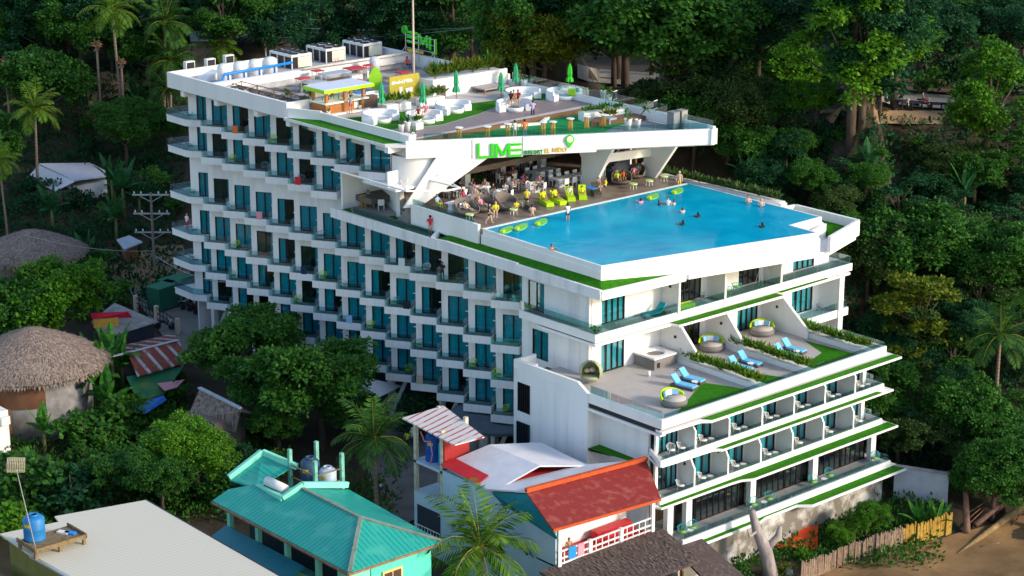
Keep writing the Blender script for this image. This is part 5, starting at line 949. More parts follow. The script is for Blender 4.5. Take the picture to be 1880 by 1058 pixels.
person(1134, 338, ZD, 'recl', -30, 'person in lime and a white cap in the first right basket', 'lime', 'grey', hair=3, sk=0, dz=-.45); person(1145, 336, ZD, 'recl', -40, 'woman in orange red lying in the first right basket', 'orange', 'red', sk=0, dz=-.45); person(1163, 328, ZD, 'recl', -50, 'person in pink lying in the basket by the stair', 'pink', 'grey', sk=2, dz=-.45); person(1171, 326, ZD, 'sit', -60, 'person in grey sitting up in the basket by the stair', 'grey', 'black', sk=2, dz=-.4)
person(1075, 336, ZD, 'stand', 120, 'waiter in blue standing at the end of the long table', 'blue', 'navy', 'navy', sk=2); person(897, 328, ZD, 'stand', 140, 'waiter in blue standing inside the dining room', 'blue', 'black', 'black', sk=2); person(973, 318, ZD, 'stand', 140, 'person in white standing deep inside the restaurant', 'white', 'black', 'black', sk=0); person(868, 330, ZD, 'stand', 20, 'person in black at the leafy plant indoors', 'black', 'black', 'black', sk=2)
person(803, 385, ZD, 'sit', 10, 'person in pale blue and lime trousers seated at the entry table', 'sky', 'lime', 'lime', hair=1, sk=1, dz=-.38); person(858, 394, ZD, 'recl', -5, 'person lying in the basket nearest the pool corner', 'beige', 'beige', 'skin', sk=1, dz=-.45); person(885, 386, ZD, 'recl', 5, 'fair haired person resting in the second basket', 'pink', 'pink', hair=2, sk=1, dz=-.45)
for (u, v), h, (tp, lo), hr, sk, ps, l in (((945, 432), 150, ('pink', 'pink'), 0, 1, 'swim', 'swimmer stretching arms beside the ledge line'), ((1080, 446), 30, ('navy', 'navy'), 0, 2, 'swim', 'swimmer in navy near the middle group'), ((1145, 445), -60, ('white', 'white'), 0, 1, 'stand', 'woman in white standing waist deep in the middle group'), ((1190, 443), 200, ('skin', 'red'), 1, 1, 'swim', 'swimmer at the right of the middle group'), ((1253, 500), 160, ('skin', 'navy'), 1, 1, 'swim', 'swimmer alone right of the centre'), ((1367, 536), 170, ('black', 'black'), 0, 2, 'swim', 'swimmer in black with arms forward'), ((1255, 594), 190, ('black', 'black'), 0, 2, 'swim', 'swimmer low in the water at the centre'), ((1735, 430), -40, ('skin', 'grey'), 1, 1, 'folded', 'left of two people leaning on the far pool edge'), ((1830, 455), -40, ('skin', 'red'), 2, 1, 'folded', 'right of two people leaning on the far pool edge'), ((1838, 612), 150, ('black', 'black'), 0, 2, 'swim', 'swimmer in black by the stepped pool corner'), ((292, 772), 0, ('skin', 'navy'), 0, 0, 'swim', 'swimmer alone near the near corner of the pool')):
    person(940+u/4, 265+v/4, PZ, ps, h, l, tp, lo, hair=hr, sk=sk, group=G2, dz=-1.28 if ps == 'swim' else -1.05)
person(1247, 339, PZ, 'stand', -50, 'man with a yellow float standing at the pool end', 'skin', 'yellow', hair=3, sk=1, dz=-.5)
# roof terrace
person(945, 257, ZL, 'stand', 130, 'man in a white vest with red number at the roof glass', 'white', 'beige', sk=1, sleeve='skin'); person(963, 255, ZL, 'stand', 150, 'woman in a long grey skirt at the roof glass', 'orange', 'grey', 'grey', sk=0); person(978, 219, ZL, 'folded', 140, 'man in a lilac shirt and navy trousers by the deck step', 'lilac', 'navy', 'navy', sk=2)
for (u, v), l, tp in (((938, 199), 'left sunbather on the curved sofa', 'black'), ((943, 197), 'middle sunbather on the curved sofa', 'skin'), ((951, 197), 'right sunbather on the curved sofa', 'maroon')): person(u, v, ZR, 'sit', -50, l, tp, tp, sk=0, group=G3, dz=-.1)
person(768, 222, ZR, 'sit', -40, 'dark haired child on the sofa beside the planter box', 'maroon', 'black', sk=0, dz=-.1, size=.8); person(782, 222, ZR, 'sit', -60, 'woman in pink on the sofa beside the planter box', 'pink', 'red', sk=1, dz=-.1); person(1040, 178, ZR, 'recl', 190, 'sunbather lying on the far sofa by the lime cushion', 'black', 'black', sk=0, dz=-.05)
person(644, 209, ZR, 'stand', 150, 'bartender customer in red shorts leaning at the bar', 'grey', 'red', sk=0); person(620, 186, ZR, 'stand', -40, 'bartender in blue behind the counter', 'blue', 'black', sk=2); person(748, 128, 20.2, 'sit', 0, 'worker in red sitting in the service yard', 'red', 'navy', 'navy', sk=2, dz=-.4)
# small terrace below the roof front
person(790, 432, 13.1, 'folded', 150, 'woman in red with a dark backpack on the turf ledge', 'red', 'beige', hair=0, sk=0); o = person(676, 377, 13.1, 'sit', -40, 'person in white reading at the wooden table', 'white', 'pink', sk=1, dz=-.35)
p = at(686, 377, 13.1); dup(TB['wood'], (p.x, p.y, 13.1), 0, 'wooden table on white legs on the small terrace', None, (1.4, 1.1, 1)); p = at(700, 386, 13.1); dup(CH, (p.x, p.y, 13.1), radians(140), 'white chair at the wooden table on the small terrace', None, 1.1)
bs = TS2 = thing('bamboo_stool_table', 'x', 'table'); mb = MB(); mb.lathe([(.32, 1.02), (.36, 1.06), (.32, 1.1), (.01, 1.1)], 16); mb.build('tabletop', bamb, bs)
for i in range(5): a = 2*pi*i/5; mb = MB(); mb.tube([(.22*cos(a), .22*sin(a), 0), (.18*cos(a), .18*sin(a), 1.02)], .045, 5); mb.build('leg', bamb, bs)
for (u, v), l in (((653, 374), 'left of two bamboo bar tables on the small terrace'), ((667, 381), 'right of two bamboo bar tables on the small terrace')): p = at(u, v, 13.1); dup(bs, (p.x, p.y, 13.1), 0, l)
drop(bs)
for u, v, l in ((862, 333, 'tall leafy plant at the restaurant column'), (1000, 300, 'dark leafy plant behind the indoor column')): p = at(u, v, ZD); tree('bush0', (p.x, p.y, ZD), .8, L_mid, l)
# ================================================================ terraces in front
def wire_chair(mat, cush=None):
    t = thing('wire_armchair', 'x', 'chair'); mb = MB(); mb.lathe([(.27, .38), (.30, .41), (.01, .42)], 12); mb.build('seat', cush or mat, t, True); mb = MB()
    for i in range(9):
        a = radians(100+160*i/8); h = .82-.18*abs(i-4)/4; mb.tube([(.27*cos(a), .27*sin(a), .4), (.38*cos(a)-.03, .36*sin(a), h)], .014, 4)
    mb.tube([(.38*cos(a)-.03, .36*sin(a), .82-.18*abs(i-4)/4) for i in range(9) for a in (radians(100+160*i/8),)], .02, 5); mb.build('backrest', mat, t)
    for sx in (-1, 1):
        for sy in (-1, 1): mb = MB(); mb.tube([(.2*sx, .2*sy, .4), (.27*sx, .27*sy, 0)], .016, 4); mb.build('leg', mat, t)
    return t
WC = wire_chair(white_pl); WG = wire_chair(limec); WT = wire_chair(MAT('teal_weave', (.02, .38, .38), .6, .1), MAT('yellow_teal_weave', (.25, .45, .10), .6, .4, 8)); WB = wire_chair(MAT('grey_weave', (.22, .26, .28), .6, .1))
WTB = thing('small_round_table', 'x', 'table'); mb = MB(); mb.lathe([(.01, .40), (.24, .40), (.24, .43), (.01, .43)], 14); mb.build('tabletop', white_pl, WTB)
for i in range(3): a = i*2.09; mb = MB(); mb.tube([(.15*cos(a), .15*sin(a), .4), (.2*cos(a), .2*sin(a), 0)], .016, 4); mb.build('leg', white_pl, WTB)
FL = {4: 'upper', 3: 'lower'}
for st, zf in ((4, 2.6), (3, -.4)):
    for i in range(7):
        y0 = BAYS[i]; nm = '%s room bay, %s from the left' % (FL[st], ordn(i))
        for j, (dx, dy, rz) in enumerate(((65.5, .75, 60), (65.7, 1.65, 130))):
            if (st == 3 and j == 0 and i in (0, 1, 2, 3)) or (st == 4 and j == 0 and i == 4): continue
            dup(WC, (dx, y0+dy, zf), radians(rz-90), '%s white wire armchair in the %s' % (['left', 'right'][j], nm), 'white wire armchairs in the front rooms')
        if not (st == 3 and i > 3): dup(WTB, (65.9, y0+2.3, zf), 0, 'small white table in the %s' % nm, 'small tables in the front rooms')
for y, l in ((-.2, 'nearest the red roof'), (.9, 'right of the first column'), (7.6, 'left of the second column'), (9.4, 'right of the second column'), (14.6, 'left of the third column'), (16.6, 'right of the third column'), (22.2, 'at the far end')): dup(WT, (66.7, y, -3.64), radians(-60+R_.uniform(-30, 30)), 'teal and yellow armchair on the ground terrace, %s' % l, 'teal armchairs on the ground terrace', 1.15)
for y, l in ((.4, 'between the first pair'), (8.6, 'between the second pair'), (15.7, 'between the third pair')): dup(WTB, (66.9, y, -3.64), 0, 'small round table %s of teal armchairs' % l, None, 1.1)
# balcony chairs on the long side
NB = {8: 'top', 7: 'second', 6: 'third', 5: 'fourth', 4: 'fifth', 3: 'lowest'}
def bchair(P_, r, k, a, n, rz, lab, sc=1.):
    q = bay(k, r) @ Vector((a, n, 0)); dup(P_, (q.x, q.y, ROWS[r][0]-.09), BANG+radians(rz), '%s on the %s row, %s balcony from the street' % (lab, NB[r], ordn(k)), 'chairs on the side balconies', sc)
for r, k, P_, lab, a in ((8, 4, WG, 'lime armchair', .6), (8, 7, WB, 'grey armchair', .6), (7, 2, WG, 'lime armchair', .8), (7, 3, WB, 'blue grey armchair', 1.9), (7, 5, WB, 'dark armchair', 1.2), (6, 2, WC, 'white armchair', .5), (6, 6, WB, 'grey armchair', .6), (5, 2, WG, 'lime armchair', .9), (5, 6, WG, 'lime armchair', .8), (6, 10, WC, 'left of two white armchairs', .5), (6, 11, WB, 'grey armchair', 1.9), (6, 13, WB, 'grey armchair', 1.9), (5, 7, WC, 'white armchair', .5), (5, 9, WT, 'teal armchair', .7), (4, 2, WT, 'teal armchair', .4), (4, 5, WG, 'lime armchair', .3), (4, 10, WT, 'teal armchair', .5), (4, 12, WG, 'lime armchair', .6), (4, 13, WG, 'bright lime armchair', .4), (3, 13, WG, 'lime armchair', 1.0), (3, 9, WG, 'lime armchair', 1.9), (4, 8, WG, 'lime armchair', .7)): bchair(P_, r, k, a, .55, R_.uniform(-140, -40), lab)
bchair(WC, 6, 10, 1.3, .55, -90, 'right of two white armchairs')
for r, l in ((8, 'top'), (7, 'second'), (6, 'third'), (5, 'fourth'), (4, 'fifth')):
    for j, (x, y) in enumerate(((-.9, 1.4), (.1, 1.1))): dup(WB if r != 6 else WT, (x, y, ROWS[r][0]-.09), R_.uniform(0, 6), '%s armchair on the %s corner balcony at the street end' % (['left', 'right'][j], l), 'chairs on the corner balconies')
    dup(WTB, (-.45, 1.0, ROWS[r][0]-.09), 0, 'small table on the %s corner balcony' % l, 'tables on the corner balconies')
person(344, 422, 6-.1, 'stand', 100, 'person in white top and red skirt on a street end balcony', 'white', 'red', 'red', hair=2, sk=0, size=.95)
q = bay(11, 6) @ Vector((.4, .5, 0)); person(0, 0, 9.64, 'folded', -60, 'woman in black on the balcony below the turf ledge', 'black', 'black', 'olive', sk=0, xy=(q.x, q.y, 0))
dup(WG, (48.8, .5, 9.6), 1., 'lime armchair on the corner of the wrap-round balcony', None); dup(WB, (56.2, 27.2, 5.76), 2., 'left grey armchair on the right wing balcony'); dup(WB, (56.3, 28.6, 5.76), 3.6, 'right grey armchair on the right wing balcony'); dup(WTB, (56.4, 27.9, 5.76), 0, 'small table on the right wing balcony')
dup(LT, (56.2, 7.3, 9.6), radians(-95), 'teal lounger on the balcony over the hot tub', None); dup(LG, (56.2, 9.9, 9.6), radians(80), 'lime and blue lounger behind the first partition', None); dup(WT, (56.4, 15.2, 9.6), 2.6, 'left teal armchair behind the second partition', None, 1.2); dup(WT, (56.2, 16.6, 9.6), 2.2, 'right teal armchair behind the second partition', None, 1.2); dup(WB, (56.1, 12.9, 9.6), 2.2, 'dark chair left of the second partition', None)
t = thing('clothes_rack', 'folded white clothes drying rack by the third partition', 'drying rack', (56.0, 20.0, 9.6)); mb = MB()
for y in (-.5, .5):
    for i in range(3): mb.tube([(-.4+.4*i, y, 0), (0, y*.5, 1.9)], .02, 4)
mb.build('rails', white_pl, t)
for (u, v), z, l in (((1029, 462), 0, ''),): pass
for r, k, a, cl, l in ((6, 9, 1.6, 'white', 'white towel hung on a third row balcony under the ledge'), (5, 9, 2.0, 'black', 'dark towel hung on a fourth row balcony'), (5, 5, 1.4, 'navy', 'navy towel hung on a fourth row balcony'), (7, 5, 1.0, 'red', 'red towel hung on a second row balcony'), (4, 7, 1.2, 'sky', 'pale blue towel hung on a fifth row balcony'), (3, 10, .8, 'beige', 'beige towel hung on a lowest row balcony'), (6, 3, 1.5, 'pink', 'pink towel hung on a third row balcony'), (8, 2, 1.4, 'orange', 'orange towel hung on a top row balcony')):
    q = bay(k, r) @ Vector((a, -.0, 0)); mb = MB(); mb.box(-.28, .28, -.01, .015, -.05, .64); mb.box(-.28, .28, -.01, .1, .64, .66); mb.box(-.28, .28, .085, .1, .2, .64); tag(mb.build('towel', CL(cl), None, loc=(q.x, q.y, ROWS[r][0]), rz=BANG), l, 'towel', 'towels on the balcony rails')
# terrace five: hot tub, hanging seat, loungers, round daybeds
HT = thing('hot_tub', 'square white hot tub with grey panelled sides on the terrace', 'hot tub', (56.5, 7.0, 5.7), 0); panel = stripes('grey_tub_panel', (.24, .22, .20), (.20, .18, .165), 1, 3, .6, .92)
mb = MB(); mb.box(-1.1, 1.1, -1.2, 1.2, 0, .85); mb.build('cabinet', panel, HT); mb = MB(); inn = [(.72*cos(i*pi/8)*1.05, .85*sin(i*pi/8)) for i in range(16)]; rim = [(1.15*max(-1, min(1, 1.5*cos(i*pi/8))), 1.25*max(-1, min(1, 1.5*sin(i*pi/8)))) for i in range(16)]
lo = [mb.P((x, y, .86)) for x, y in rim]; a_ = [mb.P((x, y, 1.0)) for x, y in rim]; b_ = [mb.P((x, y, 1.0)) for x, y in inn]; c_ = [mb.P((x*.7, y*.7, .55)) for x, y in inn]
for i in range(16): j = (i+1) % 16; mb.F([lo[i], lo[j], a_[j], a_[i]]); mb.F([a_[i], a_[j], b_[j], b_[i]]); mb.F([b_[i], b_[j], c_[j], c_[i]])
mb.F(c_); mb.build('shell', white_pl, HT); mb = MB(); mb.box(1.101, 1.13, -.9, -.6, .15, .55); mb.build('service_hatch', black, HT)
HS = thing('hanging_pod_seat', 'woven green beige pod seat standing beside the side wall', 'pod chair', (56.4, .1, 5.7), radians(-45)); wv = stripes('green_beige_weave', (.40, .42, .27), (.26, .30, .16), 2, 9, .7, .6)
mb = MB(); mb.lathe([(.5, .25), (.82, .55), (.92, 1.0), (.8, 1.45), (.45, 1.72), (.02, 1.78)], 20, (0, 0, 0), radians(50), radians(310)); mb.lathe([(.02, .2), (.5, .25), (.78, .5), (.7, .62), (.02, .6)], 20); mb.build('shell', wv, HS, True); mb = MB(); mb.ball((-.45, .1, .95), .28, 7, .7); mb.ball((-.35, -.3, .9), .25, 7, .7); mb.build('cushion', MAT('patterned_cushion', (.60, .50, .38), .8, .5, 9), HS, True)
for (x, y), rz, l in (((61.6, 4.6), -80, 'left sky blue lounger near the hot tub'), ((61.0, 6.1), -80, 'right sky blue lounger near the hot tub'), ((61.6, 11.0), -85, 'left sky blue lounger behind the first hedge'), ((61.2, 12.5), -85, 'right sky blue lounger behind the first hedge'), ((61.9, 16.0), -85, 'left sky blue lounger behind the middle hedge'), ((61.4, 17.5), -85, 'right sky blue lounger behind the middle hedge'), ((62.4, 22.25), -10, 'sky blue lounger beyond the last hedge')): dup(LB, (x, y, 5.7), radians(rz+90), l, 'sky blue loungers on the front terrace', 1.0)
for (x, y), l in (((62.3, 5.4), 'in front of the hot tub'), ((62.2, 11.8), 'behind the first hedge'), ((62.6, 16.8), 'behind the middle hedge')): dup(WTB, (x, y, 5.7), 0, 'small white stool between blue loungers %s' % l, 'white stools between loungers', 1.1)
def daybed(x, y, z, rz, label):
    t = thing('round_daybed', label, 'daybed', (x, y, z), radians(rz), 'round wicker daybeds on the terrace'); gw = stripes('grey_wicker', (.26, .24, .23), (.19, .18, .17), 2, 14, .7, .7); mb = MB(); mb.lathe([(.85, .02), (1.0, .1), (1.0, .4), (.94, .44), (.01, .44)], 24); mb.build('base', gw, t, True); mb = MB(); mb.lathe([(.01, .45), (.88, .46), (.9, .56), (.01, .58)], 24); mb.build('mattress', MAT('beige_mattress', (.45, .40, .36), .8, .06), t, True)
    mb = MB(); n = 18; lo = []; hi = []
    for i in range(n+1): a = radians(95+170*i/n); h = .55+.5*sin(pi*i/n)**.6; lo.append([mb.P((r*cos(a), r*sin(a), .4)) for r in (1.04, .96)]); hi.append([mb.P((r*cos(a), r*sin(a), h)) for r in (1.06, .96)])
    for i in range(n): mb.F([lo[i][0], lo[i+1][0], hi[i+1][0], hi[i][0]]); mb.F([lo[i+1][1], lo[i][1], hi[i][1], hi[i+1][1]]); mb.F([hi[i][0], hi[i+1][0], hi[i+1][1], hi[i][1]])
    mb.build('backrest', limec, t, True)
    for i in range(3):
        a = radians(140+40*i); mb = MB(); mb.M = Matrix.Translation((.68*cos(a), .68*sin(a), .78)) @ Matrix.Rotation(a, 4, 'Z') @ Matrix.Rotation(radians(15), 4, 'Y'); mb.box(-.07, .07, -.25, .25, -.2, .2); mb.build('cushion', [CL('sky'), cushion_w, limec][i] if i < 2 else CL('sky'), t)
daybed(64.0, 1.4, 5.7, -10, 'round grey daybed with lime back nearest the terrace corner'); daybed(57.0, 12.9, 5.7, -40, 'round daybed with many cushions behind the hot tub partition'); daybed(57.0, 19.0, 5.7, -40, 'round daybed with blue cushions behind the middle partition')
t = thing('drying_frame', 'small dark metal frame lying beside the hot tub', 'frame', (59.6, 6.6, 5.7), .4); mb = MB()
for x in (-.4, .4):
    for y in (-.25, .25): mb.tube([(x, y, 0), (x, y, .4)], .02, 4)
for y in (-.25, .25): mb.tube([(-.4, y, .4), (.4, y, .4)], .02, 4)
mb.build('rails', black, t); mb = MB(); mb.lathe([(.14, 0), (.12, .4), (.02, .42)], 10); tag(mb.build('white_bin', white_pl, None, True, loc=(58.2, 4.6, 5.7)), 'small white bin in front of the hot tub', 'bin')
p = at(1098, 603, 9.7); tree('bush1', (56.6, .4, 9.55), .3, L_bright, 'potted fern at the corner of the wrap-round balcony')
for k in (CH, PL, LG, LB, LN, LT, WC, WG, WT, WB, WTB, *TB.values()): drop(k)
person_done()
# ================================================================ terrain
CT = []
for u, v, z in ((1750, 1045, -8.6), (1880, 1000, -8.4), (1550, 1058, -8.6), (1880, 920, -7), (1500, 985, -7.4), (1440, 1005, -7.2), (1620, 930, -6.8), (1600, 965, -7.2), (1720, 920, -6.6), (1750, 800, -4.5), (1850, 780, -3.5), (1700, 640, 0), (1850, 600, 1.5), (1650, 480, 4), (1850, 430, 6.5), (1600, 330, 9), (1850, 300, 10.5), (1600, 225, 13), (1880, 215, 13.5), (1480, 215, 12.8), (1300, 180, 12.5), (1150, 150, 12.3), (1700, 192, 13.2), (1420, 300, 9.5), (1500, 185, 13), (1880, 190, 13.6), (1600, 150, 17), (1880, 130, 18.5), (1350, 140, 16), (1600, 60, 26), (1300, 60, 24), (1000, 40, 24), (700, 20, 22),
    (340, 600, -4.3), (270, 560, -3.9), (200, 640, -4.4), (290, 470, -2.6), (150, 400, -.5), (60, 500, -2.5), (20, 800, -5.5), (200, 860, -6), (450, 780, -5), (600, 820, -5.2), (760, 830, -5), (850, 830, -4.8), (720, 930, -5.6), (700, 1058, -6.5), (300, 1058, -6.5), (0, 1058, -6.5), (1000, 1058, -7.2), (1200, 1058, -7.6), (400, 590, -4.4), (220, 280, 2.5), (60, 320, 1.5), (130, 375, .4), (190, 370, .2), (215, 150, 8), (60, 200, 6), (380, 130, 9), (420, 50, 15), (200, 50, 15), (30, 50, 13), (-200, 400, 0), (-200, 800, -5), (2100, 400, 7), (2100, 800, -5)):
    p = at(u, v, z); CT.append((p.x, p.y, z))
CT += [(0, 12, -4.7), (20, 20, -4.7), (40, 20, -4.8), (55, 20, -5), (10, 5, -4.7), (25, 5, -4.8), (40, 5, -4.9), (60, 10, -7), (-12, 32, 6), (20, 38, 10), (45, 42, 11.5), (-60, 130, 40), (20, 140, 45), (-140, 100, 40), (80, 150, 45), (-200, 260, 110), (-60, 300, 110), (140, 260, 100), (90, 80, 10), (-100, 20, 10)]
def hz(x, y):
    a = b = 0.
    for cx, cy, cz in CT:
        d = (x-cx)**2+(y-cy)**2+4.; k = 1/(d*sqrt(d)); a += k*cz; b += k
    return a/b
def march(u, v, h=0.):              # where a sight line reaches the ground (or h above it)
    d = ray(u, v).normalized(); k = 90.; p = CAM
    while k < 700:
        p = CAM+d*k; g = hz(p.x, p.y)+h
        if p.z <= g: break
        k += max(.25, (p.z-g)*.5)
    return Vector((p.x, p.y, hz(p.x, p.y)))
earth = MAT('forest_floor', (.035, .04, .02), .95, .5, .25, col2=(.07, .05, .03), bump=.3)
mb = MB(); hd = Vector((-sin(HEAD), cos(HEAD))); rt = Vector((cos(HEAD), sin(HEAD))); NY, NX = 110, 90; gi = []
for j in range(NY):
    yy = 70*(9.**(j/(NY-1))); row = []
    for i in range(NX):
        xx = (i/(NX-1)-.5)*(60+yy*.85); q = CAM.xy+hd*yy+rt*xx; row.append(mb.P((q.x, q.y, hz(q.x, q.y)+.12*MN.noise((q.x*.3, q.y*.3, 0)))))
    gi.append(row)
for a, b in zip(gi, gi[1:]):
    for i in range(NX-1): mb.F([a[i], a[i+1], b[i+1], b[i]])
struct(mb.build('ground', earth, None, True))
def drape(name, q, n, m, mat, lift=.2, kind='structure'):
    mb = MB(); ids = []
    for j in range(m+1):
        row = []
        for i in range(n+1):
            s, t = i/n, j/m; u = (q[0][0]*(1-s)+q[1][0]*s)*(1-t)+(q[3][0]*(1-s)+q[2][0]*s)*t; v = (q[0][1]*(1-s)+q[1][1]*s)*(1-t)+(q[3][1]*(1-s)+q[2][1]*s)*t
            p = march(u, v); row.append(mb.P((p.x, p.y, p.z+lift)))
        ids.append(row)
    for a, b in zip(ids, ids[1:]):
        for i in range(n): mb.F([a[i], b[i], b[i+1], a[i+1]])
    o = mb.build(name, mat, None, True); return struct(o, kind)
asph = MAT('road_concrete', (.20, .19, .17), .9, .2, .5); dirt = MAT('dry_dirt', (.27, .18, .10), .95, .3, .5, bump=.2); sandm = MAT('wet_beach_sand', (.21, .12, .05), .8, .3, .35, col2=(.31, .19, .085), bump=.15)
drape('road', [(1060, 128), (1880, 190), (1880, 216), (1060, 153)], 40, 4, asph, .25); drape('road_shoulder', [(1500, 206), (1740, 208), (1730, 232), (1530, 236)], 14, 5, dirt, .2); drape('street', [(235, 535), (300, 530), (430, 640), (325, 655)], 12, 8, asph); drape('yard', [(180, 500), (330, 432), (350, 505), (262, 548)], 12, 8, dirt, .18); drape('driveway', [(640, 700), (955, 760), (965, 870), (700, 985)], 14, 14, MAT('driveway_paving', (.17, .155, .14), .9, .25, .6), .12); drape('track', [(150, 140), (280, 128), (290, 148), (165, 200)], 8, 6, dirt, .15); drape('sand', [(1480, 1062), (1760, 985), (1960, 930), (1960, 1075)], 20, 12, sandm, .2); drape('bank', [(1330, 135), (1880, 150), (1880, 178), (1340, 160)], 16, 5, MAT('brown_rubble_bank', (.16, .10, .07), .95, .5, .8, bump=.5), .2)
drape('alley', [(560, 985), (720, 960), (800, 1070), (640, 1075)], 6, 6, dirt, .1)
# ================================================================ village houses
cream_roof = stripes('cream_ribbed_sheet', (.68, .63, .50), (.56, .52, .41), 0, 2.6, .5, .82, noise_col=(.66, .62, .50), spec=.2); olive_w = stripes('olive_ribbed_wall', (.20, .19, .05), (.12, .11, .03), 0, 3, .7, .8)
t = thing('warehouse', 'long low building with a cream ribbed metal roof at the bottom left', 'building'); CR = [(45.93, -33.18), (44.25, -39.48), (45.29, -39.74), (44.46, -43.76), (49.07, -43.97), (67, -43.2), (67, -33.7)]
mb = MB(); mb.prism(CR, 1.88, 2.0); mb.build('roof', cream_roof, t); mb = MB(); mb.prism([(46.2, -33.5), (44.8, -43.3), (66.8, -42.9), (66.8, -34)], -8, 1.87); mb.build('wall', olive_w, t); mb = MB(); mb.bar((49.07, -44.0, 1.95), (67, -43.24, 1.95), .25, .12); mb.build('gutter', steel, t); mb = MB(); mb.bar((45.9, -33.15, 1.98), (67, -33.66, 1.98), .08, .1); mb.build('edge_trim', black, t)
t = thing('low_shed', 'low cream walled shed with a cluttered dark flat roof', 'shed'); mb = MB(); mb.box(42, 50.2, -52, -44.6, -7, -.2); mb.build('wall', MAT('cream_wall', (.66, .56, .36), .8, .08), t); mb = MB(); mb.box(42, 50.0, -51.9, -44.7, -.19, -.1); mb.build('roof', MAT('rubbish_roof', (.10, .075, .06), .9, .5, 1.5, col2=(.22, .18, .15)), t)
SF = thing('tank_stand', 'weathered timber platform carrying the blue tank on the cream roof', 'platform', (48.7, -42.2, 2.0)); oldw = MAT('weathered_timber', (.20, .14, .07), .9, .4, 3)
mb = MB(); mb.box(-1.1, 1.2, -1.9, 1.9, .5, .62); mb.build('deck', oldw, SF)
for x in (-1, 1.1):
    for y in (-1.8, 0, 1.8): mb = MB(); mb.box(x-.1, x+.1, y-.1, y+.1, 0, .5); mb.build('leg', oldw, SF)
for y in (-1.95, 1.85): mb = MB(); mb.box(-1.2, 1.3, y, y+.1, .5, .8); mb.build('side_board', oldw, SF)
mb = MB(); mb.box(1.2, 1.3, -1.9, 1.9, .45, .75); mb.build('side_board', oldw, SF)
for (x, y, l) in ((48.9, -40.9, 'blue scrap sheet'), (48.5, -41.2, 'pale pipe offcut')):
    tag(MB().box(-.4, .4, -.2, .2, 0, .12).build('scrap', blue_p if 'blue' in l else tank_m, None, loc=(x, y, 2.62), rz=.5), l+' lying on the tank platform', 'scrap')
def watertank(x, y, z, r, h, mat, label, nm='water_tank'):
    t = thing(nm, label, 'water tank', (x, y, z)); mb = MB(); mb.lathe([(r, 0), (r*1.02, .1), (r, .15), (r, h*.45), (r*1.02, h*.47), (r, h*.5), (r, h*.85), (r*.8, h*.93), (r*.45, h*.96)], 22); mb.build('shell', mat, t, True); mb = MB(); mb.lathe([(r*.45, h*.94), (r*.47, h*1.03), (r*.38, h*1.03), (r*.36, h*.96), (.01, h*.96)], 18); mb.build('neck', mat, t, True); mb = MB(); mb.M = Matrix.Rotation(radians(-70), 4, 'Z'); mb.lathe([(r*1.012, h*.6), (r*1.012, h*.72)], 6, (0, 0, 0), -.3, .4); mb.build('label_patch', MAT('yellow_patch', (.7, .45, .02), .5, .1), t); return t
bluet = MAT('blue_tank_plastic', (.02, .17, .42), .45, .15, 1.5)
watertank(48.1, -43.1, 2.62, .72, 1.75, bluet, 'blue plastic water tank on the timber stand, cream roof')
t = thing('grid_antenna', 'tall thin mast with a wire grid antenna beside the blue tank', 'antenna', (49.4, -43.7, 2.0)); a = Vector((0, 0, 0)); b = at(30, 862, 9.2)-Vector((49.4, -43.7, 2.0)); mb = MB(); mb.tube([a, b], [.05, .035], 6); mb.build('mast', steel, t); mb = MB(); c = b+Vector((0, 0, .3)); up = Vector((.1, .05, 1)).normalized(); rr = Vector((.664, .7476, 0))
for i in range(11): o_ = (i/10-.5)*1.1; mb.tube([c+rr*o_-up*.5, c+rr*o_*1.02+_f*(-.12)*(1-abs(o_)), c+rr*o_+up*.5], .022, 4); mb.tube([c-rr*.55+up*o_*.9, c+rr*.55+up*o_*.9], .018, 4)
mb.build('grid_reflector', MAT('cream_grid', (.62, .56, .40), .5, 0), t)
# mint house
mint = MAT('mint_paint', (.22, .68, .52), .75, .08, .8); mintw = MAT('mint_wall', (.10, .62, .50), .8, .08, .8); teal_r = stripes('teal_tile_roof', (.015, .33, .27), (.006, .18, .15), 0, 2.6, .5, .82, noise_col=(.05, .36, .29), bump=.5, nscale=.7); teal_x = stripes('teal_tile_roof_end', (.02, .34, .28), (.006, .18, .15), 1, 2.6, .5, .82, noise_col=(.05, .36, .29), bump=.5, nscale=.7)
t = thing('mint_house', 'mint green two storey house with teal ribbed hip roof', 'house'); e, rg = .9, 2.45
def sheet(mb, pts, th=.12):
    lo = [mb.P((p[0], p[1], p[2]-th)) for p in pts]; hi = [mb.P(p) for p in pts]; n = len(pts); mb.F(hi); mb.F(lo[::-1])
    for i in range(n): j = (i+1) % n; mb.F([lo[i], lo[j], hi[j], hi[i]])
P1, P2 = (59.3, -24.4, rg), (52.2, -24.3, rg)
mb = MB(); sheet(mb, [(46.9, -28.3, e), (63.2, -28.45, e), P1, P2, (51.9, -25.7, 1.85), (48.3, -25.6, 1.85), (46.9, -26.9, 1.4)]); sheet(mb, [P2, P1, (63.4, -20.6, e), (51.7, -19.7, e)]); mb.build('roof', teal_r, t); mb = MB(); sheet(mb, [(63.2, -28.45, e), (63.4, -20.6, e), P1]); mb.build('roof', teal_x, t)
mb = MB(); mb.bar(P1, (63.25, -28.4, e+.05), .28, .12); mb.bar(P1, (63.4, -20.6, e+.05), .28, .12); mb.bar((52.3, -24.3, rg+.03), P1, .25, .1); mb.build('ridge_cap', MAT('lichen_ridge', (.20, .25, .20), .9, .3, 2), t)
mb = MB(); sheet(mb, [(45.1, -25.6, 1.25), (48.2, -25.4, 1.5), (48.1, -22.2, 2.2), (45.3, -22.8, 2.55)]); mb.build('roof', teal_x, t); mb = MB()
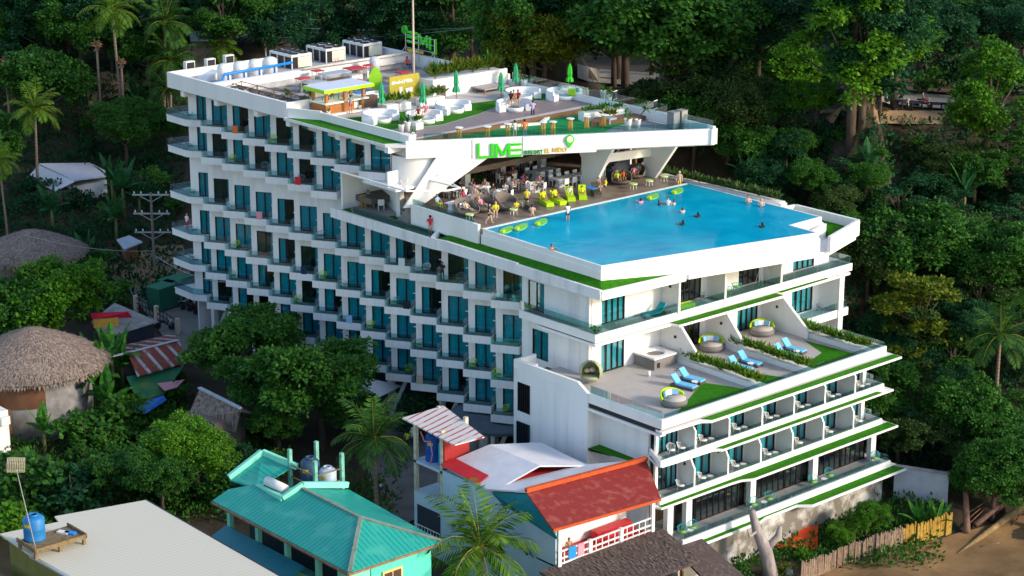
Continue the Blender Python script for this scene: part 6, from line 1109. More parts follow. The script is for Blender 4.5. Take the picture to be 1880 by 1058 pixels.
for ab in (((45.05, -25.6, 1.4), (45.3, -22.8, 2.75)), ((45.3, -22.7, 2.7), (48.6, -22.0, 2.35)), None, ((48.5, -25.5, 1.7), (52.0, -25.75, 1.95)), ((52.0, -25.75, 1.95), (52.3, -24.2, 2.65)), ((52.3, -24.2, 2.65), (51.7, -19.8, 1.3))):
    if ab is None: mb.build('parapet_trim', mint, t); mb = MB(); continue
    mb.bar(ab[0], ab[1], .3, .42)
mb.build('parapet_trim', mint, t)
mb = MB(); mb.box(48.3, 62.7, -26.2, -21.0, -7.5, .75); mb.k = 1; mb.box(48.4, 62.0, -26.26, -26.21, -2.1, .3); mb.build('wall', [mintw, navy], t); mb = MB(); mb.box(47.8, 62.7, -27.9, -26.3, -2.6, -2.3); mb.box(61.2, 62.7, -27.9, -26.3, -7.4, .5); mb.build('veranda_floor', mint, t)  # dark panel paints the shade of the veranda openings
for x in (48.0, 51.5, 55, 58.6): mb = MB(); mb.box(x, x+.35, -27.85, -27.5, -7, .7); mb.build('pillar', mint, t)
mb = MB(); mb.box(48, 61, -27.8, -27.65, -2.29, -1.5); mb.build('balustrade', mint, t); mb = MB(); mb.bar((46.9, -28.35, e-.15), (63.25, -28.5, e-.15), .12, .16); mb.bar((63.25, -28.5, e-.15), (63.45, -20.6, e-.15), .12, .16); mb.build('gutter', MAT('rusty_gutter', (.25, .16, .10), .7, .3), t)
w_ = MB().box(62.71, 62.82, -25.3, -23.6, -1.9, -.2).build('window', MAT('cream_frame', (.70, .55, .22), .6, .05), t); MB().box(62.83, 62.85, -25.15, -24.5, -1.75, -.35).box(62.83, 62.85, -24.4, -23.75, -1.75, -.35).build('pane', MAT('brown_pane', (.10, .06, .04), .2, .1), w_)
mb = MB(); sheet(mb, [(48.0, -30.2, -1.6), (57.5, -30.4, -1.6), (57.5, -27.95, -.75), (48.0, -27.95, -.75)]); mb.build('porch_roof', stripes('blue_teal_sheet', (.01, .20, .26), (.01, .13, .18), 0, 4, .5, .8), t)
mb = MB(); mb.M = Matrix.Translation((50.2, -25.0, 2.2)) @ Matrix.Rotation(pi/2, 4, 'Y'); mb.lathe([(.01, -1.1), (.36, -1.1), (.36, 1.1), (.01, 1.1)], 14); tag(mb.build('solar_boiler', tank_m, None, True), 'white horizontal drum lying in the notch of the teal roof', 'drum')
t = thing('tank_tower', 'mint painted post frame holding two water tanks behind the teal roof', 'tower', (0, 0, 0)); mb = MB(); mb.box(47.9, 51.3, -22.3, -19.6, .4, .6); mb.build('deck', oldw, t)
for x, y in ((48.0, -22.2), (51.1, -22.2), (48.0, -19.8), (51.1, -19.8)): mb = MB(); mb.box(x-.13, x+.13, y-.13, y+.13, -6, 3.6); mb.build('post', MAT('peeling_mint', (.16, .40, .32), .9, .4, 2), t)
mb = MB()
for z in (1.5, 2.4): mb.bar((48, -22.2, z), (51.1, -22.2, z), .08); mb.bar((51.1, -22.2, z), (51.1, -19.8, z), .08)
mb.build('rail', oldw, t); watertank(49.1, -21.2, .6, .72, 2.4, MAT('navy_tank', (.03, .07, .13), .5, .2), 'dark blue water tank on the mint post frame'); watertank(50.4, -20.6, .6, .66, 1.9, MAT('grey_blue_tank', (.38, .46, .55), .5, .2), 'pale grey water tank on the mint post frame')
# white and pale blue house with red roof
t = thing('guest_house', 'pale blue and white guest house with red sheet roofs and a roof tank shelter', 'house'); pb = MAT('pale_blue_wall', (.52, .64, .74), .8, .08, .6); ww = MAT('aged_white_roof', (.60, .61, .66), .7, .1, .5, col2=(.70, .70, .74)); redroof = stripes('red_sheet_roof', (.26, .03, .026), (.20, .022, .02), 1, 4, .7, .8, noise_col=(.33, .08, .06), nscale=1.5)
mb = MB(); mb.box(53.6, 66.0, -12.4, -3.4, -8, -2.6); mb.box(53.6, 64.0, -12.4, -3.4, -2.6, 1.0); mb.box(64.0, 66.0, -12.4, -12.15, -2.6, .9); mb.build('wall', pb, t)
mb = MB(); mb.box(50.2, 53.6, -12.4, -9.8, -8, -1.6); mb.box(50.2, 53.58, -12.4, -9.8, .7, .9); mb.k = 1; mb.box(50.6, 53.3, -12.45, -12.41, -4.6, -2.6); mb.build('wall', [pb, navy], t)
for x in (50.2, 53.3):
    for y in (-12.4, -10.1): mb = MB(); mb.box(x, x+.28, y, y+.28, -1.6, 4.1 if y < -11 else 4.6); mb.build('post', MAT('peeling_post', (.55, .50, .36), .9, .3, 2), t)
mb = MB()
for i in range(9): mb.tube([(50.5+i*.35, -12.5, -5.0), (50.5+i*.35, -12.5, -4.2)], .03, 4)
for z in (-5.0, -4.6, -4.2): mb.tube([(50.3, -12.5, z), (53.4, -12.5, z)], .035, 4)
mb.build('balcony_rail', white_pl, t); mb = MB(); sheet(mb, [(49.4, -12.8, 4.1), (55.6, -12.9, 3.75), (56.3, -10.6, 4.0), (50.4, -9.6, 4.6)], .1); mb.build('tank_shelter_roof', stripes('white_red_sheet', (.62, .60, .58), (.40, .05, .04), 0, 1.6, .6, .75, noise_col=(.60, .56, .54)), t)
mb = MB(); mb.box(53.62, 53.75, -12.3, -9.9, .91, 3.7); mb.build('red_screen', stripes('red_ribbed_screen', (.42, .03, .03), (.25, .02, .02), 1, 5, .6, .7), t)
mb = MB(); sheet(mb, [(53.6, -12.5, 1.5), (60.2, -13.2, 1.55), (60.8, -9.2, 2.7), (55.0, -9.0, 2.6)]); sheet(mb, [(55.0, -9.0, 2.6), (60.8, -9.2, 2.7), (61.6, -5.2, 1.9), (55.5, -4.2, 1.7)]); mb.build('roof', ww, t); mb = MB(); sheet(mb, [(53.7, -12.7, 1.6), (58.5, -13.1, 1.62), (58.4, -12.0, 1.95), (54.0, -11.6, 1.95)], .05); mb.build('roof', redr, t)
mb = MB(); sheet(mb, [(59.7, -13.6, 1.75), (63.5, -12.9, 2.5), (64.8, -2.2, 2.5), (61.2, -5.2, 1.85)]); mb.build('roof', ww, t); mb = MB(); sheet(mb, [(63.5, -12.9, 2.42), (67.7, -14.2, 1.3), (68.75, -4.7, 1.3), (64.8, -2.2, 2.42)]); mb.build('roof', redroof, t); mb = MB(); mb.bar((63.5, -12.95, 2.6), (64.8, -2.2, 2.6), .3, .3); mb.bar((67.7, -14.2, 1.25), (68.75, -4.7, 1.25), .12, .2); mb.build('ridge_trim', MAT('orange_red_trim', (.50, .08, .02), .6, .2), t)
mb = MB(); sheet(mb, [(60.0, -13.2, 1.5), (63.5, -12.9, 2.3), (67.5, -14.0, 1.1), (66.5, -12.5, -.4), (60.5, -12.6, .6)][::-1], .05); mb.build('gable_sheet', MAT('teal_gable', (.02, .24, .30), .6, .15), t)
mb = MB(); mb.box(54.5, 62, -12, -5.2, 1.0, 1.5); mb.box(64.0, 66.4, -12.4, -3.3, -2.62, -2.5); mb.build('balcony_floor', redr, t); mb = MB(); mb.box(64.01, 64.05, -12.1, -3.5, -2.4, .8); mb.build('balcony_wall', white, t)
mb = MB()
for y in [-12.6+i*.62 for i in range(16)]: mb.box(66.4, 66.46, y, y+.06, -2.5, -1.3)
for z in (-2.3, -1.9, -1.35): mb.box(66.38, 66.48, -12.6, -3.2, z, z+.1)
for y in (-12.6, -9.6, -6.5, -3.3): mb.box(66.32, 66.54, y, y+.3, -2.6, .9 if y in (-12.6, -3.3) else -1.2)
mb.build('balcony_rail', white_pl, t); mb = MB(); mb.box(64.5, 65.2, -7.5, -4, -2.49, -1.7); mb.build('bench', redr, t)
watertank(51.3, -11.3, .9, .65, 2.2, MAT('royal_blue_tank', (.01, .08, .35), .5, .15), 'royal blue water tank with a pink hose under the striped roof'); watertank(52.6, -11.2, .9, .6, 1.9, MAT('turquoise_tank', (.02, .30, .50), .5, .15), 'turquoise water tank under the striped roof'); mb = MB(); mb.tube([(50.7, -12.1, 3.2), (51.3, -12.2, 2.6), (52.0, -12.2, 2.8), (52.2, -12.2, 1.8), (51.9, -12.2, .95)], .05, 5); tag(mb.build('hose', CL('pink'), None, True), 'pink hose looping in front of the blue tanks', 'hose')
for (y, m, l, w2) in ((-11.6, CL('blue'), 'multicoloured towel hung over the white rail', .7), (-10.7, CL('pink'), 'pink towel hung over the white rail', .6)): tag(MB().box(66.5, 66.54, y, y+w2, -2.1, -1.2).build('towel', m), l, 'towel')
person(0, 0, -2.5, 'stand', -20, 'bare shouldered person at the towels on the guest house balcony', 'skin', 'black', sk=0, xy=(65.9, -11.0, 0)); person_done()
straw = stripes('dark_thatch', (.115, .085, .075), (.07, .05, .045), 1, 7, .95, .6, noise_col=(.16, .125, .11), nscale=4, bump=1.); straw2 = MAT('pale_thatch', (.16, .12, .10), .95, .5, 5, stretch=(1, 1, .25), col2=(.31, .24, .20), bump=.8, contrast=(.35, .62))
t = thing('thatched_shelter', 'long lean-to with dark palm thatch roof under the white balcony rail', 'shelter'); mb = MB(); sheet(mb, [(66.1, -14.0, -2.4), (67.4, -3.0, -1.9), (71.2, -3.1, -3.1), (70.4, -13.6, -3.4)], .22); mb.build('roof', straw, t); r = random.Random(2); mb = MB()
for i in range(900):
    s_ = r.random(); q = Vector((66.1, -14.0, -2.4))*(1-s_)+Vector((67.4, -3.0, -1.9))*s_; q2 = Vector((70.4, -13.6, -3.4))*(1-s_)+Vector((71.2, -3.1, -3.1))*s_; f = r.random(); c = q+(q2-q)*f+Vector((0, 0, .02)); d = (q2-q).normalized(); leaf(mb, c, (d+rdir(r)*.25+Vector((0, 0, .12))).normalized(), Vector((0, 0, 1)), .5, .045)
mb.build('thatch_strands', MAT('thatch_strand', (.17, .13, .115), .95, .4, 4), t)
for y in (-13, -10, -7, -4): mb = MB(); mb.box(70.2, 70.35, y, y+.15, -8, -3.4); mb.build('post', wood_warm, t)
mb = MB(); mb.box(66.2, 66.4, -13.5, -3.3, -8, -2.6); mb.k = 1; mb.box(69.9, 70.0, -12, -5, -6.2, -5.8); mb.build('rear_wall', [wood_dark, white_pl], t)
t = thing('thatched_shelter', 'small dark thatch roof beside the long lean-to', 'shelter'); mb = MB(); p = at(1292, 1030, -3.6); mb.M = Matrix.Translation(p); sheet(mb, [(-1.8, -1.2, .8), (-1.6, 1.5, .8), (2.8, 1.6, -.9), (2.6, -1.6, -.9)], .2); mb.build('roof', straw, t)
for x in (-1.4, 2.2):
    for y in (-1, 1.2): mb = MB(); mb.M = Matrix.Translation(p); mb.box(x, x+.12, y, y+.12, -5, .2 if x < 0 else -.75); mb.build('post', wood_warm, t)
# thatched huts
def hut(u, v, z, r0, h, label, wall, wr, sc=1.):
    p = at(u, v, z); t = thing('thatched_hut', label, 'hut', (p.x, p.y, z)); mb = MB(); prof = [(r0, -.15), (r0*1.01, .05), (r0*.86, h*.24), (r0*.62, h*.52), (r0*.32, h*.8), (r0*.1, h*.97), (.02, h)]; mb.lathe(prof, 40); mb.build('roof', straw2, t, True); r = random.Random(int(u)); mb = MB()
    for i in range(3200):
        f = r.random()**.6; a = r.uniform(0, 2*pi); q = f*(len(prof)-2); q = (1-f)*4.9+.9; k = min(5, int(q)); g = q-k; rr_ = prof[k][0]*(1-g)+prof[k+1][0]*g; zz = prof[k][1]*(1-g)+prof[k+1][1]*g; d = Vector((cos(a), sin(a), -.45)).normalized(); leaf(mb, Vector((rr_*cos(a), rr_*sin(a), zz+.03)), (d+rdir(r)*.22).normalized(), Vector((cos(a)*.4, sin(a)*.4, 1)).normalized(), r.uniform(.3, .65), .035)
    for i in range(500): a = r.uniform(0, 2*pi); leaf(mb, Vector((r0*.98*cos(a), r0*.98*sin(a), .02)), Vector((cos(a)*.3, sin(a)*.3, -1)).normalized(), Vector((cos(a), sin(a), .2)), r.uniform(.3, .7), .05)
    mb.build('thatch_strands', MAT('straw_strand', (.24, .18, .15), .95, .5, 1.5, col2=(.38, .30, .25)), t)
    if wall:
        mb = MB(); mb.lathe([(wr, -7), (wr, .1)], 28); mb.build('wall', wall, t, True)
    return p, t
p, t = hut(60, 664, .2, 6.4, 3.1, 'large round hut with pale thatched cone roof and concrete wall', MAT('patchy_concrete_wall', (.20, .19, .19), .9, .3, .6, col2=(.32, .31, .30)), 5.0); mb = MB(); mb.lathe([(5.08, -2.6), (5.08, .2)], 24, (0, 0, 0), radians(-140), radians(-18)); mb.build('brown_upper_wall', MAT('brown_board_wall', (.14, .065, .035), .85, .3, 1), t, True)
mb = MB(); mb.lathe([(5.07, -7), (5.07, -2.61)], 8, (0, 0, 0), radians(-68), radians(-52)); mb.build('plywood_door', MAT('plywood', (.30, .17, .08), .8, .3), t, True)
hut(58, 462, 1.6, 5.4, 2.3, 'shallow thatched roof hut behind the leafy tree', room_in, 3.6)
mb = MB(); pa, pbb, pc, pd = at(366, 714, -.2), at(442, 752, -.2), at(345, 765, -2.2), at(432, 790, -2.2); t = thing('thatched_roof_hut', 'brown grey thatched ridge roof hut behind the vines', 'hut'); sheet(mb, [pa, pbb, pd, pc], .2); sheet(mb, [pbb, pa, pa+Vector((-2, 3.2, -1.8)), pbb+Vector((-1.6, 3.4, -1.8))], .2); mb.build('roof', straw2, t); mb = MB(); mb.bar(pa+Vector((0, 0, .1)), pbb+Vector((0, 0, .1)), .35, .12); mb.build('ridge_cap', greyr, t); mb = MB(); c = (pa+pbb+pc+pd)/4; mb.box(c.x-1.2, c.x+1.6, c.y-1.2, c.y+1.8, -7, -1.6); mb.build('wall', room_in, t)
# white roofed house, street shop, rusty and green sheet roofs, shack
def roofhouse(name, label, planes, mat, wallpx, zw, zg, wmat, cat='house'):
    t = thing(name, label, cat)
    for pts in planes: mb = MB(); sheet(mb, [at(*q) for q in pts], .12); mb.build('roof', mat, t)
    if wallpx: mb = MB(); mb.prism([tuple(at(u, v, zw).xy) for u, v in wallpx], zg, zw-.02); mb.build('wall', wmat, t)
    return t
wsheet = stripes('white_sheet_roof', (.62, .63, .70), (.50, .52, .58), 0, 1.1, .6, .9, noise_col=(.56, .56, .60)); t = roofhouse('white_roof_house', 'white house with bright white sheet roof among bananas', [[(71, 300, 3.2), (166, 299, 2.6), (210, 322, 2.4), (136, 331, 3.2)], [(71, 303, 3.1), (136, 333, 3.1), (101, 350, 2.2), (50, 326, 2.2)]], wsheet, [(85, 322), (185, 318), (196, 331), (128, 344)], 2.1, -1, white); mb = MB(); q = at(118, 352, 1.6); mb.box(q.x-1, q.x+.6, q.y-1.6, q.y+1.2, -1, 1.9); mb.build('dark_porch', room_in, t)
t = roofhouse('street_shop', 'flat concrete roofed shop by the street with red awning', [[(168, 590, -.9), (210, 556, -.9), (290, 590, -.9), (186, 622, -.9)]], concrete, [(180, 590), (212, 562), (282, 592), (190, 617)], -1.05, -5, navy, 'shop'); mb = MB(); sheet(mb, [at(166, 575, .2), at(235, 572, .3), at(243, 582, -.4), at(170, 586, -.3)], .06); mb.build('awning', MAT('red_awning', (.62, .02, .06), .6, .15), t); mb = MB(); a = at(172, 602, -.9); b = at(218, 598, -.9); mb.bar(a+Vector((0, 0, .4)), b+Vector((0, 0, .4)), .2, .8); mb.build('yellow_wall', MAT('yellow_wall', (.55, .30, .05), .8, .15), t)
rusty = stripes('rusty_sheet', (.20, .05, .035), (.42, .40, .42), 1, .8, .8, .72, noise_col=(.26, .09, .06), nscale=1.4); t = roofhouse('rusty_house', 'house with streaked rusty sheet roof near the street', [[(236, 652, -.5), (328, 624, -.5), (346, 664, -1.6), (252, 690, -1.6)], [(198, 641, -1.3), (318, 612, -1.3), (328, 623, -.5), (236, 651, -.5)]], rusty, [(225, 652), (318, 625), (330, 658), (255, 680)], -1.7, -5.5, navy); mb = MB(); mb.bar(at(200, 656, -.4), at(328, 624, -.42), .3, .08); mb.build('ridge_cap', greyr, t)
t = roofhouse('green_sheet_house', 'low house with mossy green sheet roof below the rusty one', [[(232, 692, -1.9), (338, 672, -1.9), (302, 722, -3.2), (253, 738, -3.2)]], stripes('green_sheet', (.02, .16, .07), (.015, .11, .05), 1, 3, .5, .85, noise_col=(.12, .20, .05), nscale=.5), [(240, 690), (320, 676), (300, 708), (256, 722)], -3.6, -6, room_in); mb = MB(); sheet(mb, [at(289, 704, -2.4), at(338, 697, -2.4), at(325, 711, -2.7), at(302, 717, -2.7)], .06); mb.build('pink_awning', MAT('pink_sheet', (.62, .28, .32), .6, .1), t)
mb = MB(); sheet(mb, [at(243, 744, -3.3), at(300, 726, -3.1), at(306, 734, -3.5), at(266, 760, -3.9)], .05); tag(mb.build('tarpaulin', MAT('blue_tarp', (.03, .18, .62), .5, .15)), 'blue tarpaulin stretched beside the green sheet roof', 'tarpaulin')
t = roofhouse('yard_shack', 'small shack with grey lean-to roof and blue door in the dirt yard', [[(214, 440, .4), (237, 432, .5), (262, 444, .0), (228, 458, -.1)]], greyr, [(222, 442), (238, 437), (252, 446), (230, 452)], -.2, -3.5, wood_dark, 'shack'); q = at(236, 468, -1.8); mb = MB(); mb.box(q.x, q.x+.08, q.y-.7, q.y+.7, -3.2, -1.0); mb.build('door', MAT('blue_door', (.01, .14, .34), .6, .1), t)
for (u, v), l in (((300, 524), 'nearer green box container by the street end balcony'), ((322, 512), 'farther green box container by the street end balcony')): q = at(u, v, -1.4); t = thing('green_container', l, 'container', (q.x, q.y, -1.4), radians(12)); mb = MB(); mb.box(-.9, .9, -1.5, 1.5, -2.2, 0); mb.build('body', MAT('dark_green_metal', (.01, .10, .06), .6, .15), t); mb = MB(); mb.box(-1, 1, -1.55, 1.55, .0, .12); mb.build('lid', MAT('green_lid', (.015, .17, .09), .5, .1), t)
t = roofhouse('forest_cabin', 'grey roofed cabin among the palms behind the street end', [[(346, 58, 15.5), (398, 57, 15.5), (400, 73, 15.0), (350, 74, 15.0)]], greyr, [(350, 66), (394, 65), (394, 73), (352, 74)], 14.9, 8, room_in, 'cabin'); q = march(455, 48); mb = MB(); mb.box(-1.6, 1.6, -2, 2, 2.2, 2.4); t = thing('forest_shelter', 'blue tarpaulin roofed shelter in the dark forest', 'shelter', q); mb.build('roof', blue_p, t); mb = MB()
for x in (-1.4, 1.4):
    for y in (-1.8, 1.8): mb.tube([(x, y, -1), (x, y, 2.2)], .06, 5)
mb.build('post', wood_warm, t)
p = at(40, 238, 3.2); t = thing('grey_roof_house', 'grey roofed house with blue wall at the left edge', 'house', (p.x, p.y, 0)); mb = MB(); sheet(mb, [(-5, -4, 3), (5.5, -4, 3), (4.5, 3.5, 4.4), (-5, 3.5, 4.4)], .15); mb.build('roof', greyr, t); mb = MB(); mb.box(-4.5, 4, -3, 3, -2, 2.9); mb.build('wall', MAT('blue_wall', (.03, .15, .40), .7, .1), t)
p = at(10, 775, -2.5); t = thing('side_annex', 'white annex wall with condenser box at the left edge', 'building', (p.x, p.y, -2.5)); mb = MB(); mb.box(-6, 0, -4, .3, -5, 1.0); mb.build('wall', white, t); mb = MB(); mb.box(.01, .5, -.6, .2, -.1, .6); mb.build('condenser', tank_m, t)
# ================================================================ street furniture and small things outdoors
def bike_proto(col):
    t = thing('motorbike', 'x', 'motorbike'); mb = MB(); mb.tube([(-.45, 0, .55), (-.2, 0, .75), (.25, 0, .55), (.45, 0, .95)], [.1, .13, .12, .06], 7); mb.build('body', col, t, True); mb = MB(); mb.box(-.6, .05, -.12, .12, .74, .84); mb.build('saddle', black, t)
    for x in (-.62, .62):
        mb = MB(); mb.M = Matrix.Translation((x, 0, .29)) @ Matrix.Rotation(pi/2, 4, 'X')
        n = 14; rg_ = [[mb.P(((R+dr)*cos(2*pi*k/n), (R+dr)*sin(2*pi*k/n), dz)) for k in range(n)] for R, dr, dz in ((.23, 0, -.05), (.29, 0, -.05), (.29, 0, .05), (.23, 0, .05))]
        for a, b in zip(rg_, rg_[1:]+rg_[:1]):
            for k in range(n): mb.F([a[k], a[(k+1) % n], b[(k+1) % n], b[k]])
        mb.lathe([(.01, -.02), (.22, -.02), (.22, .02), (.01, .02)], 10); mb.build('wheel', black, t)
    mb = MB(); mb.tube([(.45, -.3, 1.0), (.42, 0, .97), (.45, .3, 1.0)], .03, 5); mb.tube([(.43, 0, .95), (.62, 0, .3)], .04, 5); mb.build('handlebar', steel, t); mb = MB(); mb.ball((.55, 0, .85), .1, 6); mb.build('headlight', tank_m, t, True); return t
BK_ = [bike_proto(navy), bike_proto(MAT('maroon_paint', (.15, .01, .02), .3, 0)), bike_proto(MAT('silver_paint', (.35, .37, .40), .3, 0))]
W9 = ['nearest the green box', 'second from the green box', 'third from the green box', 'in the middle of the row', 'just past the middle of the row', 'third from the tree', 'second from the tree', 'nearest the tree', 'behind the row']
for i, (u, v) in enumerate(((312, 562), (324, 563), (336, 568), (348, 574), (360, 578), (372, 583), (384, 587), (396, 592), (358, 562))): p = march(u, v); dup(BK_[i % 3], (p.x, p.y, p.z+.2), radians(55+R_.uniform(-12, 12)), 'motorbike parked under the corner balconies, %s' % W9[i], 'motorbikes parked under the hotel')
for (u, v), l in (((1490, 199), 'motorbike parked by the big tree trunk on the hill road'), ((1615, 194), 'motorbike parked on the far side of the hill road'), ((1656, 204), 'motorbike parked beside the guard rail'), ((1694, 203), 'motorbike ridden by a person in pink on the hill road'), ((303, 610), 'dark motorbike standing on the street by the fence')):
    p = march(u, v); dup(BK_[int(u) % 3], (p.x, p.y, p.z+.25), radians(40), l, None, 1.1)
for b in BK_: drop(b)
for (u, v), ps, hd_, l, tp, lo, lg, hr, dz in (((1694, 203), 'sit', 40, 'rider in pink with a pale helmet on the hill road', 'pink', 'red', 'red', 3, .1), ((1601, 220), 'stand', 140, 'man in a white shirt and red shorts on the dirt shoulder', 'sky', 'maroon', 'skin', 0, .2), ((1611, 219), 'stand', 140, 'person in black on the dirt shoulder', 'black', 'black', 'black', 0, .2), ((1361, 158), 'stand', 100, 'distant person in red and white on the hill road', 'white', 'red', 'skin', 0, .25), ((1316, 165), 'stand', 100, 'distant dark figure left of the lime banner', 'black', 'black', 'black', 0, .25), ((1322, 166), 'stand', 100, 'distant dark figure right beside another', 'navy', 'black', 'black', 0, .25), ((757, 824), 'stand', 100, 'man in a white cap and navy trousers on the driveway', 'white', 'navy', 'navy', 3, .12), ((748, 828), 'walk', 100, 'person in a lime vest on the driveway', 'lime', 'black', 'black', 0, .12), ((700, 930), 'stand', 60, 'person with a helmet in the alley by the palm', 'navy', 'olive', 'olive', 3, .12), ((712, 934), 'stand', 60, 'thin person in red shorts in the alley by the palm', 'black', 'red', 'skin', 0, .12)):
    p = march(u, v); person(0, 0, p.z, ps, hd_, l, tp, lo, lg, hair=hr, sk=0, xy=p, dz=dz)
person_done()
def pole(u, v, h, label, arms=3, lean=0.):
    p = march(u, v); t = thing('utility_pole', label, 'pole', p, HEAD); mb = MB(); mb.tube([(0, 0, -1), (lean, 0, h)], [.17, .12], 8); mb.build('mast', MAT('pole_grey', (.20, .17, .15), .8, .2), t)
    for i in range(arms): z = h-.3-i*2.0; mb = MB(); mb.box(-1.9, 1.9, -.06, .06, z, z+.14); mb.bar((-1.2, 0, z), (0, 0, z-.7), .06); mb.bar((1.2, 0, z), (0, 0, z-.7), .06); [mb.lathe([(.06, 0), (.1, .12), (.05, .3)], 7, (x, 0, z+.14)) for x in (-1.7, -1.0, .8, 1.6)]; mb.build('crossarm', steel, t)
    return p, t
pole(285, 515, 9.3, 'grey power pole with three stacked crossarms in the dirt yard'); p, t = pole(92, 75, 8, 'dark power pole carrying two white transformers, far left', 1); mb = MB(); mb.lathe([(.3, 3.2), (.3, 4.3)], 10, (-.1, -.3, 0)); mb.lathe([(.25, 4), (.25, 4.9)], 10, (.45, -.3, 0)); mb.build('transformer', tank_m, t); pole(1092, 52, 3.2, 'slim pole with a bare crossarm on the hill behind the roof', 1)
for u, v, h, l in ((488, 100, 4.3, 'solar street lamp behind the first chiller'), (945, 60, 3.2, 'solar street lamp above the yellow green tree')):
    p = march(u, v); t = thing('solar_street_lamp', l, 'street lamp', p, HEAD); mb = MB(); mb.tube([(0, 0, -1), (0, 0, h)], .09, 7); mb.build('pole', tank_m, t); mb = MB(); mb.M = Matrix.Translation((0, 0, h)) @ Matrix.Rotation(radians(-25), 4, 'Y'); mb.box(-.6, .7, -.3, .3, 0, .07); mb.build('solar_panel', MAT('solar_glass', (.06, .10, .14), .3, .1), t)
mb = MB()
for a, b in (((500, 36), (1092, 20)), ((500, 50), (1000, 45)), ((500, 70), (900, 66)), ((0, 45), (92, 12)), ((0, 30), (92, 8)), ((92, 14), (330, 60)), ((92, 10), (330, 52)), ((0, 60), (92, 20)), ((285, 462), (40, 430)), ((285, 470), (420, 520))):
    pa, pb2 = march(*a, 7), march(*b, 7); pa.z += 7; pb2.z += 7; mb.tube([pa+(pb2-pa)*f+Vector((0, 0, -1.2*4*f*(1-f)*.5)) for f in [i/8 for i in range(9)]], .025, 3)
tag(mb.build('power_lines', steel), 'thin power lines crossing the dark forest behind the roof', 'power lines')
p = march(1334, 150); t = thing('lime_banner', 'small lime banner on a pole by the hill road', 'banner', p, HEAD); mb = MB(); mb.tube([(0, 0, -1), (0, 0, 2.6)], .05, 5); mb.build('pole', black, t); mb = MB(); mb.box(-.35, .35, -.04, .04, 1.6, 2.9); mb.build('panel', lime, t)
t = thing('guard_rail', 'dark guard rail along the downhill side of the hill road', 'guard rail'); mb = MB(); pr = None
for i in range(26):
    q = march(1440+i*18, 189+i*.95)+Vector((0, 0, .2)); mb.box(q.x-.06, q.x+.06, q.y-.06, q.y+.06, q.z-.3, q.z+.6)
    if pr: mb.bar(pr+Vector((0, 0, .55)), q+Vector((0, 0, .55)), .07, .3)
    pr = q
mb.build('rail', navy, t)
t = thing('street_fence', 'black rail fence with cream posts along the street', 'fence'); mb = MB(); pr = None; pm = MB()
for u, v in ((250, 573), (288, 592), (327, 616)):
    q = march(u, v)+Vector((0, 0, .2)); pm.box(q.x-.18, q.x+.18, q.y-.18, q.y+.18, q.z-.5, q.z+1.5)
    if pr: [mb.bar(pr+Vector((0, 0, h)), q+Vector((0, 0, h)), .06, .08) for h in (.2, .75, 1.3)]; [mb.bar(pr+(q-pr)*(k/6)+Vector((0, 0, .2)), pr+(q-pr)*(k/6)+Vector((0, 0, 1.3)), .05) for k in range(1, 6)]
    pr = q
mb.build('rail', black, t); pm.build('post', MAT('cream_post', (.55, .45, .36), .8, .1), t)
p = at(680, 715, -2.2); t = thing('marquee', 'small white marquee roof beside the undercroft', 'tent', (p.x, p.y, 0), .3); mb = MB(); n4 = [(-2, -2), (2, -2), (2, 2), (-2, 2)]; ap = mb.P((0, 0, -1.2)); lo = [mb.P((x, y, -2.1)) for x, y in n4]
for i in range(4): mb.F([lo[i], lo[(i+1) % 4], ap])
mb.build('canopy', white_pl, t); mb = MB(); [mb.tube([(x*.95, y*.95, -5.5), (x*.95, y*.95, -2.1)], .05, 5) for x, y in n4]; mb.build('pole', steel, t)
p = march(628, 727, 3); t = thing('blue_parasol', 'blue parasol half hidden by the tree beside the driveway', 'parasol', p); mb = MB(); mb.lathe([(1.3, 2.6), (.7, 3.0), (.02, 3.15)], 12); mb.build('canopy', MAT('blue_cloth', (.02, .22, .50), .7, .1), t, True); mb = MB(); mb.tube([(0, 0, -.5), (0, 0, 3.1)], .04, 5); mb.build('pole', steel, t)
# garden and beach edge at the lower right
t = thing('boundary_wall', 'grey white boundary wall at the right end of the ground terrace', 'wall'); a, b = at(1643, 850, -3.6), at(1742, 878, -4.2); mb = MB(); mb.prism([(a.x, a.y), (b.x, b.y), (b.x-.2, b.y+.3), (a.x-.2, a.y+.3)], -8.2, -3.9); mb.build('wall', MAT('grey_white_render', (.50, .51, .55), .85, .15, .6), t); mb = MB(); mb.bar((a.x, a.y+.1, -3.86), (b.x, b.y+.1, -3.86), .5, .1); mb.build('coping', concrete, t)
mb = MB(); n = 12; ids = []
for j in range(5):
    row = []
    for i in range(n+1): p = march(1425+i*6.3, 985+j*6+.8*i*(j/4)); row.append(mb.P((p.x, p.y, p.z+.85-.16*j+.14*sin(i*.9+j)+(.25 if i in (0, n) else 0))))
    ids.append(row)
for a, b in zip(ids, ids[1:]):
    for i in range(n): mb.F([a[i], a[i+1], b[i+1], b[i]])
tag(mb.build('red_tarpaulin', MAT('red_tarp', (.75, .075, .015), .5, .1), None, True), 'bright red tarpaulin draped in the garden', 'tarpaulin')
FN_ = thing('bamboo_fence', 'upright bamboo pole fence between the garden and the sand', 'fence'); r = random.Random(5); mbs = [MB(), MB()]; pts = [(1470, 1062), (1520, 1043), (1600, 1012), (1650, 997), (1700, 985), (1745, 968)]
def along(f): f *= len(pts)-1; k = min(len(pts)-2, int(f)); g = f-k; return (pts[k][0]*(1-g)+pts[k+1][0]*g, pts[k][1]*(1-g)+pts[k+1][1]*g+12)
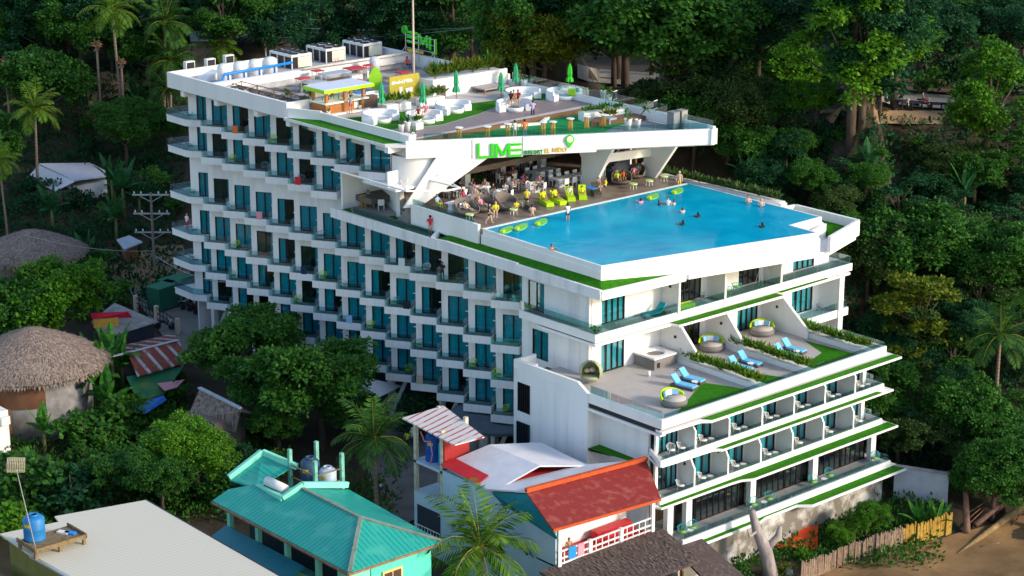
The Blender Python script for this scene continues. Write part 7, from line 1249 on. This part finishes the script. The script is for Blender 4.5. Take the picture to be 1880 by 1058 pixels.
for i in range(190): f = i/189; u, v = along(f); p = march(u, v); m = mbs[1 if f > .62 else 0]; m.tube([(p.x, p.y, p.z-.4), (p.x+r.uniform(-.05, .05), p.y+r.uniform(-.05, .05), p.z+1.75+r.uniform(-.2, .15))], .055, 5)
mbs[0].build('grey_pole_panel', MAT('aged_bamboo', (.33, .23, .16), .9, .35, 4), FN_); mbs[1].build('golden_pole_panel', MAT('golden_bamboo', (.46, .28, .05), .8, .35, 4), FN_)
DT = thing('dead_tree', 'bare grey dead tree trunk with broken limbs in front of the terrace', 'tree'); p = march(1415, 1075); mb = MB(); g = MAT('bleached_wood', (.34, .29, .27), .9, .4, 2, stretch=(1, 1, .3), bump=.6)
q = [at(u, v, z) for u, v, z in ((1418, 1075, -8), (1405, 1010, -5.0), (1390, 975, -3.6), (1380, 938, -2.0))]; mb.tube(q, [.62, .52, .40, .26], 9); q2 = [q[1], at(1428, 985, -4.2), at(1432, 968, -3.4)]; mb.tube(q2, [.36, .26, .16], 7); mb.tube([q[2], at(1376, 985, -3.5), at(1372, 972, -3.0)], [.16, .1, .05], 5); mb.build('trunk', g, DT, True); mb = MB(); mb.tube([at(1450, 1075, -8), at(1448, 1040, -6.6)], [.35, .28], 8); mb.build('stump', g, DT, True)
def log(pts, rs, label, m=None):
    mb = MB(); mb.tube([march(u, v)+Vector((0, 0, dz)) for u, v, dz in pts], rs, 8); tag(mb.build('driftwood_log', m or bark_b, None, True), label, 'log')
log([(1758, 1022, .2), (1800, 995, .3), (1850, 965, .6), (1880, 950, .8)], [.08, .22, .3, .3], 'long pale driftwood log pointing at the bamboo fence', MAT('sandy_log', (.30, .20, .09), .9, .4, 2, bump=.4)); log([(1775, 985, .2), (1771, 950, 1.6), (1768, 940, 2.2)], [.3, .22, .1], 'upright dark stump at the beach edge'); log([(1790, 975, .4), (1850, 940, 1.2), (1880, 930, 1.6)], [.25, .18, .1], 'slanting brown root behind the driftwood'); log([(1800, 1010, .1), (1835, 1003, .2)], [.12, .08], 'small broken branch on the sand')
for i in range(7): u = 1760+R_.uniform(0, 110); v = 960+R_.uniform(-15, 25); log([(u, v, .2), (u+R_.uniform(20, 50), v-R_.uniform(8, 35), .8)], [.07, .03], 'thin dead branch in the tangle at the beach edge'); C.objects[-1]['group'] = 'dead branches at the beach edge'
for i, (u, v, s) in enumerate(((1590, 958, .35), (1520, 972, .5), (1555, 940, .6), (1505, 948, .45), (1530, 955, .4), (1640, 990, .3))): p = march(u, v); mb = MB(); mb.ball((0, 0, 0), s, 6, .6); o = mb.build('stone', MAT('pale_stone', (.40, .36, .33), .9, .3, 2), None, False, loc=(p.x, p.y, p.z+s*.4)); o.rotation_euler = (i, .3, i*2); tag(o, 'pale stone in the garden, %s' % ['by the ladder frame', 'by the red tarpaulin', 'below the plinth wall', 'against the plinth', 'in the flower bed', 'near the bamboo'][i], 'stone', 'stones in the garden')
for (u, v), l in (((1555, 938), 'left of two dark tyres leaning on the plinth wall'), ((1570, 933), 'right of two dark tyres leaning on the plinth wall')):
    p = march(u, v); mb = MB(); mb.M = Matrix.Translation((p.x, p.y, p.z+.75)) @ Matrix.Rotation(radians(75), 4, 'Y'); n = 18; rg_ = [[mb.P((R*cos(2*pi*k/n), R*sin(2*pi*k/n), dz)) for k in range(n)] for R, dz in ((.4, -.14), (.68, -.16), (.72, 0), (.68, .16), (.4, .14))]
    for a, b in zip(rg_, rg_[1:]+rg_[:1]):
        for k in range(n): mb.F([a[k], a[(k+1) % n], b[(k+1) % n], b[k]])
    tag(mb.build('tyre', black, None, True), l, 'tyre', 'tyres in the garden')
for i, (u, v) in enumerate(((1478, 965), (1484, 963), (1490, 961), (1497, 958), (1368, 1005), (1378, 1000))): p = march(u, v); tag(MB().box(-.05, .05, -.22, .22, 0, 1.2).build('plank', oldw if i < 4 else wood_warm, None, loc=(p.x, p.y, p.z+.1), rz=.1*i), 'short plank leaning in the garden, %s' % ['first by the red tarpaulin', 'second by the red tarpaulin', 'third by the red tarpaulin', 'fourth by the red tarpaulin', 'brown one behind the dead tree', 'orange one behind the dead tree'][i], 'plank', 'planks in the garden')
# ================================================================ vegetation of the place
TH = {'dome': 5.2, 'tall': 7.2, 'tier': 5.6, 'fine': 4.8, 'bush': 1.4}
def treepx(kind, u, v, sc, mat, label, group=None, name=None, dz=0.):   # tree whose crown centre shows at (u,v)
    p = march(u, v, TH[kind[:-1]]*sc+dz); return tree(kind, (p.x, p.y, p.z+dz), sc, mat, label, group, None, name)
for a in (('dome0', 1500, 185, .62, L_bright, 'smaller bright tree with low skirts left of the road shoulder'), ('dome1', 95, 150, 1.25, L_mid, 'broad leafy tree behind the tall palms at the left'), ('dome1', 90, 555, 1.15, L_bright, 'glossy round tree between the two thatched huts'), ('dome0', 20, 570, 1.0, L_mid, 'dense tree behind the big round hut, left edge'), ('dome1', 430, 640, 1.12, L_mid, 'leafy tree against the lowest balconies'), ('dome0', 590, 700, 1.2, L_mid, 'wide domed tree in front of the undercroft'), ('dome0', 500, 700, .95, L_mid, 'spreading tree between the rusty roof and the undercroft'), ('dome0', 650, 770, .6, L_mid, 'tree with drooping leaves beside the white marquee'), ('tall0', 530, 625, .5, L_mid, 'narrow tree reaching the third row of balconies'), ('fine1', 360, 835, .9, L_bright, 'yellow green feathery tree below the thatched ridge'), ('fine0', 295, 880, .75, L_mid, 'feathery tree behind the cream roof'), ('dome1', 190, 870, .6, L_mid, 'bushy tree left of the yellow green one'), ('dome0', 510, 785, .55, L_mid, 'dark tree above the teal roof gable'), ('bush0', 760, 760, 1.5, L_dark, 'dark shrub under the hotel corner near the marquee'), ('bush1', 800, 740, 1.3, L_dark, 'dark shrub beside the canopy column'), ('bush1', 35, 950, 1.4, L_bright, 'bright bush beside the antenna mast'), ('bush0', 10, 880, 1.8, L_mid, 'dense bush at the left edge above the shed'), ('bush0', 90, 870, 2.0, L_mid, 'overgrown bush on the slope above the cream roof'), ('bush1', 130, 905, 1.8, L_dark, 'dark bush just above the cream roof edge'), ('bush1', 330, 716, .9, L_mid, 'vine heap between blue tarpaulin and thatched ridge'), ('bush0', 215, 535, 1.2, L_mid, 'shrub beside the power pole yard'), ('bush1', 190, 765, 1.7, L_mid, 'vine covered mound under the bananas'), ('bush0', 225, 745, 1.4, L_bright, 'bright vines left of the blue tarpaulin'), ('bush1', 150, 800, 1.6, L_mid, 'thick vines at the foot of the hut'),
    ('fine0', 1000, 85, 1.35, L_yel, 'yellow green round tree just behind the roof terrace'), ('dome0', 1225, 65, 1.9, L_mid, 'very wide dark tree above the hill road'), ('dome1', 1150, 30, 1.6, L_dark, 'dark tree left of the very wide one'), ('dome1', 1455, 140, 1.25, L_bright, 'bright tall tree standing over the hill road'), ('tall1', 1570, 85, 1.5, L_bright, 'tallest bright tree right of the road shoulder'), ('dome0', 1640, 85, 1.2, L_bright, 'sunlit crown at the top above the hill road'), ('tall1', 1815, 190, 1.2, L_bright, 'bright leafy tree at the right over the slope'), ('tier0', 1750, 25, 1.1, L_mid, 'layered tree at the top right'), ('tier0', 1240, 165, .9, L_olive, 'pale olive layered shrub tree under the road'), ('fine1', 1330, 195, .9, L_olive, 'pale flowering shrub tree right of the cabinets'), ('tier0', 1690, 570, 1.15, L_yel, 'flat layered tree right of the balcony wing'), ('dome0', 1660, 450, 1.2, L_mid, 'dense tree right of the pool corner'), ('fine0', 1820, 480, 1.2, L_mid, 'feathery tree on the right slope'), ('dome1', 1790, 765, .9, L_mid, 'round tree above the boundary wall'), ('fine0', 1850, 850, .9, L_mid, 'dark tree at the right edge above the sand'), ('bush1', 1775, 890, 1.0, L_mid, 'leafy bush at the end of the boundary wall'), ('fine1', 1590, 955, .42, L_bright, 'young feathery tree in the garden by the terrace'), ('fine0', 1545, 985, .3, L_bright, 'small bright shrub tree beside the bamboo fence'), ('bush0', 1480, 1022, .5, L_bright, 'leafy shrub right of the red tarpaulin'), ('bush1', 1510, 1020, .5, L_mid, 'low shrub before the bamboo fence'), ('bush0', 1440, 1045, .5, L_yel, 'yellowish shrub behind the dead tree'), ('bush1', 1540, 1010, .45, L_bright, 'small shrub in the middle of the garden'), ('bush0', 1320, 1020, .6, L_bright, 'small green shrub at the foot of the plinth'), ('bush1', 1350, 1050, .7, L_mid, 'low plant left of the dead tree'), ('bush1', 580, 120, .9, L_bright, 'bright shrub behind the chillers'), ('bush0', 900, 95, 1.6, L_mid, 'shrub behind the scaffold sign')): treepx(*a)
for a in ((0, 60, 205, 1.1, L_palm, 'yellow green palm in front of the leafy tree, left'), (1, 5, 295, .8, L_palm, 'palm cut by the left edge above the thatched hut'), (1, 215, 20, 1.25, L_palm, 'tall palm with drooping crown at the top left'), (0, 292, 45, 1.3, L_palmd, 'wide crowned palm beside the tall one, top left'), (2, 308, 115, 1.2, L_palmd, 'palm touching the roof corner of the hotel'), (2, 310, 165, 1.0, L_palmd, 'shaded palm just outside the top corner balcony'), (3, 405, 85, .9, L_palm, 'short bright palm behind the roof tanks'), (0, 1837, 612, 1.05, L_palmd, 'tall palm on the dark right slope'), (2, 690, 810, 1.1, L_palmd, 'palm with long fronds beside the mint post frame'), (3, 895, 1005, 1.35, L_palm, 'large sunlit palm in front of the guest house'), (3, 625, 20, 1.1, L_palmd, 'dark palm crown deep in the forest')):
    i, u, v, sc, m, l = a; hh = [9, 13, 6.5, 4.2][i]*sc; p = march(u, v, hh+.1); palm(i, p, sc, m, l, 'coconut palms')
bare = thing('bare_palm_trunk', 'x', 'palm trunk'); mb = MB(); mb.tube([(0, 0, -1), (.1, 0, 5), (.0, 0, 11)], [.2, .16, .13], 8); mb.build('trunk', palm_bark, bare, True); mb = MB(); r = random.Random(4)
for i in range(40): leaf(mb, Vector((0, 0, 11-.5*r.random())), (rdir(r)*.8+Vector((0, 0, .15))).normalized(), rdir(r), .75, .09)
mb.build('dead_tuft', MAT('dead_frond', (.25, .15, .09), .9, .3), bare)
for u, v, h, l in ((177, 82, 11.5, 'left of two headless palm trunks'), (222, 112, 10.5, 'right of two headless palm trunks'), (9, 112, 9, 'headless palm trunk at the left edge'), (338, 80, 3, 'short headless trunk by the forest cabin')):
    p = march(u, v, h); dup(bare, p, 0, l, 'headless palm trunks', h/11)
drop(bare)
for u0, v0, u1, v1, w2, l in ((0, -10, 12, 82, .2, 'leaning pale trunk at the top left corner'), (34, -10, 37, 58, .13, 'slim pale trunk right of the leaning one'), (498, -10, 507, 78, .2, 'bare trunk behind the first chiller'), (400, -10, 401, 48, .13, 'slim trunk above the forest cabin'), (1310, 198, 1385, 248, .32, 'curved fallen trunk below the pale shrubs')):
    p = march(u1, v1); d = (at(u0, v0, p.z+6)-CAM); k = (p-CAM).length/d.length; q = CAM+d*k; mb = MB(); t = thing('bare_tree', l, 'tree'); mb.tube([p+Vector((0, 0, -.5 if v0 < 0 else .8)), (p+q)/2+Vector((.1, 0, .4)), q], [w2*1.2, w2, w2*.8], 7); mb.build('trunk', bark, t, True)
for u, v, sc, m, l in ((135, 730, 1.3, L_band, 'drooping banana plant against the hut wall'), (225, 672, 1.2, L_ban, 'bright banana plant over the rusty roof edge'), (195, 735, 1.3, L_ban, 'low banana plant in the vines before the hut'), (170, 655, 1.0, L_band, 'banana plant peeking over the thatch eave')): banana(0, march(u, v, 2.2*sc), sc, m, l, 'banana plants of the village')
BL = ['beside the white roofed house', 'right of the white roofed house', 'above the yard shack', 'left of the yard shack', 'by the power pole', 'near the thatched hut edge', 'in front of the round hut', 'tallest before the rusty roof', 'left of the rusty roof', 'at the foot of the round hut', 'under the tall palms', 'beside the leafy tree']
for i, (k, u, v, sc, m) in enumerate(((1, 205, 330, 1.1, L_band), (1, 225, 345, 1.2, L_band), (1, 212, 400, 1.1, L_band), (0, 160, 470, 1.1, L_band), (0, 255, 365, 1.0, L_band), (0, 95, 385, 1.2, L_band), (1, 160, 705, 1.15, L_ban), (1, 205, 655, 1.25, L_ban), (0, 185, 690, 1.4, L_ban), (0, 80, 790, 1.0, L_ban), (1, 250, 180, 1.1, L_band), (0, 215, 100, 1.2, L_band))): p = march(u, v, [2.2, 3.0, .3][k]*sc); banana(k, p, sc, m, 'banana plant %s' % BL[i], 'banana plants of the village')
for i, (u, v, sc, m, l) in enumerate(((1395, 330, 1.1, L_band, 'big leaved plant just beyond the pool hedge'), (1370, 355, 1.0, L_band, 'arching banana plant at the pool hedge end'), (1655, 480, 1.2, L_ban, 'bright banana clump right of the pool corner'), (1690, 500, 1.1, L_ban, 'bright banana clump second from the pool corner'), (1700, 560, 1.0, L_band, 'banana plant under the layered tree'), (1770, 380, 1.1, L_band, 'shaded banana plant on the right slope'), (1590, 330, 1.1, L_band, 'tall banana leaves in the dark slope'), (1720, 940, .9, L_ban, 'big leaved plant at the end of the bamboo fence'), (1690, 950, .8, L_ban, 'broad leaved plant before the boundary wall'), (800, 92, 1.0, L_band, 'banana plant behind the rooftop letters'), (835, 90, 1.0, L_band, 'second banana plant behind the rooftop letters'))): banana(2 if u > 1650 and v > 900 else i % 2, march(u, v, [2.2, 3.0][i % 2]*sc*.5), sc, m, l, 'banana plants near the hotel')
# forest fill: individual trees on the slopes
HX = [(150, 'over the street houses'), (320, 'left of the roof corner'), (520, 'behind the roof tanks'), (760, 'behind the chillers'), (960, 'behind the rooftop letters'), (1160, 'behind the roof terrace'), (1340, 'above the right end of the roof'), (1480, 'right of the roof terrace'), (1620, 'below the road shoulder'), (1760, 'on the right slope'), (2000, 'at the right edge')]
VX = [(25, 'at the top'), (70, 'in the upper forest'), (130, 'at the road level'), (240, 'just under the road'), (340, 'level with the restaurant'), (440, 'level with the pool'), (560, 'level with the wide balcony'), (700, 'level with the terrace'), (820, 'level with the room bays'), (2000, 'above the beach')]
def lab(u, v, a, b): return '%s %s %s, %s' % (a, b, next(n for m, n in HX if u < m), next(n for m, n in VX if v < m))
r = random.Random(21); cnt = 0
def fill(u0, u1, v0, v1, du, dv, kinds, mats, s0, s1, skip=()):
    global cnt
    v = v0; j = 0
    while v < v1:
        u = u0+(du/2 if j % 2 else 0)
        while u < u1:
            uu = u+r.uniform(-.35, .35)*du; vv = v+r.uniform(-.35, .35)*dv; k = kinds[r.randrange(len(kinds))]; sc = r.uniform(s0, s1)
            if not any(a <= uu <= c and b <= vv <= d for a, b, c, d in skip):
                m, mn = mats[r.randrange(len(mats))]; p = march(uu, vv, TH[k[:-1]]*sc); q = march(uu, vv)
                tree(k, p, sc, m, lab(uu, vv, mn, {'dome': 'domed tree', 'tall': 'tall tree', 'tier': 'layered tree', 'fine': 'feathery tree', 'bush': 'bush'}[k[:-1]]), 'forest trees on the hill'); cnt += 1
            u += du
        v += dv; j += 1
DK = [(L_dark, 'deep green'), (L_dark, 'dark'), (L_mid, 'mid green')]; MX = [(L_mid, 'mid green'), (L_dark, 'deep green'), (L_mid, 'green'), (L_olive, 'olive')]
fill(-40, 1400, -45, 75, 75, 34, ['dome0', 'dome1', 'tall0', 'tall1', 'fine0'], DK, .85, 1.25, [(330, 40, 470, 100), (640, 30, 720, 90)])
fill(1380, 1920, -40, 120, 85, 45, ['dome0', 'tall0', 'dome1', 'fine1'], DK, 1.0, 1.35, [(1380, 90, 1880, 230)])
fill(1370, 1920, 272, 480, 58, 36, ['dome0', 'bush0', 'fine0', 'fine1', 'tier1', 'bush1'], MX, .5, .8, [(1500, 0, 1760, 300)])
fill(1600, 1920, 480, 880, 62, 44, ['dome0', 'fine0', 'tier1', 'dome1', 'fine1', 'bush0'], MX, .5, .85, [(1600, 820, 1760, 900), (1780, 560, 1880, 760)])
fill(-30, 330, 80, 300, 75, 48, ['dome0', 'fine0', 'bush0', 'bush1', 'dome1'], DK, .75, 1.1, [(140, 115, 270, 210), (30, 215, 90, 275), (0, 150, 110, 290)])
fill(1330, 1910, 112, 146, 55, 24, ['bush0', 'bush1'], DK, 1.2, 1.9)
fill(1430, 1740, 262, 300, 42, 24, ['bush0', 'bush1'], MX, .45, .7)
fill(1100, 1500, 205, 262, 50, 26, ['bush0', 'bush1', 'fine0'], MX, .8, 1.3)
UW = ['by the houses', 'below the palms', 'on the slope']
fill(-20, 330, 330, 560, 62, 44, ['bush0', 'bush1'], [(L_mid, 'mid green'), (L_dark, 'dark')], .9, 1.4, [(190, 420, 340, 560), (0, 410, 150, 500), (120, 300, 200, 360)])
fill(150, 500, 790, 930, 42, 28, ['bush0', 'bush1', 'bush1'], [(L_mid, 'mid green'), (L_dark, 'dark'), (L_mid, 'green')], .6, 1.1, [(300, 780, 420, 830)])
fill(1500, 1700, 965, 1030, 40, 22, ['bush0', 'bush1'], [(L_mid, 'mid green'), (L_bright, 'bright')], .25, .42, [(1430, 1015, 1700, 1060), (1425, 970, 1510, 1010), (1640, 985, 1720, 1040)])
# undergrowth on the slopes: one mass nobody could count
def ground_cover(name, boxes, n, size, mat):
    mb = MB(); rr_ = random.Random(3)
    for u0, u1, v0, v1, w2 in boxes:
        for _ in range(int(n*w2)):
            p = march(rr_.uniform(u0, u1), rr_.uniform(v0, v1)); h = rr_.uniform(.2, .9)
            for _k in range(7):
                d = rdir(rr_); d.z = abs(d.z); leaf(mb, p+Vector((d.x*.7, d.y*.7, h*d.z)), (d+Vector((0, 0, .3))).normalized(), (d+rdir(rr_)).normalized(), size*rr_.uniform(.7, 1.4), size*.3)
    return struct(mb.build(name, mat), 'stuff')
ground_cover('undergrowth', [(1340, 1900, 225, 900, 1.), (0, 330, 200, 560, .5), (0, 330, 60, 200, .3), (330, 1400, -10, 90, .35)], 2600, .5, L_dark)
ground_cover('grass', [(1330, 1720, 925, 1045, .35), (0, 520, 760, 960, .6), (150, 330, 690, 790, .3), (0, 240, 720, 800, .3), (560, 720, 880, 990, .1)], 2200, .35, L_mid)
for k in list(TREES.values())+PALMS+BANS+list(PO.values()): drop(k)
